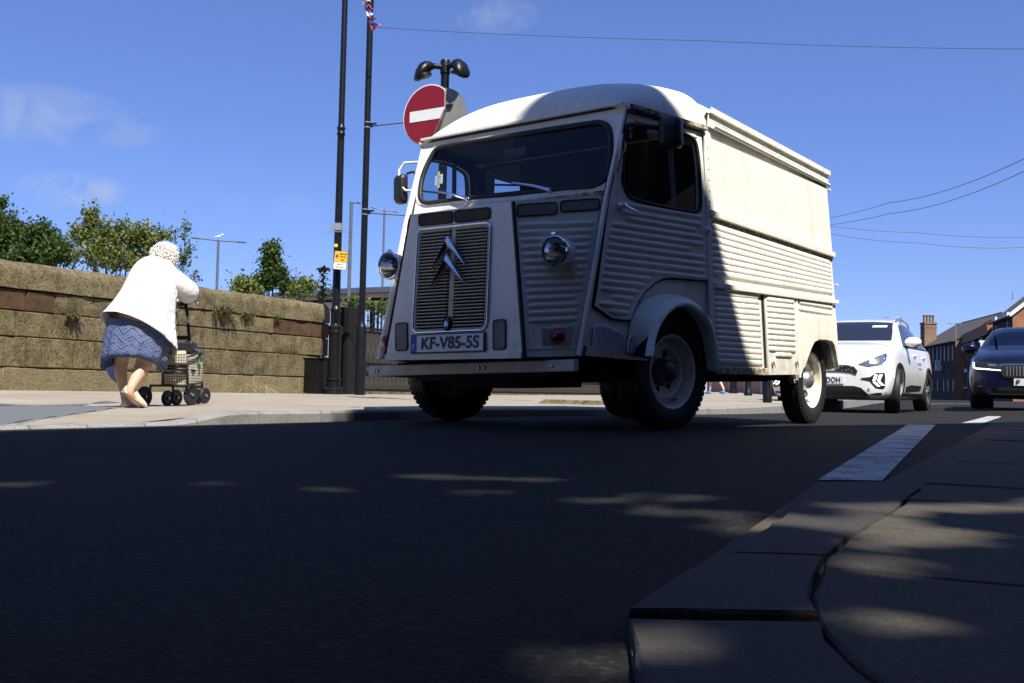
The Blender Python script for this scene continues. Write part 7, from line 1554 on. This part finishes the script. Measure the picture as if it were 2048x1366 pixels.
# tall stack behind its roof
cpt = at(1857, 670, 99); st_ = thing('chimney_stack', 'tall brown brick chimney stack with four clay pots above the far terrace', 'chimney', (cpt.x, cpt.y, 4.5)); zt = at(1857, 645, 99).z - 4.5
mb = MB(); mb.box((0, 0, zt / 2), (1.2, 1.0, zt)); mb.box((0, 0, zt - .1), (1.32, 1.12, .16)); mb.box((0, 0, zt - .5), (1.26, 1.06, .10)); o = mb.build('stack', 'brick_brown', st_); box_uv(o, 1)
for k in range(4):
    mb = MB(); mb.lathe([(.13, 0), (.11, .15), (.10, .6), (.14, .63), (.14, .72), (.10, .75)], (-.45 + .3 * k, 0, zt), n=10, cap=True); mb.build('chimney_pot', 'chimney_pot', st_, smooth=40)
B0, B1 = (39.7, 87.2), (35.4, 73.6)
w2 = [win(B0, B1, 1933, 697, 723, .9, 'plain'), win(B0, B1, 1949, 689, 718, .9, 'sash'), win(B0, B1, 1965, 684, 714, .9, 'sash'), win(B0, B1, 1934, 745, 774, .9, 'sash'), win(B0, B1, 1944, 747, 797, .95, 'plain'), win(B0, B1, 1962, 735, 770, 1.0, 'sash'), win(B0, B1, 1973, 733, 770, .9, 'sash')]
h2, L2_ = house('terraced_house', 'dark brick house with a parapet coloured as sunlit brick between the white-windowed terrace and the taller house', B0, B1, 7.0, 5.0, 7.0, 'brick_dark', w2, 'brick_orange_lit')
mb = MB(); mb.box((L2_ / 2, .04, 5.35), (L2_ + .2, .34, .8)); o = mb.build('parapet', 'brick_orange_lit', h2); box_uv(o, 1)  # sunlit strip of wall, its light put into the orange
C0, C1 = (35.3, 73.0), (33.35, 66.2)
w3 = [win(C0, C1, 1991.5, 643, 662, .95, 'sash'), win(C0, C1, 2015, 634, 660, .95, 'sash'), win(C0, C1, 1994, 700, 740, .95, 'sash'), win(C0, C1, 2016, 700, 742, .95, 'sash')]
h3, L3 = house('terraced_house', 'tallest brick house at the right edge, lit orange gable with white bargeboard', C0, C1, 9.0, 5.75, 9.6, 'brick_dark', w3, 'brick_orange_lit', barge=True)
# aerials and signs
def aerial(x, y0, y1, d, label, head=True):
    p = at(x, y1, d); t_ = thing('aerial', label, 'aerial', p); H_ = at(x, y0, d).z - p.z; mb = MB(); mb.tube([(0, 0, 0), (0, 0, H_)], .035, 6); mb.build('mast', 'galv', t_)
    if head:
        mb = MB(); mb.bar((-.7, 0, H_ - .05), (.5, 0, H_ + .05), .04, .04); mb.build('boom', 'galv', t_)
        for k in range(6):
            mb = MB(); mb.bar((-.65 + k * .2, -.2, H_), (-.65 + k * .2, .2, H_), .025, .025); mb.build('aerial_rod', 'galv', t_)
aerial(1912, 647, 690, 86, 'pale television aerial on a pole between the two lower houses'); aerial(2025, 583, 600, 69, 'thin bare aerial on the roof of the tallest house', False)
s_, P = fr_x(A0, A1, 1882.5); d = P[1]; pt = at(1882.5, 731, d) + Vector((-.25, 0, 0)); nn = Vector((-.6, -.8, 0)).normalized(); X = Vector((0, 0, 1)).cross(nn).normalized()
M = Matrix((X, Vector((0, 0, 1)), nn)).transposed().to_4x4(); M.translation = pt; hs = thing('hanging_sign', 'square white sign with a crossed blue ring on the white-windowed terrace', 'sign', mat=M)
mb = MB(); mb.plate([(x, y, 0) for x, y in rr(-.36, -.50, .36, .50, .03)], n=(0, 0, 1), thick=.08); mb.build('sign_board', 'sign_blue', hs); mb = MB(); mb.plate([(x, y, .012) for x, y in rr(-.31, -.45, .31, .45, .02)], n=(0, 0, 1), thick=.02); mb.build('sign_face', 'sign_white', hs)
mb = MB(); mb.tube([(.22 * math.cos(t), .16 + .22 * math.sin(t), .02) for t in np.linspace(0, 6.283, 25)], .03, 6, caps=False); mb.build('sign_ring', 'navy_car_paint', hs)
for s in (1, -1): mb = MB(); mb.bar((-.18, .16 - .18 * s, .022), (.18, .16 + .18 * s, .022), .05, .012); mb.build('sign_cross', 'navy_car_paint', hs)
for k, w in enumerate((.34, .46)): mb = MB(); mb.box((0, -.20 - .13 * k, .018), (w, .07, .01)); mb.build('sign_text_bar', 'navy_car_paint', hs)
p = at(1967, 700, 30); wb = thing('traffic_sign', 'white rectangular sign plate behind the mirror of the navy car', 'sign', (p.x, p.y, .2)); zc = p.z - .2
mb = MB(); mb.tube([(0, 0, 0), (0, 0, zc + .1)], .04, 8); mb.build('post', 'galv', wb); mb = MB(); mb.box((0, -.06, zc), (.24, .03, .42)); mb.build('sign_plate', 'sign_white', wb); mb = MB(); mb.box((0, -.06, zc + .25), (.32, .05, .06)); mb.build('sign_cap', 'sign_white', wb)
# ------------------------------------------------------------------ low brick wall and bollards seen beneath the van
Q0, Q1 = at(1418, 793, 62), at(1590, 801, 33); M = rot_frame((Q1.x - Q0.x, Q1.y - Q0.y, 0), loc=(Q0.x, Q0.y, .0)); bw = thing('brick_wall', 'red brick garden wall far down the pavement, glimpsed between the van wheels', 'wall', mat=M); L_ = (Vector((Q1.x, Q1.y, 0)) - Vector((Q0.x, Q0.y, 0))).length
mb = MB(); mb.box((L_ / 2, 0, .75), (L_, .25, 1.5)); o = mb.build('brickwork', 'brick_red', bw); box_uv(o, 1); mb = MB(); mb.box((L_ / 2, 0, 1.53), (L_, .34, .08)); mb.build('coping', 'kerb_granite', bw)
for x0, x1 in ((.42, .50), (.62, .645), (.78, .80)): mb = MB(); mb.box((L_ * (x0 + x1) / 2, -.16, .62), (L_ * (x1 - x0), .08, 1.24)); mb.build('gate_panel', 'black_paint', bw)
def bollard(x, yb, d, r, label, grp=None):
    p = at(x, yb, d); b_ = thing('bollard', label, 'bollard', (p.x, p.y, fz(p) - .01), grp); mb = MB(); mb.lathe([(r * 1.25, 0), (r * 1.25, .12), (r, .15), (r * .95, .75), (r * 1.2, .78), (r * 1.2, .83), (r * .9, .86), (r * .7, .96), (0, 1.0)], (0, 0, 0), n=16); mb.build('bollard_body', 'black_paint', b_, smooth=40)
    mb = MB(); mb.lathe([(r * 1.02, .60), (r * 1.0, .68)], (0, 0, 0), n=16); mb.build('band', 'sign_white', b_)
bollard(1534.5, 814, 13.9, .05, 'slim black bollard on the kerb just behind the van'); bollard(1496, 800, 30, .10, 'black bollard farther down the pavement, left of the near one', None); bollard(1548, 800, 29, .075, 'thin black bollard farther down the pavement, right of the near one', None)
bollard(1466, 797, 38, .14, 'stout dark bollard far off, beside the passer-by in shorts')

# ------------------------------------------------------------------ unseen shade casters: corner building and street tree shaped to the wanted shadows
def unit(v): return v / np.linalg.norm(v)
SA = unit(np.cross([0, 0, 1.0], SUN)); SB = np.cross(SUN, SA)
ed = np.array([.743, .669, 0]); en = np.array([.669, -.743, 0])
F0 = SA * 2.0 + SB * 4.1; tt = (9.3 - F0[2]) / SUN[2]; F0 = F0 + SUN * tt
def fac(a, b):                 # point of the facade plane whose shadow falls at sun coordinates (a, b)
    q = (a - F0 @ SA) / (ed @ SA); base = F0 + ed * q; z = F0[2] + (b - base @ SB) / SB[2]; return np.array([base[0], base[1], z]), q
outline = [fac(2.0, 5.47), fac(2.5, 5.78), fac(3.0, 6.10), fac(3.16, 6.10), fac(3.24, 5.62), fac(3.34, 5.45), fac(3.62, 5.22), fac(3.86, 4.98), fac(4.1, 4.80), fac(4.5, 4.72), fac(5.2, 4.93), fac(6.7, 5.30), fac(9.2, 6.12), fac(12.0, 6.9)]  # gable outline drawn from the shadow it has to cast
qs = [q for _, q in outline]; zs = [p[2] for p, _ in outline]
M = Matrix((Vector(ed), Vector(en), Vector((0, 0, 1)))).transposed().to_4x4(); M.translation = Vector((F0[0], F0[1], 0))
cbd = thing('unseen_corner_building', 'unseen tall brick corner building, its gable shaped to cast the shade on the van', 'building', mat=M)
mb = MB(); q0, q1 = qs[0], qs[-1]
fw_ = []
for i in range(6):
    for j in range(2): x = q0 + 1.2 + i * 1.75; fw_.append([(x, 0, 1.0 + 3.3 * j), (x + .9, 0, 1.0 + 3.3 * j), (x + .9, 0, 2.8 + 3.3 * j), (x, 0, 2.8 + 3.3 * j)])
mb.plate([(q0, 0, 0), (q1, 0, 0)] + [(q, 0, z) for q, z in zip(qs[::-1], zs[::-1])], fw_, n=(0, -1, 0), thick=.35); o = mb.build('front_wall', 'brick_brown', cbd); box_uv(o, 1)
for lp in fw_:
    mb = MB(); mb.plate([(a[0], .15, a[2]) for a in lp], n=(0, -1, 0), thick=.02); pn = mb.build('window', 'house_glass', cbd); mb = MB()
    for a, b in zip(lp, lp[1:] + lp[:1]): mb.bar((a[0], .12, a[2]), (b[0], .12, b[2]), .08, .08, up=(0, 1, 0))
    mb.bar(((lp[0][0] + lp[1][0]) / 2, .12, lp[0][2]), ((lp[0][0] + lp[1][0]) / 2, .12, lp[2][2]), .05, .05, up=(0, 1, 0)); mb.bar((lp[0][0], .12, (lp[0][2] + lp[2][2]) / 2), (lp[1][0], .12, (lp[0][2] + lp[2][2]) / 2), .05, .05, up=(0, 1, 0)); mb.build('frame', 'window_white', pn)
ze = 8.6; mb = MB(); mb.plate([(q0 + .02, .1, 0), (q0 + .02, 8, 0), (q0 + .02, 8, ze), (q0 + .02, .1, ze)], n=(-1, 0, 0), thick=.3); mb.plate([(q1, .1, 0), (q1, 8, 0), (q1, 8, ze), (q1, .1, ze)], n=(1, 0, 0), thick=.3); mb.plate([(q0, 8, 0), (q1, 8, 0), (q1, 8, ze), (q0, 8, ze)], n=(0, 1, 0), thick=.3); o = mb.build('side_wall', 'brick_brown', cbd); box_uv(o, 1)
mb = MB(); mb.plate([(q0, .4, ze), (q1, .4, ze), (q1, 8, ze), (q0, 8, ze)], n=(0, 0, 1), thick=.2); mb.build('flat_roof', 'slate', cbd)
# unseen street tree: dense crown, gaps cut where sun dapples should fall
gaps = [(1.43, 1.13, .115, .055), (1.29, 1.10, .07, .05), (1.55, 1.10, .06, .04), (1.13, .955, .075, .03), (1.215, .91, .065, .035), (1.06, .875, .075, .032), (1.14, 1.46, .06, .035), (1.0, 1.44, .05, .03), (.97, 1.28, .07, .03), (1.07, 1.25, .05, .025), (1.0, 1.12, .045, .025), (1.03, 1.03, .055, .02), (1.10, 1.02, .05, .02), (1.19, 1.04, .05, .02),
        (.67, .56, .03, .022), (.40, .565, .04, .03), (-.1, 1.89, .05, .03), (.24, 1.84, .045, .025), (.54, 1.70, .04, .025), (.83, 1.91, .06, .028), (.92, 1.86, .05, .028), (1.02, 1.82, .05, .026), (.78, 1.60, .04, .02), (1.66, 1.06, .04, .025), (1.75, 1.12, .035, .025), (1.35, .80, .03, .02), (.88, .76, .03, .022)]
n = 260000; a_ = rng.uniform(-4.5, 2.12, n); b_ = rng.uniform(-2.6, 5.8, n); t_ = rng.uniform(4.6, 9.6, n)
top = 4.0 + .636 * (a_ + .3) - .20 + .37 * sstep(1.4, 1.9, a_); keep = (b_ < top) & (b_ > -2.4 + .25 * np.sin(a_ * 3)) & (((a_ + .5) / 3.9) ** 2 + ((b_ - 1.6) / 4.7) ** 2 < 1.35)
sub = []                      # every opening is a knot of small chinks between the leaves
for a, b, rx, ry in gaps:
    for k in range(4 if rx < .05 else 8):
        r = random.uniform(.35, .75) * ry + .008; sub.append((a + random.uniform(-1, 1) * rx * 1.25, b + random.uniform(-.8, .8) * ry, r * 1.5, r))
gaps = sub
for ga_, gb_, rx, ry in gaps: keep &= (((a_ - ga_) / (rx + .04)) ** 2 + ((b_ - gb_) / (ry + .04)) ** 2) > 1
P = a_[:, None] * SA + b_[:, None] * SB + t_[:, None] * SUN
keep &= P[:, 2] > .8 + np.maximum(P[:, 1], 0) * .55
lo_ = P @ np.array([ed[0], ed[1], 0]) - F0 @ ed; ln_ = P @ en - F0 @ en; keep &= ~((lo_ > -.12) & (ln_ > -.12))
P = P[keep]; cB = np.array([.55, -3.6, 0.0]); tr = thing('unseen_street_tree', 'unseen dense street tree, crown trimmed to shade the road and cut with dapple gaps', 'tree', cB)
mb = MB(); mb.tube([(0, 0, 0), (.04, .0, 2.2), (.0, .05, 4.4)], [.22, .17, .15], 10); mb.build('trunk', 'bark', tr, smooth=True)
mb = MB(); cc = P.mean(0)
for k in range(16):
    q = P[rng.integers(len(P))] - cB
    g = [((ga_ - (q + cB) @ SA) ** 2 + (gb_ - (q + cB) @ SB) ** 2) for ga_, gb_, _, _ in gaps]
    mb.tube([(0, .05, 4.3), tuple((np.array([0, .05, 4.3]) + q) / 2 + np.array([0, 0, .3])), tuple(q)], [.06, .035, .012], 6)
mb.build('limbs', 'bark', tr, smooth=True)
o = obj('crown', leaf_cloud(P - cB, .10, rng.random(len(P))), 'leaf_street', tr); o['kind'] = 'stuff'

# unseen terraces added behind the photographer to hold back the low sky
def row_house(P0, P1, hgt, label):
    P0, P1 = Vector((*P0, 0)), Vector((*P1, 0)); L = (P1 - P0).length; M = rot_frame(P1 - P0, loc=P0); h = thing('unseen_terrace_row', label, 'building', mat=M); holes = []
    for i in range(int(L / 2.2)):
        for j in range(int((hgt - 1.5) / 3)):
            x, z = .7 + i * 2.2, 1.0 + j * 3.0; holes.append([(x, 0, z), (x + .95, 0, z), (x + .95, 0, z + 1.6), (x, 0, z + 1.6)])
    mb = MB(); mb.plate([(0, 0, 0), (L, 0, 0), (L, 0, hgt), (0, 0, hgt)], holes, n=(0, 1, 0), thick=.3); o = mb.build('front_wall', 'brick_dark', h); box_uv(o, 1)
    for lp in holes:
        mb = MB(); mb.plate([(a[0], -.12, a[2]) for a in lp], n=(0, 1, 0), thick=.02); pn = mb.build('window', 'house_glass', h); mb = MB(); mb.plate([(a[0], -.3, a[2]) for a in lp], n=(0, 1, 0), thick=.02); mb.build('room_dark', 'cabin_dark', pn)
    mb = MB(); mb.box((L / 2, -4.2, hgt / 2), (L, 7.8, hgt)); o = mb.build('house_body', 'brick_dark', h); box_uv(o, 1)
    mb = MB(); mb.plate([(0, .2, hgt), (L, .2, hgt), (L, -4, hgt + 1.6), (0, -4, hgt + 1.6)], n=(0, .3, 1), thick=.12); mb.plate([(0, -8.2, hgt), (L, -8.2, hgt), (L, -4, hgt + 1.6), (0, -4, hgt + 1.6)], n=(0, -.3, 1), thick=.12); mb.build('roof', 'slate', h)
row_house((-2.5, -5.8), (9.5, -7.4), 7.2, 'unseen dark brick terrace added behind the camera to cut sky light')
row_house((-13.0, -1.6), (-3.0, -5.4), 8.4, 'unseen dark brick terrace added on the opposite corner to cut sky light')
row_house((10.6, 8.2), (15.2, 23.0), 4.6, 'low brick terrace along the near pavement, reflected in the van door window')

bpy.context.view_layer.update()
